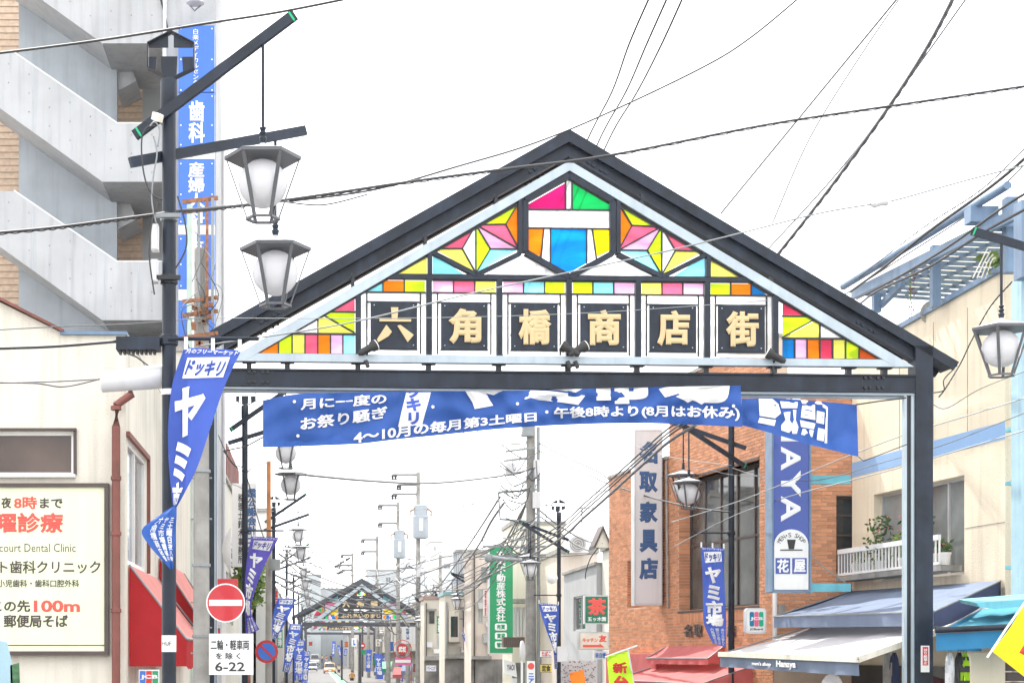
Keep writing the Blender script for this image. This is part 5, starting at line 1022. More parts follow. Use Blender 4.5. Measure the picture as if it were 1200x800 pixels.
# ---------------------------------------------------------------- smaller gates down the street
def small_gate(label, Y, ox, oy, k, main=True):
    g = thing('street_gate', label, 'gate', (P(425 * k + ox, 0, Y).x, Y, 0)); g2 = FP(Y)
    f = lambda x, y: (x * k + ox, y * k + oy)
    def B(name, pts, d0, d1, m_, par=g):
        mb = MB(); slab2(mb, g2, [f(*p) for p in pts], d0, d1); return mb.build(name, m_, par)
    for s in (-1, 1):
        m = lambda pts: [(424 + s * abs(x - 424) if True else x, y) for x, y in pts]
        e = (342, 722) if s < 0 else (506, 726)
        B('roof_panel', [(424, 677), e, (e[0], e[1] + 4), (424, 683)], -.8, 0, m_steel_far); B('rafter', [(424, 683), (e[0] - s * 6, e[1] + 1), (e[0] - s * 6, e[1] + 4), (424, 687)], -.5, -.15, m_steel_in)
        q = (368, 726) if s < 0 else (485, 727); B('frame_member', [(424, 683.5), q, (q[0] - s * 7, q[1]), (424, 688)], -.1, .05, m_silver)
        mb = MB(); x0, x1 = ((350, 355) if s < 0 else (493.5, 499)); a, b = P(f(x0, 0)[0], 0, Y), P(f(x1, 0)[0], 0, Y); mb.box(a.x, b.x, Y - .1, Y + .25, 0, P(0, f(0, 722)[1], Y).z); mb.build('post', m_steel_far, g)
        c = [('cy', [(0, 2), (0, 12), (-14, 12)]), ('pk', [(-15, 13), (0, 13), (0, 20)]), ('lp', [(-15, 13), (-4, 20), (-15, 20)]), ('ye', [(-15, 21), (0, 21), (0, 27), (-8, 27)]), ('li', [(-15, 21), (-9, 27), (-15, 27)]), ('gr', [(-15, 28), (-12, 28), (-12, 32), (-15, 32)]), ('lp', [(-11, 28), (-8, 28), (-8, 32), (-11, 32)]), ('db', [(-7, 28), (-4, 28), (-4, 32), (-7, 32)]), ('or', [(-3, 28), (0, 28), (0, 32), (-3, 32)])]
        bx = 396 if s < 0 else 449
        for cc, pts in c: mb = MB(); slab2(mb, g2, [f(bx - 0 + (-s) * -abs(p[0]) if s < 0 else bx + abs(p[0]), 692.5 + p[1]) if s > 0 else f(bx + p[0], 692.5 + p[1]) for p in pts], -.03, 0); mb.build('pane', PM[cc], g)
        bx = 379.5 if s < 0 else 465.5
        for cc, pts in (('or', [(0, 5), (0, 19), (-2, 19), (-2, 7)]), ('gr', [(-2.5, 10), (-2.5, 16), (-8, 12)]), ('cr', [(-2.5, 16), (-2.5, 19), (-12, 19), (-8, 13)]), ('cy', [(-13, 20), (-5, 20), (-5, 17)]), ('li', [(-5, 20), (0, 20), (0, 22), (-5, 22)]), ('or', [(-12, 20), (-6, 20), (-6, 22), (-12, 22)])):
            mb = MB(); slab2(mb, g2, [f(bx + (p[0] if s < 0 else -p[0]), 702 + p[1]) for p in pts], -.03, 0); mb.build('pane', PM[cc], g)
        for cc, dx0, dx1 in (('cy', 14, 10), ('or', 10, 5), ('gr', 5, 1)) if s < 0 else (('ye', 1, 5), ('pk', 5, 10), ('lp', 10, 14)):
            B('pane', [(424 + s * dx0, 697), (424 + s * dx1, 697), (424 + s * dx1, 690 + dx1 * .35)], -.03, 0, PM[cc])
    for e in ((370, 724), (482, 725)): s_ = 1 if e[0] > 424 else -1; B('frame_lining', [(424, 688), (e[0] - s_ * 3, e[1]), (e[0] - s_ * 9, e[1]), (424, 692.5)], -.09, -.01, m_steel_in)
    B('transom', [(400, 697.2), (448, 697.6), (448, 698.8), (400, 698.4)], -.08, .0, m_steel_in)
    B('frame_member', [(370, 724.8), (482, 725.6), (486, 727.6), (366, 726.9)], -.1, .06, m_silver)
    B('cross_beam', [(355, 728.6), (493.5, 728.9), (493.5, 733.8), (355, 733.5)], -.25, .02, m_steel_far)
    B('mullion', [(380, 706), (381, 706), (381, 724.6), (380, 724.6)], -.08, .02, m_steel_in); B('mullion', [(463.6, 706), (464.6, 706), (464.6, 724.6), (463.6, 724.6)], -.08, .02, m_steel_in)
    pn = B('name_board', [(397, 702), (448, 702.4), (448, 714), (397, 713.6)], -.05, .02, m_steel_in); B('name_board', [(397, 717), (448, 717.4), (448, 725), (397, 724.6)], -.05, .02, m_steel_in)
    B('zigzag_band', [(397, 702), (403, 697.5), (409, 701), (416, 695.5), (423, 700), (430, 695.5), (437, 701), (443, 697.5), (448, 702)], -.05, .015, m_steel_in)
    B('zigzag_band', [(397, 717), (397, 713.8), (403, 716), (409, 713.8), (416, 716), (422, 713.8), (428, 716), (434, 713.8), (440, 716), (448, 714.2), (448, 717)], -.04, .01, m_steel_in)
    at = lambda x, y, d=0: g2.at(*f(x, y), d)
    for i, c in enumerate('六角橋'): text(c, at, (401 + i * 16.5, 703.8, 410 + i * 16.5, 711.2), m_gold, pn, .05, d=.022)
    text('ふれあいのまち', at, (399, 718.6, 446, 723.6), m_gold, pn, .04, d=.022)
    return g
small_gate('smaller gabled gate in the distance with stained glass and a gold lettered board', 142, 0, 0, 1)
small_gate('third and farthest street gate, half hidden behind the small one', 232, 160, 330.5, .5625)
# ---------------------------------------------------------------- buildings beyond
def block(label, X, Y0, Y1, z, col, depth=8, side=1, wins=(), name='shop_house', roof=None, ledge=None, mat=None):
    """facade runs along the street at X from Y0 to Y1; side=1 right, -1 left; wins: (y0,y1,z0,z1)"""
    t = thing(name, label, 'building', (X + side * depth / 2, (Y0 + Y1) / 2, 0)); m_ = mat or M('render %d' % len(bpy.data.materials), col, .85, var=.08, scale=.8, bump=.3, streak=.12)
    pl = Pl((X, Y0, 0), (0, 1)); hs = [(a - Y0, c, b - Y0, d) for a, b, c, d in wins]
    if pl.u.y < 0: pl.u = -pl.u
    mb = MB(); wall(mb, pl, 0, 0, Y1 - Y0, z, hs, -.2, 0)
    x0, x1 = sorted((X + side * .2, X + side * depth)); mb.box(x0, x1, Y0 + .001, Y0 + .2, 0, z); mb.box(x0, x1, Y1 - .2, Y1 - .001, 0, z); mb.box(x0, x1, Y0 + .2, Y1 - .2, z - .3, z - .05); mb.build('wall', m_, t)
    mb = MB(); x0, x1 = sorted((X - side * .08, X + side * depth)); mb.box(x0, x1, Y0 - .05, Y1 + .05, z, z + .10); mb.build('parapet' if not roof else 'eaves', roof or m_concpole, t)
    for h in hs: window(t, pl, h, .1, m_frame, m_glass if (h[1] * 7) % 2 > 1 else m_glass2, 1, 0, .06)
    mb = MB(); x0, x1 = sorted((X + side * .35, X + side * .5)); mb.box(x0, x1, Y0 + .2, Y1 - .2, 0, z - .3); mb.build('inner_wall', m_steel_in, t)
    if ledge:
        mb = MB(); x0, x1 = sorted((X, X - side * 1.1)); mb.box(x0, x1, Y0 + .3, Y1 - .3, ledge, ledge + .15); mb.build('canopy', m_concpole, t)
    return t
# right side
zY = lambda y, Y: P(0, y, Y).z
XY = lambda x, X: F * X / (x - CX)      # depth at which a wall at X shows at pixel column x
g0, g1 = XY(699, 10.2), XY(661, 10.2)
gb = block('two storey grey rendered house with an aluminium window left of the brick building', 10.2, g0, g1, zY(668, (g0 + g1) / 2) , (.42, .43, .44), 9, 1, [(XY(686, 10.2), XY(672, 10.2), zY(738, 62), zY(697, 62)), (XY(682, 10.2), XY(668, 10.2), .6, 2.2)])
wb = block('narrow cream house with a dark gable wedged against the brick building', 10.4, 54.2, g0 - .05, zY(640, 56), (.70, .68, .62), 9)
mb = MB(); a = P(699, 640, 56.5); mb.prism([P(698, 641, 55), P(715, 641, 55), P(707, 620, 55)], [P(698, 641, 55) + Vector((0, .9, 0)), P(715, 641, 55) + Vector((0, .9, 0)), P(707, 620, 55) + Vector((0, .9, 0))]); mb.build('gable', m_cream, wb)
for q0, q1 in (((696.5, 643), (707, 619)), ((707, 619), (717, 643))): mb = MB(); a, b = P(*q0, 54.9), P(*q1, 54.9); mb.prism([a, b, b + Vector((0, 0, .12)), a + Vector((0, 0, .12))], [p + Vector((0, 1.1, 0)) for p in (a, b, b + Vector((0, 0, .12)), a + Vector((0, 0, .12)))]); mb.build('roof_slope', m_darkframe, wb)
def fblock(label, x0, x1, ytop, Y, col, depth=8, wins=(), name='distant_building', roofm=None, mat=None, rails=False):
    t = thing(name, label, 'building', (P((x0 + x1) / 2, 0, Y).x, Y, 0)); m_ = mat or M('render %d' % len(bpy.data.materials), col, .85, var=.08, scale=.5, bump=.2, streak=.1); pl = FP(Y)
    hs = [hole(pl, *w) for w in wins]; mb = MB(); a, b, z = P(x0, 0, Y).x, P(x1, 0, Y).x, zY(ytop, Y); wall(mb, pl, a, 0, b, z, hs, -.25, 0)
    mb.box(a + .001, a + .25, Y + .25, Y + depth, 0, z); mb.box(b - .25, b - .001, Y + .25, Y + depth, 0, z); mb.box(a, b, Y + .25, Y + depth, z - .3, z - .02); mb.build('wall', m_, t)
    mb = MB(); mb.box(a - .08, b + .08, Y - .08, Y + depth, z, z + .2); mb.build('roof', roofm or m_concpole, t)
    for h in hs: window(t, pl, h, .12, m_frame, m_glass2, 1, 0, .08)
    mb = MB(); mb.box(a + .25, b - .25, Y + .5, Y + .7, 0, z - .3); mb.build('inner_wall', m_concpole, t)
    return t
b_ = fblock('pinkish cream house with an air conditioner on its roof, left of the grey house', 655, 700, 648, 72, (.66, .58, .50))
t = thing('air_conditioner', 'boxy outdoor air conditioner on the roof of the pinkish cream house', 'air conditioner', P(678, 648, 71)); pa = FP(71.); mb = MB(); rect(mb, pa, 667, 627, 690, 647, -1, 0); mb.build('casing', m_signwhite, t); c = pa.at(677, 637, .01); mb = MB(); mb.tube([c, c + Vector((0, -.03, 0))], .34, 20); fg = mb.build('fan_grille', m_concpole, t)
mb = MB()
for r_ in (.1, .2, .3):
    mb.tube([c + Vector((r_ * math.cos(k * .35), -.05, r_ * math.sin(k * .35))) for k in range(19)], .012, 4)
mb.build('grille_rings', m_signwhite, fg)
yb_ = fblock('pale yellow cream house behind the big utility pole', 600, 661, 615, 78, (.74, .70, .58), 4, [(641, 652, 715, 760)])
mb = MB(); pw_ = FP(77.5); rect(mb, pw_, 598, 702, 620, 707, -.1, 1.0); mb.build('canopy', m_concpole, yb_)
for i in range(4): mb = MB(); rect(mb, pw_, 601 + i * 4, 711, 604 + i * 4, 745, -.2, .0); mb.build('shutter_panel', m_signwhite if i % 2 else m_greencl if False else m_frame, yb_)
b_ = fblock('cream pink house holding the tall green sign', 552, 600, 648, 86, (.68, .59, .52), 4, [(560, 566, 690, 730)])
b_ = fblock('cream house with a bay window left of the lamp posts at right', 521, 552, 697, 92, (.62, .58, .50), 4, [(528, 536, 720, 750), (541, 549, 714, 750)], roofm=M('weathered teal edge', (.22, .36, .38), .7, bump=0))
b_ = fblock('beige shop house just right of the small gate', 497, 523, 702, 100, (.58, .54, .46), 4, [(512, 517, 745, 762)], roofm=M('weathered red edge', (.30, .20, .17), .7, bump=0))
t = fblock('dark louvred roof tower with the white sky behind it', 535, 551, 646, 130, (.20, .22, .25), 3); mb = MB()
for i in range(9): rect(mb, FP(130.), 536 + i * 1.7, 648, 536.8 + i * 1.7, 672, 0, .2)
mb.build('louvres', m_frame, t)
fblock('small white rooftop block far away on the skyline', 504, 518, 635, 300, (.62, .63, .60), 12, [(508, 511, 640, 645)]); fblock('low pale flats far away with a few windows', 470, 560, 652, 330, (.62, .65, .66), 12, [(500, 507, 657, 664), (520, 528, 660, 666)])
fblock('pale teal flats far left behind the small gate', 352, 376, 674, 300, (.42, .46, .47), 12, [(360, 366, 680, 684)]); fblock('greyish house under the far cables left of the transformers', 376, 402, 690, 310, (.45, .48, .50), 12)
fblock('dim grey flats far behind the gate ridge', 430, 472, 668, 340, (.50, .53, .55), 12, [(452, 458, 676, 682)])
fblock('grey shopfront row closing the end of the street', 320, 445, 744, 345, (.30, .31, .33), 8, [(350, 358, 757, 775), (376, 388, 755, 775)]); block('long brown grey shop row at right behind the far flags', 9.2, 130, 240, 7.2, (.30, .27, .23), 8, 1, [(134 + i * 8, 138 + i * 8, 3.6, 5.2) for i in range(13)], ledge=2.8)
block('beige shop row at right between the small gate and the cream pink house', 10.8, 104, 128, 7.6, (.46, .42, .35), 8, 1, [(106, 110, 3.6, 5.4), (114, 118, 3.6, 5.4), (122, 126, 3.6, 5.4)], ledge=2.9)
block('dim shop row closing the right side far beyond the flags', 6.5, 245, 330, 6.5, (.36, .34, .31), 8, 1, [(250 + i * 12, 256 + i * 12, 3.4, 5) for i in range(6)])
t = thing('station_canopy', 'blue band and white columns at the far end of the street', 'canopy', P(378, 770, 330)); pe = FP(330.); mb = MB(); rect(mb, pe, 368, 754, 391, 757.5, -1, 0); mb.build('blue_band', m_signblue, t)
for x in (371, 376.5, 384): mb = MB(); rect(mb, pe, x, 757.6, x + 1.4, 782, -.6, -.2); mb.build('column', m_white, t)
# left side
lb1 = block('pale house with white drain pipes behind the near utility pole', -2.75, 33.6, 46, 8.7, (.62, .60, .52), 8, -1, [(36, 37.4, 6.4, 8.6), (39, 41, 6.4, 8.6), (36.5, 38, 3.2, 5.), (42, 44, 6.4, 8.4)])
for i, Y in enumerate((34.2, 35.4, 41.5, 44.8)): mb = MB(); mb.tube([(-2.66, Y, 0), (-2.66, Y, 11.9)], .06, 8); mb.build('drain_pipe', m_white if i % 2 else M('pale green pipe', (.42, .52, .46), .5, bump=0), lb1, True)
lb2 = block('house with reddish brown corrugated upper wall left of the accountant sign', -2.75, 47, 58, zY(566, 50), (.52, .50, .44), 8, -1, [(49, 51, 3.4, 5), (52, 54, 3.4, 5)])
mb = MB(); z0_, z1_ = zY(566, 50), zY(522, 50)
for i in range(22): mb.box(-3.2, -2.72 + .03 * (i % 2), 49 + i * .36, 49 + i * .36 + .34, z0_ + .13, z1_)
mb.box(-5.5, -3.2, 48.9, 49, z0_ + .13, z1_); mb.build('corrugated_wall', m_brownsteel, lb2, kind='stuff')
block('tall grey white house beside the orange sleeved pole', -2.9, 59, 70, zY(575, 62), (.55, .56, .55), 8, -1, [(61, 63, 6, 7.6), (65, 67, 6, 7.6)]); block('low beige house further down the left side', -2.9, 71, 88, 6.6, (.5, .47, .4), 8, -1, [(74, 77, 3, 4.4)]); block('long low shop row at the far left side of the street', -3.0, 90, 150, 7.4, (.42, .40, .37), 8, -1, [(95, 99, 3, 4.4), (104, 108, 3, 4.4), (115, 120, 3, 4.4)]); block('farthest shop row on the left side', -3.4, 152, 300, 6.5, (.45, .44, .42), 8, -1, [(160, 168, 3.5, 5), (180, 190, 3.5, 5)])
fblock('white cornered house behind the accountant sign', 300, 318, 560 + 40, 75, (.62, .62, .60), 6)
# signs on the left
t = thing('accountant_sign', 'tall white vertical sign with dark blue characters 公認会計士 beside the second lamp post', 'sign', P(286, 664, 47)); p47 = FP(47.); mb = MB(); rect(mb, p47, 272, 566, 300.5, 663.5, -.3, 0); mb.build('sign_box', m_signwhite, t)
text('鑑公認会計士会', p47.at, (290, 572, 300, 648), m_slate, t, .045, True); text('税理士鈴木事務所', p47.at, (279, 578, 284.5, 660), m_black, t, .02, True)
plant('small leafy tree behind the second flag at left', Vector((P(291, 0, 52).x, 52, P(0, 712, 52).z)), 2.0, .5, 900, m_leaf2, name='street_tree', lf=.2, group=None); tr_ = MB(); tr_.tube([(P(291, 0, 52).x, 52, 0), (P(291, 0, 52).x, 52, P(0, 690, 52).z)], [.09, .05], 8); tr_.build('trunk', m_brownsteel, bpy.data.objects['street_tree'], True)
bpy.data.objects['street_tree']['category'] = 'tree'
t = thing('satellite_dish', 'round grey dish seen edge on beside the gate post at left', 'dish', P(262, 645, 34)); mb = MB(); c = P(257, 645, 34); mb.lathe((0, 0, 0), [(.02, 0), (.2, .04), (.42, .16)], 18); mb.v = [c + Vector((v.z * 1.2 + .05, v.x * .45, v.y * 1.15)) for v in mb.v]; mb.build('dish', m_signwhite, t, True)
t = thing('red_sign', 'red board behind the no entry sign', 'sign', P(268, 690, 24)); mb = MB(); rect(mb, FP(24.), 255, 678, 279, 704, 0, .05); mb.build('board', m_signred, t)
# ---------------------------------------------------------------- right side signs
gs = thing('green_sign', 'tall green vertical sign with white characters of an estate agent', 'sign', P(587, 766, 75)); p97 = FP(75.); mb = MB(); rect(mb, p97, 574, 641, 601, 765, -.5, 0); mb.build('sign_box', m_signgreen, gs); mb = MB(); rect(mb, p97, 572.8, 640, 574, 766, -.52, .02); rect(mb, p97, 574.1, 764.6, 601, 766, -.52, .015); mb.build('edge_trim', m_frame, gs)
text('丸浜不動産株式会社', p97.at, (581.5, 644, 592.5, 728), m_ink, gs, .03, True, d=.01, th=.02)
for y, tx in ((730, '売買'), (740.5, '賃貸'), (751, '管理')): mb = MB(); slab2(mb, p97, rr(580, y, 594, y + 8.2, 2), 0, .02); o = mb.build('label_plate', m_ink, gs); text(tx, p97.at, (582, y + 1.2, 592, y + 7), m_signgreen, o, .03, d=.03)
t = thing('tea_shop_sign', 'square green sign with a large red 茶 character', 'sign', P(699, 730, 52)); p52 = FP(52.); mb = MB(); rect(mb, p52, 684.5, 697, 713, 730.5, -.25, 0); mb.build('sign_box', m_signwhite, t); mb = MB(); rect(mb, p52, 686, 698.5, 712, 729.3, 0, .02); mb.build('face', M('dark green face', (.02, .16, .09), .5, bump=0), t); text('茶', p52.at, (688, 700.5, 711, 720.5), m_coral, t, .05, d=.022); text('五ッ木園', p52.at, (688.5, 722.3, 710, 727.5), m_ink, t, .03, d=.022)
t = thing('kitchen_sign', 'cream box sign with red lettering キッチン友 and a red arrow', 'sign', P(697, 762, 51)); p51 = FP(51.); mb = MB(); rect(mb, p51, 678, 740, 713.5, 761, -.25, 0); mb.build('sign_box', m_frame, t); mb = MB(); rect(mb, p51, 680, 741.5, 712, 759.6, 0, .02); mb.build('face', M('cream face', (.72, .64, .54), .5, bump=0), t); text('キッチン', p51.at, (682.5, 747, 700.5, 752), m_coral, t, .04, d=.022); text('友', p51.at, (701.5, 743.5, 711, 752), m_coral, t, .06, d=.022)
mb = MB(); slab2(mb, p51, [(683, 755), (703, 755), (702, 753), (708, 757.8), (683, 757.8)], .022, .03); mb.build('arrow', m_coral, t)
t = thing('small_lit_sign', 'small pale blue lettered sign under the kitchen sign', 'sign', P(705, 772, 50)); mb = MB(); rect(mb, FP(50.), 696, 762.5, 712, 772, -.2, 0); mb.build('sign_box', m_signwhite, t); text('味自慢', FP(50.).at, (698, 764, 710, 770.5), m_signblue, t, .02)
t = thing('menu_hoarding', 'long white hoarding with rust red pictures below the grey house', 'hoarding', P(680, 800, 58)); pm = FP(58.); mb = MB(); rect(mb, pm, 652, 773, 700, 820, -.1, 0); mb.build('board', m_whitecloth, t); mb = MB()
for i in range(150): x, y = random.uniform(653, 697), random.uniform(774, 802); rect(mb, pm, x, y, x + random.uniform(.4, 1.8), y + random.uniform(.3, 1.1), .0, .01 + .0002 * i)
mb.build('printed_pictures', m_brownsteel, t, kind='stuff')
lf = thing('lime_flag', 'lime green flag with red brush characters on a white pole below the furniture sign', 'flag', P(725, 770, 34)); lc = Cloth([(711, 768.5), (712, 780), (713, 792), (715, 815)], [(736.5, 762), (739, 778), (741, 792), (743, 815)], 34, False, .03, 1.2, 2); lc.build('flag_cloth', m_lime, lf, 12, 20); mb = MB(); mb.tube([P(709, 769.5, 34), P(747, 756, 34)], .02, 6); mb.tube([P(736, 760, 34), P(745, 815, 34)], .018, 6); mb.build('flag_pole', m_white, lf)
text('新', lc.at, (.2, .25, .85, .6), m_redink, lf, .05, d=.03); text('台', lc.at, (.2, .64, .85, .95), m_redink, lf, .05, d=.03)
t = thing('orange_flag', 'small orange cloth flag left of the lime flag at the bottom edge', 'flag', P(676, 800, 50)); c_ = Cloth([(667, 788), (669, 800), (671, 815)], [(684, 784), (686, 800), (687, 815)], 50, False, .03, 1, 5); c_.build('flag_cloth', m_orange, t, 8, 8)
t = thing('blue_banner_sign', 'small bright blue banner sign low beside the brown cabinet', 'sign', P(529, 792, 95)); mb = MB(); slab2(mb, FP(95.), [(523, 787), (534, 789), (534, 800), (523, 797)], -.05, 0); mb.build('board', m_signblue if False else m_turq, t)
t = thing('brown_cabinet', 'tall brown steel cabinet low between the flags at right', 'cabinet', P(544, 800, 92)); p92 = FP(92.); mb = MB(); rect(mb, p92, 535, 770, 551, 805, -1, 0); mb.build('casing', M('brown cabinet steel', (.13, .105, .085), .5, var=.15, bump=.1, streak=.2), t); mb = MB(); rect(mb, p92, 534, 768, 552, 770, -1.1, .1); mb.build('top', m_signwhite, t)
t = thing('shop_hoarding', 'cream and red striped shop hoarding behind the twisted flag', 'hoarding', P(560, 800, 96)); p96 = FP(96.); mb = MB(); rect(mb, p96, 551, 771, 574, 802, -.1, 0); mb.build('board', M('hoarding cream', (.65, .60, .45), .6, bump=0), t); mb = MB(); rect(mb, p96, 551, 773, 574, 776, 0, .03); rect(mb, p96, 551, 788, 574, 791, 0, .03); mb.build('stripes', m_coral, t)
t = thing('mint_board', 'white and mint shop board under the tall green sign', 'sign', P(583, 800, 93)); p93 = FP(93.); mb = MB(); rect(mb, p93, 574.5, 770, 590, 802, -.1, 0); mb.build('board', m_ink, t); mb = MB(); slab2(mb, p93, [(578, 792), (596, 783), (600, 790), (600, 802), (578, 802)], .02, .05); mb.build('mint_sheet', M('mint', (.18, .55, .38), .7, bump=0), t)
t = thing('brown_box_sign', 'brown slatted box hung on the big utility pole', 'box', P(602, 750, 56)); p56 = FP(56.); mb = MB(); rect(mb, p56, 590, 746, 615, 758, -.5, 0); mb.build('casing', m_brownsteel if False else M('brown slats', (.13, .085, .065), .6, var=.1, bump=.1), t); mb = MB()
for i in range(10): rect(mb, p56, 590.5 + i * 2.45, 746.5, 591.5 + i * 2.45, 757.5, 0, .03)
mb.build('slats', m_darkframe, t)
t = thing('convex_mirror', 'round grey traffic mirror seen from behind on a white post', 'mirror', P(611, 800, 55)); c = P(612, 762, 55); mb = MB(); mb.lathe((0, 0, 0), [(.1, -.08), (.34, -.02), (.35, .02), (.2, .06)], 22); mb.v = [c + Vector((v.x * .35 + v.z * .8, v.x * .9, v.y)) for v in mb.v]; mb.build('mirror_back', m_signwhite, t, True); mb = MB(); mb.tube([(c.x, 55.1, 0), (c.x, 55.1, P(0, 755, 55).z)], .04, 8); mb.build('post', m_white, t, True)
t = thing('round_logo_sign', 'white vertical sign with a red round mark on the big utility pole', 'sign', P(622, 800, 54)); p54 = FP(54.); mb = MB(); rect(mb, p54, 617.5, 774, 627, 803, -.05, 0); mb.build('board', m_ink, t); mb = MB(); c = p54.at(622.3, 780, 0); mb.disc(c, p54.n, .11, .01, 20); mb.build('red_mark', m_coral, t); text('ニア', p54.at, (619, 787, 626, 800), m_signblue, t, .05, True)
t = thing('face_box_sign', 'small pale box sign with dark lettering below the brown slatted box', 'sign', P(600, 790, 57)); mb = MB(); slab2(mb, FP(57.), [(590, 772), (604, 776), (606, 793), (591, 788)], -.3, 0); mb.build('sign_box', m_ink, t); text('YAOI', FP(57.).at, (594, 778, 603, 785), m_black, t, .02)
t = thing('round_red_sign', 'round red shop sign inside a red hoop above a pink board', 'sign', P(471, 765, 105)); pr = FP(105.); c = pr.at(471.5, 760, 0); mb = MB(); mb.disc(c, (0, -1, 0), .37, .05, 24); mb.build('disc', m_signred, t); mb = MB(); mb.tube([c + Vector((.58 * math.cos(R(k * 12)), 0, .58 * math.sin(R(k * 12)))) for k in range(31)], .03, 5); a = pr.at(482, 765, 0); mb.tube([a, Vector((a.x, a.y, 0))], .03, 5); mb.build('hoop', m_signred, t)
text('武坂', pr.at, (467, 757, 476, 764), m_ink, t, .05, d=.06); mb = MB(); rect(mb, pr, 463, 769.5, 481.5, 779, -.04, 0); o = mb.build('pink_board', M('pink board', (.62, .14, .32), .6, bump=0), t); mb = MB(); rect(mb, pr, 463.2, 772.6, 481.3, 776, 0, .03); mb.build('white_band', m_ink, o)
t = thing('white_clinic_sign', 'small white vertical sign with blue characters beside the small gate post', 'sign', P(479, 754, 118)); ps = FP(118.); mb = MB(); rect(mb, ps, 472, 734, 486.5, 753.5, -.2, 0); mb.build('sign_box', m_signwhite, t); text('刺繍八洲', ps.at, (475.8, 735.5, 479.6, 749), m_slate, t, .03, True)
t = thing('small_round_sign', 'tiny red round sign over a green board far down the street', 'sign', P(424, 760, 165)); pq = FP(165.); mb = MB(); mb.disc(pq.at(424, 756, 0), (0, -1, 0), .35, .04, 18); mb.build('disc', m_signred, t); mb = MB(); rect(mb, pq, 419, 761, 429, 766.5, -.05, 0); mb.build('green_board', m_signgreen, t); mb = MB(); rect(mb, pq, 422, 755, 426.5, 757, .045, .06); mb.build('lettering', m_ink, t)
t = thing('green_mark_sign', 'small white sign with a green ring mark at the foot of the small gate', 'sign', P(489, 798, 125)); pz = FP(125.); mb = MB(); rect(mb, pz, 485.5, 793, 492.5, 803, -.05, 0); mb.build('board', m_ink, t); c = pz.at(489, 796.5, .02); mb = MB(); mb.tube([c + Vector((.15 * math.cos(R(k * 30)), 0, .15 * math.sin(R(k * 30)))) for k in range(13)], .04, 5); mb.build('ring', m_signgreen, t)
t = thing('letter_sign', 'white sign with a blue letter L far right of the taxi', 'sign', P(415, 757, 175)); mb = MB(); rect(mb, FP(175.), 412, 747, 418, 757, -.1, 0); mb.build('board', m_ink, t); text('L', FP(175.).at, (414, 749, 416.6, 755.5), m_signblue, t, .06)
for i, (x, Y, lab) in enumerate(((512, 103.6, 'small white dome camera on the lamp post above the narrow flag'), (447, 140, 'tiny white dome camera beside the dark slanting flag'), (648, 55.5, 'white dome camera box on the lamp post right of the cream house'))):
    t = thing('security_camera', lab, 'camera', P(x, 735 if i == 0 else 748, Y)); y = (735, 750, 677)[i]; r_ = (.16, .12, .2)[i]; mb = MB(); mb.lathe(P(x - 1, y, Y - .3), [(.02, -r_), (r_ * .7, -r_ * .7), (r_, 0), (r_ * .8, r_ * .6), (.03, r_ * .8)], 14); mb.build('dome', m_white, t, True); mb = MB(); mb.tube([P(x - 1, y, Y - .3), P(x + 3, y - 1, Y)], .03, 5); mb.build('bracket', m_galv, t)
ebox('grey box on the lamp post beside the twisted flag at right', 652, 757, 664, 775, 55.7, m_signwhite, .25)
# ---------------------------------------------------------------- utility poles
big = upole('big crowded concrete utility pole in the middle distance', 622, 496, 57, .15, .21)
def equip(root, x, Y, items):
    for (x0, y0, x1, y1, m_, nm) in items: a, b = P(x0, y0, Y), P(x1, y1, Y); mb = MB(); mb.box(a.x, b.x, Y - .35, Y - .05, b.z, a.z); mb.build(nm, m_, root)
equip(big, 622, 57, [(597, 506, 609, 521, m_signwhite, 'equipment_box'), (591, 544, 603, 558, m_signwhite, 'equipment_box'), (624, 540, 632, 560, m_signwhite, 'equipment_box'), (623, 577, 632, 596, m_signwhite, 'equipment_box'), (611, 497, 624, 512, m_galv, 'equipment_box'), (613, 640, 619, 651, m_galv, 'equipment_box')])
for a, b in (((584, 577), (632, 573)), ((584, 576), (586, 608)), ((585, 608), (634, 612)), ((590, 540), (622, 536)), ((592, 529), (628, 524)), ((598, 511), (620, 509)), ((604, 641), (640, 640)), ((566, 640), (604, 640)), ((560, 652), (640, 650))): mb = MB(); mb.beam(P(*a, 56.7), P(*b, 56.7), .05, .07); mb.build('steel_bracket', m_galv, big)
for i in range(26):
    y = random.uniform(505, 640); x0 = 622 + random.uniform(-8, 8); x1 = random.choice([597, 590, 587, 630, 634]) + random.uniform(-4, 4); y1 = y + random.uniform(-12, 26)
    wire('loose looping cable on the big crowded utility pole', [(x0, y, 56.5), ((x0 + x1) / 2 + random.uniform(-6, 6), max(y, y1) + random.uniform(3, 14), 56.3), (x1, y1, 56.5)], .022, [m_cable2, m_galv, m_cable][i % 3], group='loose cables looping round the big utility pole')
t = thing('street_light', 'grey arm street light sticking out left of the big utility pole', 'street light', P(596, 651, 56)); mb = MB(); mb.tube([P(612, 656, 56), P(592, 655, 56), P(574, 653, 56)], [.05, .06, .10], 8); mb.lathe(P(573, 653, 56), [(.05, -.16), (.14, -.12), (.16, 0), (.1, .12)], 12); mb.build('arm_and_head', m_galv, t, True)
mb = MB(); mb.tube([P(631, 500, 56.8), P(631, 800, 56.8)], .06, 8); mb.build('riser_pipe', m_galv, big, True)
m_armgrey = M('weathered arm steel', (.13, .14, .15), .7, var=.1, bump=0)
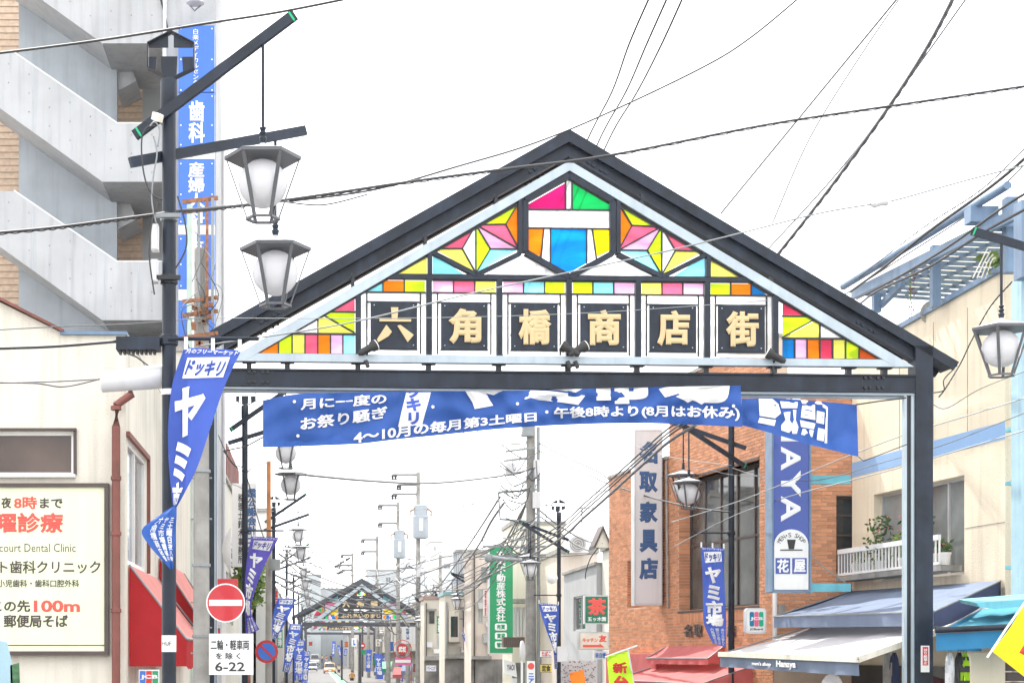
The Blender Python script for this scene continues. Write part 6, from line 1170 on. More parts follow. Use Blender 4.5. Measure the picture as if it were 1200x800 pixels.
def tpole(label, x, ytop, Y, tr=None, arms=()):
    u = upole(label, x, ytop, Y, .14, .2)
    if tr:
        y0, y1, r_ = tr; a = P(x + (3 if x > 480 else 1.5), y1, Y - .4); h = P(0, y0, Y).z - a.z
        mb = MB(); mb.lathe(a, [(r_ * .7, 0), (r_ * .95, .06), (r_, .15), (r_, h * .66), (r_ * .9, h * .68), (r_ * .88, h * .98), (r_ * .6, h)], 18); o = mb.build('transformer', M('transformer grey', (.34, .38, .42), .5, var=.06, bump=0), u, True)
        mb = MB()
        for s in (-1, 1): mb.tube([a + Vector((s * r_ * .7, -.2, h * .9)), a + Vector((s * r_ * 1.3, -.2, h * .8)), a + Vector((s * r_ * 1.25, -.2, h * .68))], .07, 6)
        mb.build('bushings', m_rust, o); mb = MB(); mb.box(a.x - .12, a.x + .12, a.y - r_ - .03, a.y - r_ + .02, a.z + h * .22, a.z + h * .58); mb.build('number_plate', m_ink, o)
    for (xa, y, w_) in arms:
        mb = MB(); mb.beam(P(xa, y, Y), P(xa + w_, y, Y), .0011 * Y, .0011 * Y); mb.build('crossarm', m_armgrey, u)
        for q in (0, .12): mb = MB(); p = P(xa + w_ * q, y, Y); mb.lathe(p, [(.05, -.35), (.12, -.3), (.06, -.2), (.12, -.12), (.05, 0)], 8); mb.build('insulator', m_black, u)
    return u
tpole('tall pole with the larger grey transformer right of the small gate', 490, 553, 112, (592, 631, .55), [(460, 556, 30), (460, 579, 30), (466, 568, 24)])
tpole('pole with the smaller grey transformer left of the tall one', 466.5, 588, 135, (621, 654, .52), [(444, 592, 22), (444, 613, 22)])
tpole('thin pole with a square bracket left of both transformers', 442, 628, 160, None, [(424, 632, 18), (424, 646, 18)]); tpole('far pole with three black insulators behind the gate roof', 413, 648, 190, None, [(400, 650, 14), (396, 662, 17), (400, 668, 13)])
tpole('short slim pole just right of the small gate ridge', 516, 650, 150); tpole('far thin pole over the right slope of the small gate', 499, 690, 150); tpole('grey pole standing beside the cream house at centre right', 453, 700, 150)
for i, (x, yt, Y, nm) in enumerate(((455, 736, 128, 'brown signboard pole left of the pink barred sign'), (478, 730, 124, 'concrete pole beside the post of the small gate'), (432, 750, 170, 'slim concrete pole among the far flags'), (446, 742, 160, 'dark slim pole among the far flags'), (562, 645, 118, 'slim grey pole left of the tall green sign'))): upole(nm, x, yt, Y, .16)
for i in range(40):
    x0 = random.uniform(440, 512); y0 = random.uniform(655, 725)
    wire('tangle of dark cable round the transformer poles', [(x0, y0, 111), (x0 + random.uniform(-14, 14), y0 + random.uniform(5, 18), 110), (x0 + random.uniform(-22, 22), y0 + random.uniform(-6, 24), 111.5)], .035, [m_cable2, m_cable, m_galv][i % 3], group='cable tangles on the transformer poles')
for i, (x0, y0, x1, y1) in enumerate(((472, 656, 482, 666), (476, 645, 486, 655), (488, 662, 494, 676))): ebox(['left', 'upper', 'lower right'][i] + ' of three pale boxes clustered on the transformer pole', x0, y0, x1, y1, 111, m_signwhite, .4)
for i, (x, y) in enumerate(((392, 664), (398, 660), (395, 672), (405, 656))): 
    t = thing('line_insulator', ('second highest', 'third', 'lowest', 'highest')[i] + ' of four dark insulators left of the small gate ridge', 'insulator', P(x, y, 180), 'dark insulators on the far wires'); mb = MB(); p = P(x, y, 180); mb.tube([p, p + Vector((.5, 0, .25))], [.16, .1], 8); mb.build('body', m_black, t)
# ---------------------------------------------------------------- overhead cables
Wr = wire
Wr('black cable crossing the top left corner in front of the concrete building', [(-30, 66, 14), (60, 55, 14), (140, 44, 14), (240, 28, 14), (330, 14, 14), (440, -8, 14)], .012)
Wr('dark lashed cable running left from the nearest lamp post', [(-30, 275, 15.7), (60, 267, 15.7), (130, 258, 15.7), (198, 249, 15.7)], .014, lash=True)
Wr('lashed cable rising from the lamp post to the right edge across the gate', [(205, 247, 16), (260, 243, 17), (345, 233, 18), (480, 213, 19), (600, 197, 20), (720, 181, 21), (900, 146, 22), (1060, 122, 22), (1230, 97, 22)], .016, lash=True)
Wr('grey cable rising steeply behind the gate apex to the top edge', [(340, 236, 19), (440, 222, 20), (540, 194, 21), (620, 170, 22), (700, 138, 22), (820, 81, 22), (880, 44, 22), (950, -14, 22)], .013)
Wr('short curved cable just right of the upper hanging lantern', [(336, 237, 17.5), (380, 240, 18), (430, 228, 19)], .009)
Wr('thickest dark cable slanting from the top edge to the gate roof', [(1126, -20, 24), (1090, 50, 26), (1040, 128, 28), (970, 224, 31), (910, 300, 34)], .034, m_cable2, lash=True)
Wr('hair thin wire left of the thickest dark cable', [(1062, -14, 30), (960, 110, 34), (845, 250, 38)], .02, m_cable2); Wr('faint thin wire parallel to the thickest dark cable', [(1135, -5, 40), (1000, 180, 44), (900, 292, 48)], .022, m_cable2)
Wr('thin wire ending at the right edge above the pergola', [(1215, 178, 30), (1150, 240, 32), (1060, 300, 34), (990, 345, 36)], .016, m_cable2); Wr('pale wire rising right from behind the gate roof', [(905, 262, 40), (950, 160, 40), (1012, 60, 40), (1060, -10, 40)], .018, m_cable2)
Wr('thin wire running from the big crowded pole under the banner', [(625, 545, 57), (580, 560, 80), (520, 590, 110), (470, 600, 130)], .02, m_cable2); Wr('thin wire from the big crowded pole to the lower poles', [(625, 560, 57), (560, 588, 80), (500, 606, 110), (442, 632, 160)], .022, m_cable2); Wr('sagging wire from the big crowded pole to the furniture sign', [(628, 560, 57), (680, 576, 50), (745, 570, 42)], .012, m_cable2); Wr('wire from the grey house corner to the lamp post at right', [(655, 640, 67), (690, 600, 60), (716, 580, 55)], .015, m_cable2)
for i, (a, b, lab) in enumerate(((769, 688, 'left of three thin wires dropping behind the gate apex'), (790, 702, 'middle of three thin wires dropping behind the gate apex'), (808, 713, 'right of three thin wires dropping behind the gate apex'))): Wr(lab, [(a, -20, 30), ((a * 2 + b) / 3 - 4 + i * 2, 50, 32), ((a + b * 2) / 3 + 2, 108, 36), (b, 165, 40), (b - 40, 260, 48), (b - 100, 420, 60)], .021, m_cable)
Wr('tension wire with a pale insulator crossing the right roof', [(1230, 186, 21), (1130, 212, 21), (1055, 233, 21), (1030, 238, 21), (960, 250, 21), (860, 275, 21), (760, 299, 21), (560, 342, 20.5), (400, 380, 20), (235, 405, 20)], .010, m_galv)
t = thing('guy_insulator', 'pale oval insulator on the tension wire above the blue pergola', 'insulator', P(1031, 237, 21)); mb = MB(); p = P(1031, 237, 21); mb.tube([p + Vector((-.12, 0, -.03)), p + Vector((-.08, 0, -.01)), p + Vector((0, 0, .0)), p + Vector((.08, 0, .02)), p + Vector((.12, 0, .03))], [.03, .07, .05, .07, .03], 10); mb.build('body', m_signwhite, t, True)
Wr('thin horizontal wire in front of the left gate roof', [(215, 372, 22), (340, 373, 22), (520, 372, 22), (700, 366, 22), (900, 352, 22)], .005, m_galv)
for i, (pts, r_) in enumerate((([(1240, 150, 23), (1170, 212, 25), (1090, 270, 28), (1040, 310, 30), (996, 342, 33)], .026), ([(1240, 205, 23), (1180, 240, 25), (1110, 290, 28), (1050, 326, 31), (1004, 350, 34)], .022), ([(1240, 225, 23), (1160, 268, 26), (1090, 312, 29), (1030, 340, 32), (1008, 356, 34)], .022), ([(1210, 165, 24), (1150, 222, 26), (1080, 268, 29), (1000, 330, 34)], .009))):
    Wr(['uppermost thick cable', 'middle thick cable', 'lowest thick cable', 'thin wire above the thick cables'][i] + ' running down along the blue pergola', pts, r_, m_cable, lash=i == 3)
Wr('thin cable hanging down the cream wall right of the gate roof', [(1186, 330, 24), (1160, 360, 24.5), (1138, 400, 25.5), (1126, 425, 26), (1108, 455, 26), (1100, 465, 26)], .010, lash=True)
Wr('loop of wire under the right eave of the gate', [(1118, 432, 25.7), (1106, 445, 25.8), (1106, 457, 25.8), (1094, 460, 25.9)], .01); Wr('thin cable from the gate post to the lower right edge', [(1094, 474, 25.8), (1110, 478, 26), (1150, 455, 25), (1215, 430, 24)], .007, m_cable2)
Wr('cable into the dark joint box from the left edge', [(-30, 409, 15.8), (60, 406, 15.8), (137, 400, 15.8)], .016); Wr('upper thin wire to the left street light', [(-30, 449, 15.8), (60, 447, 15.8), (117, 444, 15.8)], .008, m_cable2); Wr('lower sagging wire to the left street light', [(-30, 448, 15.7), (40, 449, 15.7), (75, 453, 15.7), (117, 444, 15.7)], .007)
Wr('thin wire along the cream house roof edge', [(-30, 388, 16), (80, 382, 17), (160, 379, 19), (240, 372, 21)], .006, m_cable2)
Wr('drooping cable from the left lanterns to the crowded pole', [(345, 555, 36.5), (430, 563, 42), (500, 566, 47), (560, 561, 52), (605, 554, 56), (633, 545, 57)], .03, m_cable2)
for i, dy in enumerate((0, 5, 9, 16)): Wr(['top', 'second', 'third', 'bottom'][i] + ' strand of the cable bundle crossing before the furniture sign', [(815, 482 + dy, 33), (783, 502 + dy, 34), (740, 540 + dy, 38), (690, 585 + dy, 44), (640, 625 + dy, 52), (560, 664 + dy, 80), (500, 692 + dy, 110), (455, 702 + dy * .7, 112), (400, 690 + dy * .4, 113), (330, 668, 113)], .02 if i < 3 else .035, m_cable2 if i % 2 else m_cable)
Wr('upper of two cables from the crowded pole to the brick shop', [(630, 518, 57), (660, 534, 54), (700, 552, 50), (730, 572, 45), (800, 592, 38), (857, 600, 36)], .02); Wr('lower of two cables from the crowded pole to the brick shop', [(630, 527, 57), (660, 543, 54), (713, 567, 48), (760, 592, 43)], .018)
Wr('thick cable dropping left from the crowded pole', [(586, 582, 56.5), (565, 615, 66), (545, 645, 80), (520, 680, 98), (498, 706, 111)], .04, m_cable2); Wr('second thick cable dropping left from the crowded pole', [(590, 590, 56.5), (575, 612, 64), (560, 640, 78), (535, 675, 95), (505, 712, 111)], .05, m_cable2)
Wr('cable from the crowded pole down to the grey house', [(626, 592, 57), (650, 612, 58), (676, 628, 58), (706, 640, 56), (716, 642, 55)], .03, m_cable2); Wr('second cable from the crowded pole to the pinkish house', [(626, 600, 57), (648, 616, 58), (668, 634, 60), (690, 645, 58)], .025, m_cable2)
Wr('cable curling down in front of the grey house', [(706, 636, 55), (693, 652, 56), (687, 668, 57), (686, 678, 57)], .02)
Wr('horizontal cable beneath the crowded pole equipment', [(562, 655, 66), (600, 653, 57), (650, 652, 58), (700, 648, 57)], .02, m_cable2)
Wr('wire across the blue sideways lettering to the cream wall', [(786, 612, 36), (857, 590, 34), (905, 572, 31), (960, 548, 30), (1010, 528, 29), (1064, 508, 28), (1130, 488, 27), (1215, 462, 26)], .010, m_galv); Wr('second wire across the blue sign a little lower', [(790, 640, 36), (860, 604, 34), (930, 580, 31), (1000, 562, 29.5), (1064, 545, 28), (1215, 500, 26)], .010, m_galv)
Wr('long thin wire from the brick corner to the right edge', [(858, 548, 36), (900, 560, 33), (960, 562, 31), (1040, 540, 29), (1100, 523, 27), (1160, 500, 26), (1215, 478, 25)], .008, m_cable2)
Wr('thin wire from the furniture sign to the lamp post', [(700, 505, 60), (744, 522, 42), (790, 536, 38), (857, 545, 36.3)], .007, m_galv); Wr('faint wire above the drooping cable', [(300, 598, 60), (420, 600, 70), (560, 590, 90), (700, 566, 100)], .02, m_galv)
Wr('wire drooping over the brick window', [(775, 560, 42), (812, 548, 38), (857, 556, 36.2), (905, 558, 32)], .007, m_cable2); Wr('grey cord hanging across the brick return wall', [(950, 650, 32), (965, 664, 32), (985, 678, 32), (1000, 690, 32)], .01, m_galv)
for i in range(10):
    y0 = 658 + i * 7 + random.uniform(-6, 6); sag = random.uniform(2, 20)
    Wr('far cable strung between the small gate and the left poles', [(326 + random.uniform(-10, 10), y0 - 25, 62), (360, y0 - 8 + random.uniform(-6, 6), 88), (400, y0 + sag * .6, 100), (450, y0 + sag + random.uniform(-6, 6), 108), (492, y0 - 2 + random.uniform(-10, 10), 111), (560, y0 - 22 - i + random.uniform(-6, 16), 80), (622, 640 - i * 7 + random.uniform(-10, 10), 57)], .018 + .010 * (i % 3), [m_cable2, m_cable, m_cable2][i % 3], group='far cables strung across the street before the small gate')
for i in range(6): Wr('thin far wire sloping from the left poles towards the transformers', [(330, 640 + i * 4, 62), (380, 650 + i * 3, 88), (440, 668 + i * 2, 160), (480, 676 + i * 3, 190)], .02, m_cable2, group='thin wires sloping toward the transformer poles')
for i in range(5): Wr('high thin wire leaving the tall transformer pole', [(462, 560 + i * 6, 112), (448 - i * 3, 585 + i * 4, 140), (440 - i * 6, 610 + i * 7, 180)], .012, m_cable2, group='thin high wires between the transformer poles')
Wr('thin wire from the gate underside toward the transformers', [(560, 505, 40), (535, 530, 60), (505, 560, 100)], .012, m_galv); Wr('second thin wire toward the transformers', [(545, 505, 40), (520, 532, 60), (496, 560, 100)], .012, m_galv)
Wr('wire from the second lamp post to the orange sleeve', [(287, 556, 36.4), (300, 545, 40), (315, 542, 46)], .015); Wr('cable loop at the second lamp post', [(262, 528, 36), (275, 545, 36.2), (287, 552, 36.3), (300, 600, 40), (312, 640, 45)], .014)
Wr('low cable passing left of the accountant sign', [(256, 510, 34), (270, 540, 36), (284, 552, 36.3)], .010); Wr('pale wire in front of the reddish corrugated wall', [(262, 566, 34), (280, 570, 36), (300, 585, 44)], .010, m_galv)
# ---------------------------------------------------------------- vehicles and people
def car(label, x, yb, Y, wpx, col, kind='car', name='parked_car', stripe=None, rot=0):
    c = P(x, yb, Y); w = wpx * Y / F; gz = c.z; t = thing(name, label, 'taxi' if kind == 'taxi' else ('van' if kind == 'van' else 'car'), c); L = w * 2.5; H = w * (.86 if kind != 'van' else 1.12)
    m_ = M('car paint %d' % len(bpy.data.materials), col, .3, coat=.8, var=.03, bump=0); cx, cy, cz = c
    def sec(y, hw, z0, z1, r_=.2): return [Vector((cx + sx * hw * k, cy + y, gz + z)) for sx, k, z in ((-1, .92, z0), (-1, 1, z0 + (z1 - z0) * .35), (-1, .97, z0 + (z1 - z0) * .8), (-1, .86, z1), (1, .86, z1), (1, .97, z0 + (z1 - z0) * .8), (1, 1, z0 + (z1 - z0) * .35), (1, .92, z0))]
    def loft(mb, S_):
        b = len(mb.v); n = len(S_[0])
        for s_ in S_: mb.v += s_
        for i in range(len(S_) - 1):
            for j in range(n): mb.f.append([b + i * n + j, b + i * n + (j + 1) % n, b + (i + 1) * n + (j + 1) % n, b + (i + 1) * n + j])
        mb.f += [list(range(b, b + n)), list(range(b + (len(S_) - 1) * n, b + len(S_) * n))]
    hb = H * .56; mb = MB(); loft(mb, [sec(0, w * .44, .28, hb * .72), sec(.12, w * .5, .2, hb * .84), sec(L * .24, w * .5, .18, hb), sec(L * .8, w * .5, .18, hb), sec(L * .97, w * .47, .25, hb * .9), sec(L, w * .44, .35, hb * .8)]); body = mb.build('body', m_, t, True)
    f0, f1 = (.26, .40) if kind != 'van' else (.06, .16)
    def cab(y, hw, z1): return [Vector((cx + sx * hw * k, cy + y, gz + z)) for sx, k, z in ((-1, 1, hb * .97), (-1, .9, z1 * .96), (-1, .8, z1), (1, .8, z1), (1, .9, z1 * .96), (1, 1, hb * .97))]
    mb = MB(); loft(mb, [cab(L * f0, w * .46, hb * 1.02), cab(L * f1, w * .45, H), cab(L * .78, w * .45, H), cab(L * .93, w * .45, hb * 1.05)]); mb.build('cabin', m_, t, True)
    mb = MB(); q = [Vector((cx + sx * w * k, cy + L * (f0 + (f1 - f0) * a) - .04, gz + hb + (H - hb) * a)) for sx, k, a in ((-1, .42, .06), (1, .42, .06), (1, .37, .88), (-1, .37, .88))]; mb.ext(q, (0, .03, .0)); mb.build('windscreen', m_glass, t)
    for s in (-1, 1):
        mb = MB(); a = Vector((cx + s * w * .36, cy - .03, gz + hb * .62)); mb.box(a.x - w * .09, a.x + w * .09, a.y, a.y + .1, a.z - .07, a.z + .08); mb.build('headlight', m_white, t)
        for yy in (.18, .8):
            mb = MB(); r_ = w * .19; p = Vector((cx + s * w * .40, cy + L * yy, gz + r_)); mb.tube([p, p + Vector((s * w * .1, 0, 0))], r_, 16); wh = mb.build('wheel', m_black, t, True); mb = MB(); mb.tube([p + Vector((s * w * .1, 0, 0)), p + Vector((s * (w * .1 + .02), 0, 0))], r_ * .6, 12); mb.build('rim', m_frame, wh)
    mb = MB(); mb.box(cx - w * .38, cx + w * .38, cy - .04, cy + .05, gz + .22, gz + .40); mb.build('bumper', m_black if stripe is None else M('bumper orange', (.75, .25, .02), .5, bump=0), t)
    mb = MB(); mb.box(cx - .18, cx + .18, cy - .07, cy - .045, gz + .30, gz + .46); mb.build('number_plate', m_ink if kind != 'kei' else m_yellow, t)
    if kind == 'taxi': mb = MB(); mb.box(cx - .25, cx + .25, cy + L * .5, cy + L * .55, gz + H, gz + H + .16); mb.build('roof_lamp', m_ink, t)
    for s in (-1, 1): mb = MB(); a = Vector((cx + s * w * .53, cy + L * f0 + .2, gz + hb)); mb.box(a.x - .09, a.x + .09, a.y, a.y + .1, a.z, a.z + .14); mb.build('wing_mirror', m_black, t)
    return t
car('orange and white taxi driving towards the camera', 386.5, 788.5, 219, 14.4, (.72, .33, .07), 'taxi', 'taxi', 1); car('pale blue white small car with a dark front parked at left', 366, 786, 240, 12, (.42, .47, .66), 'kei'); car('white van stopped behind the pale blue car', 369, 778.5, 290, 11, (.75, .75, .75), 'van', 'parked_van')
def person(label, x, yf, Y, h, shirt, trousers, hair=None, step=.12, arm=.1):
    c = P(x, yf, Y); t = thing('person', label, 'person', c); k = h / 1.7
    def skin(nodes, edges, rad, nm, m_, sub=1):
        me = bpy.data.meshes.new(nm); me.from_pydata([tuple(Vector(n) * k) for n in nodes], edges, []); o = bpy.data.objects.new(nm, me); COL.objects.link(o)
        md = o.modifiers.new('s', 'SKIN'); 
        for v, r_ in zip(me.skin_vertices[0].data if me.skin_vertices else [], rad): v.radius = (r_ * k, r_ * k)
        if not me.skin_vertices: pass
        o.modifiers.new('d', 'SUBSURF').levels = sub; return o
    N = [(0, 0, .92), (0, 0, 1.12), (0, 0, 1.38), (0, 0, 1.47), (0, -.01, 1.58), (0, 0, 1.66), (.09, 0, .88), (.10, -step, .48), (.10, -step * 1.2, .07), (.10, -step * 1.2 - .14, .03), (-.09, 0, .88), (-.10, step, .48), (-.10, step * 1.6, .07), (-.10, step * 1.6 - .14, .03), (.19, 0, 1.38), (.24, .02, 1.12), (.25, -arm, .88), (.25, -arm - .02, .80), (-.19, 0, 1.38), (-.24, .02, 1.12), (-.25, -arm * .5, .88), (-.25, -arm * .5, .80)]
    E_ = [(0, 1), (1, 2), (2, 3), (3, 4), (4, 5), (0, 6), (6, 7), (7, 8), (8, 9), (0, 10), (10, 11), (11, 12), (12, 13), (2, 14), (14, 15), (15, 16), (16, 17), (2, 18), (18, 19), (19, 20), (20, 21)]
    Rd = [.12, .13, .14, .055, .095, .07, .09, .06, .04, .035, .09, .06, .04, .035, .06, .045, .03, .03, .06, .045, .03, .03]
    def mk(nm, idx, grow, m_):
        mp = {i: j for j, i in enumerate(idx)}; bm = bmesh.new(); ly = bm.verts.layers.skin.verify(); vs = []
        for i in idx: v = bm.verts.new(Vector(N[i]) * k); v[ly].radius = (Rd[i] * k * grow, Rd[i] * k * grow); v[ly].use_root = (i == idx[0]); vs.append(v)
        for a, b in E_:
            if a in mp and b in mp: bm.edges.new((vs[mp[a]], vs[mp[b]]))
        me = bpy.data.meshes.new(nm); bm.to_mesh(me); bm.free(); o = bpy.data.objects.new(nm, me); COL.objects.link(o); o.modifiers.new('s', 'SKIN'); o.modifiers.new('d', 'SUBSURF').levels = 1
        dg = bpy.context.evaluated_depsgraph_get(); m2 = bpy.data.meshes.new_from_object(o.evaluated_get(dg)); bpy.data.objects.remove(o); m2.materials.clear(); m2.materials.append(m_)
        m2.polygons.foreach_set('use_smooth', [True] * len(m2.polygons)); o2 = bpy.data.objects.new(nm, m2); COL.objects.link(o2); o2.parent = t; WL[o2.name] = wl(t)
    mk('body', list(range(22)), 1, m_skin); mk('shirt', [1, 0, 2, 14, 15, 18, 19], 1.15, shirt); mk('trousers', [0, 6, 7, 8, 10, 11, 12], 1.15, trousers)
    mb = MB(); mb.lathe(c + Vector((0, .015, 1.60 * k)), [(.09 * k, -.06 * k), (.105 * k, 0), (.09 * k, .07 * k), (.03 * k, .11 * k)], 12); mb.build('hair', m_black, t, True)
person('person in a white shirt and dark trousers standing right of the taxi', 397, 792, 222, 1.68, m_ink, m_black); person('person in a bright orange shirt at the kerb at the bottom edge', 412.5, 806, 150, 1.7, M('orange shirt', (.85, .35, .02), .8, bump=0), m_black)
person('person in a pale top walking beyond the taxi', 377.5, 777, 300, 1.65, m_whitecloth, m_cable2); person('person in a pinkish top walking beyond the taxi', 382.5, 778, 290, 1.65, m_pinkcloth, m_whitecloth); person('person in dark clothes near the end of the street', 388, 776, 310, 1.7, m_cable, m_black)
# ---------------------------------------------------------------- clutter that fills the far street
def shopsign(label, x0, y0, x1, y1, Y, m_, tx=None, ti=None, bold=.03):
    t = thing('shop_sign', label, 'sign', P((x0 + x1) / 2, y1, Y)); pl = FP(Y); mb = MB(); rect(mb, pl, x0, y0, x1, y1, -.25, 0); mb.build('sign_box', m_, t); mb = MB(); rect(mb, pl, x0 - .3, y0 - .5, x1 + .3, y0, -.3, .02); rect(mb, pl, x0 - .3, y1, x1 + .3, y1 + .5, -.3, .02); mb.build('edge_trim', m_darkframe, t, kind='stuff')
    if tx: text(tx, pl.at, (x0 + .8, y0 + .8, x1 - .8, y1 - .8), ti or m_black, t, bold, (y1 - y0) > (x1 - x0), d=.02)
m_signyellow = M('yellow sign face', (.72, .55, .08), .5, bump=0); m_mauve = M('mauve sign face', (.42, .2, .35), .5, bump=0)
for a in (('small red and white shop sign just right of the pink barred sign', 500, 756, 506, 768, 128, m_signred, '薬', m_ink), ('narrow yellow vertical sign beside the cream house with the bay window', 516, 718, 520.5, 744, 101, m_signyellow, '質流', m_black), ('tiny pink vertical sign on the cream bay window house', 543, 734, 546, 760, 91, m_mauve, None, None),
          ('white vertical sign low down left of the narrow flag', 489, 748, 493, 772, 133, m_ink, '酒処', m_redink), ('small blue sign over the far right pavement', 456, 752, 461, 762, 150, m_signblue, None, None), ('small cream sign between the far flags', 440.5, 748, 445.5, 757, 158, m_cream, 'ハト', m_black), ('green shop sign low behind the dark slanting flag', 437, 770, 442, 778, 150, m_signgreen, None, None),
          ('tiny orange sign near the end of the street', 404, 752, 408, 757, 240, m_orange, None, None), ('small white sign hung at the far left under the gate', 343, 738, 347, 747, 128, m_ink, '内科', m_blueink), ('green sign beside the third blue flag at left', 325, 738, 331, 758, 66, m_signgreen, '珈琲', m_ink), ('red bordered white sign behind the no parking sign', 322, 690, 326.5, 716, 64, m_ink, '整骨', m_redink), ('tiny red sign over the parked cars', 362, 752, 366, 755.5, 200, m_signred, None, None),
          ('pale blue sign low between the cabinet and small gate', 513, 776, 520, 784, 102, m_turq, None, None), ('white box sign with red letters low by the pale yellow house', 634, 762, 646, 769, 70, m_ink, 'たばこ', m_redink)): shopsign(*a)
m_shopdim = M('dim shutter grey', (.20, .19, .18), .7, var=.5, scale=1.2, bump=.2, streak=.4)
def fdec(label_parent, x, items, Y):
    root = label_parent; pl = FP(Y)
    for nm, x0, y0, x1, y1, d0, d1, m_ in items: mb = MB(); rect(mb, pl, x0, y0, x1, y1, d0, d1); mb.build(nm, m_, root)
byl = {o.get('label', ''): o for o in bpy.data.objects if o.get('label')}
def find(s): return next(o for l, o in byl.items() if s in l)
fdec(find('pale yellow cream house'), 0, [('string_course', 601, 655, 661, 656.2, 0, .06, m_concpole), ('meter_box', 634, 720, 639, 728, 0, .2, m_signwhite), ('drain_pipe', 655, 618, 656.5, 800, 0, .1, m_signwhite), ('shopfront', 600, 776, 661, 810, 0, .1, m_shopdim), ('shop_fascia', 629, 768, 661, 774, 0, .4, m_concpole), ('ac_unit', 640, 672, 649, 681, 0, .5, m_signwhite), ('upper_glass', 632, 686, 640, 706, 0, .03, m_glass2), ('ventilation_cowl', 644, 690, 647, 693, 0, .2, m_galv)], 77.98)
fdec(find('cream pink house'), 0, [('drain_pipe', 555, 650, 556.5, 800, 0, .1, m_darkframe), ('balcony_wall', 566, 742, 574, 753, 0, .7, m_conc), ('shopfront', 552, 772, 600, 810, 0, .1, m_shopdim), ('shop_fascia', 552, 768, 575, 772, 0, .5, m_concpole), ('ac_unit', 560, 706, 566, 713, 0, .5, m_signwhite), ('drain_pipe', 572, 652, 573, 768, 0, .1, m_concpole), ('upper_glass', 564, 664, 570, 682, 0, .03, m_glass2), ('meter_box', 569, 728, 572, 734, 0, .2, m_signwhite)], 85.98)
fdec(find('cream house with a bay window'), 0, [('bay_window_box', 526, 716, 537, 752, 0, .5, m_cream), ('bay_glass', 527.5, 722, 535.5, 746, .5, .52, m_glass), ('drain_pipe', 550, 700, 551.2, 800, 0, .1, m_brownsteel), ('shopfront', 521, 772, 550, 810, 0, .1, m_shopdim), ('shop_fascia', 521, 766, 550, 771, 0, .6, m_concpole), ('ac_unit', 540, 758, 546, 764, 0, .5, m_signwhite), ('window_hood', 538, 711, 551, 713, 0, .5, m_concpole), ('sill', 525, 752, 538, 753, 0, .7, m_darkframe), ('vent_pipe', 523, 705, 524, 766, 0, .15, m_galv)], 91.98)
fdec(find('beige shop house just right'), 0, [('upper_glass', 503, 716, 509, 730, 0, .03, m_glass), ('window_hood', 501, 713, 511, 715, 0, .5, m_concpole), ('drain_pipe', 520, 706, 521, 800, 0, .1, m_signwhite), ('shopfront', 497, 774, 522, 810, 0, .1, m_shopdim), ('shop_fascia', 497, 768, 522, 773, 0, .6, m_concpole), ('ac_unit', 500, 752, 506, 758, 0, .5, m_signwhite), ('sign_band', 508, 760, 520, 765, 0, .1, m_ink), ('vent_pipe', 499, 706, 500, 768, 0, .15, m_darkframe)], 99.98)
# rooftop pieces
def antenna(label, x, y0, y1, Y):
    t = thing('tv_antenna', label, 'antenna', P(x, y1, Y)); mb = MB(); mb.tube([P(x, y1, Y), P(x, y0, Y)], .03, 5); mb.build('mast', m_armgrey, t); mb = MB(); a = P(x, y0 + 2, Y); mb.tube([a + Vector((-.6, 0, 0)), a + Vector((.6, 0, .05))], .02, 4)
    for k in range(6): mb.tube([a + Vector((-.55 + k * .2, -.25, 0)), a + Vector((-.55 + k * .2, .25, 0))], .012, 4)
    mb.build('boom', m_armgrey, t)
antenna('tall thin aerial on the pinkish house roof by the air conditioner', 682, 594, 648, 73); antenna('aerial on the pale yellow house roof', 640, 590, 615, 79); antenna('aerial on the cream pink house roof', 566, 628, 648, 87); antenna('aerial over the cream bay window house', 530, 678, 697, 93); antenna('aerial over the beige shop house', 508, 684, 702, 101)
t = thing('chimney_stack', 'pale square stack on the roof of the pale yellow house', 'chimney', P(615, 612, 79)); mb = MB(); rect(mb, FP(79.), 608, 600, 616, 615, -.6, 0); mb.build('stack', m_cream, t)
# bicycles would stand out of frame; small cartons of goods under the far awnings

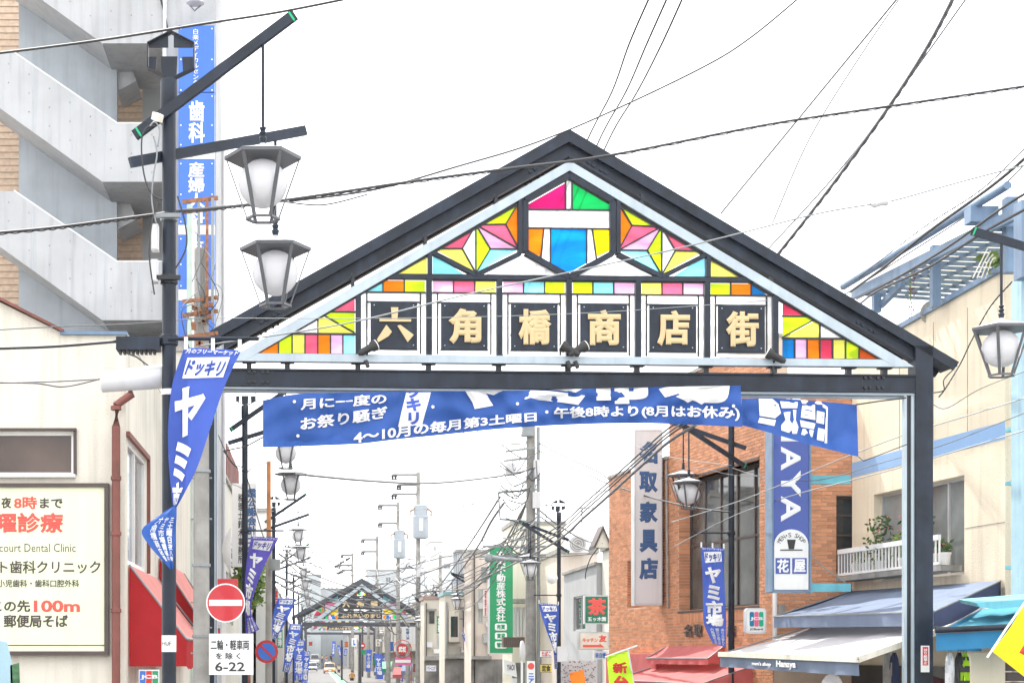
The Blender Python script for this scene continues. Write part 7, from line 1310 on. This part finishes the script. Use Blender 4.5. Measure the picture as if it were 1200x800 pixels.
for i in range(26):
    x = random.choice([random.uniform(398, 470), random.uniform(398, 512), random.uniform(322, 352)]); Y = random.uniform(120, 300) if x > 360 else random.uniform(95, 200)
    upole('slim post standing among the far blue flags and lamps', x, random.uniform(705, 752), Y, .09 if i % 2 else .14, mat=m_steel_far if i % 2 else m_concpole); bpy.data.objects[-1] if False else None
for o in bpy.data.objects:
    if o.get('label') == 'slim post standing among the far blue flags and lamps': o['group'] = 'slim posts among the far flags'
for i, (x, y, Y, c_) in enumerate(((452, 783, 135, 0), (466, 790, 130, 1), (476, 786, 128, 2), (505, 786, 118, 3), (516, 790, 108, 1), (444, 787, 150, 2), (531, 782, 99, 0), (546, 790, 98, 3))):
    t = thing('shop_awning', ('dark green', 'faded red', 'grey', 'cream')[c_] + ' small shop awning, ' + ('first', 'second', 'third', 'fourth', 'sixth', 'lowest left', 'seventh', 'last')[i] + ' in the row right of the far flags', 'awning', P(x, y, Y))
    m_ = (m_signgreen, m_pinkcloth, m_greycloth, m_cream)[c_]; mb = MB(); a, b = P(x - 6, y, Y), P(x + 6, y, Y); mb.prism([a, b, b + Vector((.2, 1.2, .6)), a + Vector((.2, 1.2, .6))], [p - Vector((0, 0, .05)) for p in (a, b, b + Vector((.2, 1.2, .6)), a + Vector((.2, 1.2, .6)))]); mb.build('canopy', m_, t); mb = MB(); mb.prism([a, b, b - Vector((0, 0, .3)), a - Vector((0, 0, .3))], [p + Vector((0, .02, 0)) for p in (a, b, b - Vector((0, 0, .3)), a - Vector((0, 0, .3)))]); mb.build('valance', m_, t)
for a in (('cream board with brown lettering left of the brown cabinet', 524, 774, 534, 783, 96, m_cream, 'お食事', m_brownink), ('small red lantern sign low left of the brown cabinet', 518, 786, 522, 796, 99, m_signred, None, None), ('blue white shop board low on the beige shop house', 500, 779, 511, 786, 98, m_ink, 'クリーニング', m_blueink),
          ('grey shutter box right of the mint sheet', 601, 794, 606, 806, 60, m_signwhite, None, None), ('yellow shop board under the pale yellow house', 634, 778, 646, 787, 72, m_signyellow, '定食', m_black), ('white leaflet board beside the twisted flag at right', 658, 762, 664, 772, 66, m_ink, None, None),
          ('narrow white vertical sign on the cream pink house', 567, 690, 571, 722, 84.5, m_ink, '理容室', m_redink), ('small green sign on the beige shop house', 512, 722, 517, 741, 99, m_signgreen, 'お茶', m_ink), ('dark wooden board low beside the hoarding with stripes', 574, 790, 580, 803, 90, m_darkframe, None, None),
          ('tiny white board at the kerb left of the pink barred sign', 456, 786, 460, 794, 132, m_ink, None, None), ('tiny brown board right of the pink barred sign', 484, 778, 489, 786, 128, m_brownsteel, None, None)): shopsign(*a)
HAZE = True
if HAZE:
    mb = MB(); mb.box(-60, 60, -8, 420, -1, 60); hz = bpy.data.materials.new('thin haze'); hz.use_nodes = True; N = hz.node_tree.nodes; N.remove(N['Principled BSDF']); v = N.new('ShaderNodeVolumePrincipled'); v.inputs['Color'].default_value = (.97, .98, 1, 1); v.inputs['Density'].default_value = .00015; v.inputs['Anisotropy'].default_value = .3
    hz.node_tree.links.new(v.outputs[0], N['Material Output'].inputs['Volume']); mb.build('haze', hz, None, kind='stuff')
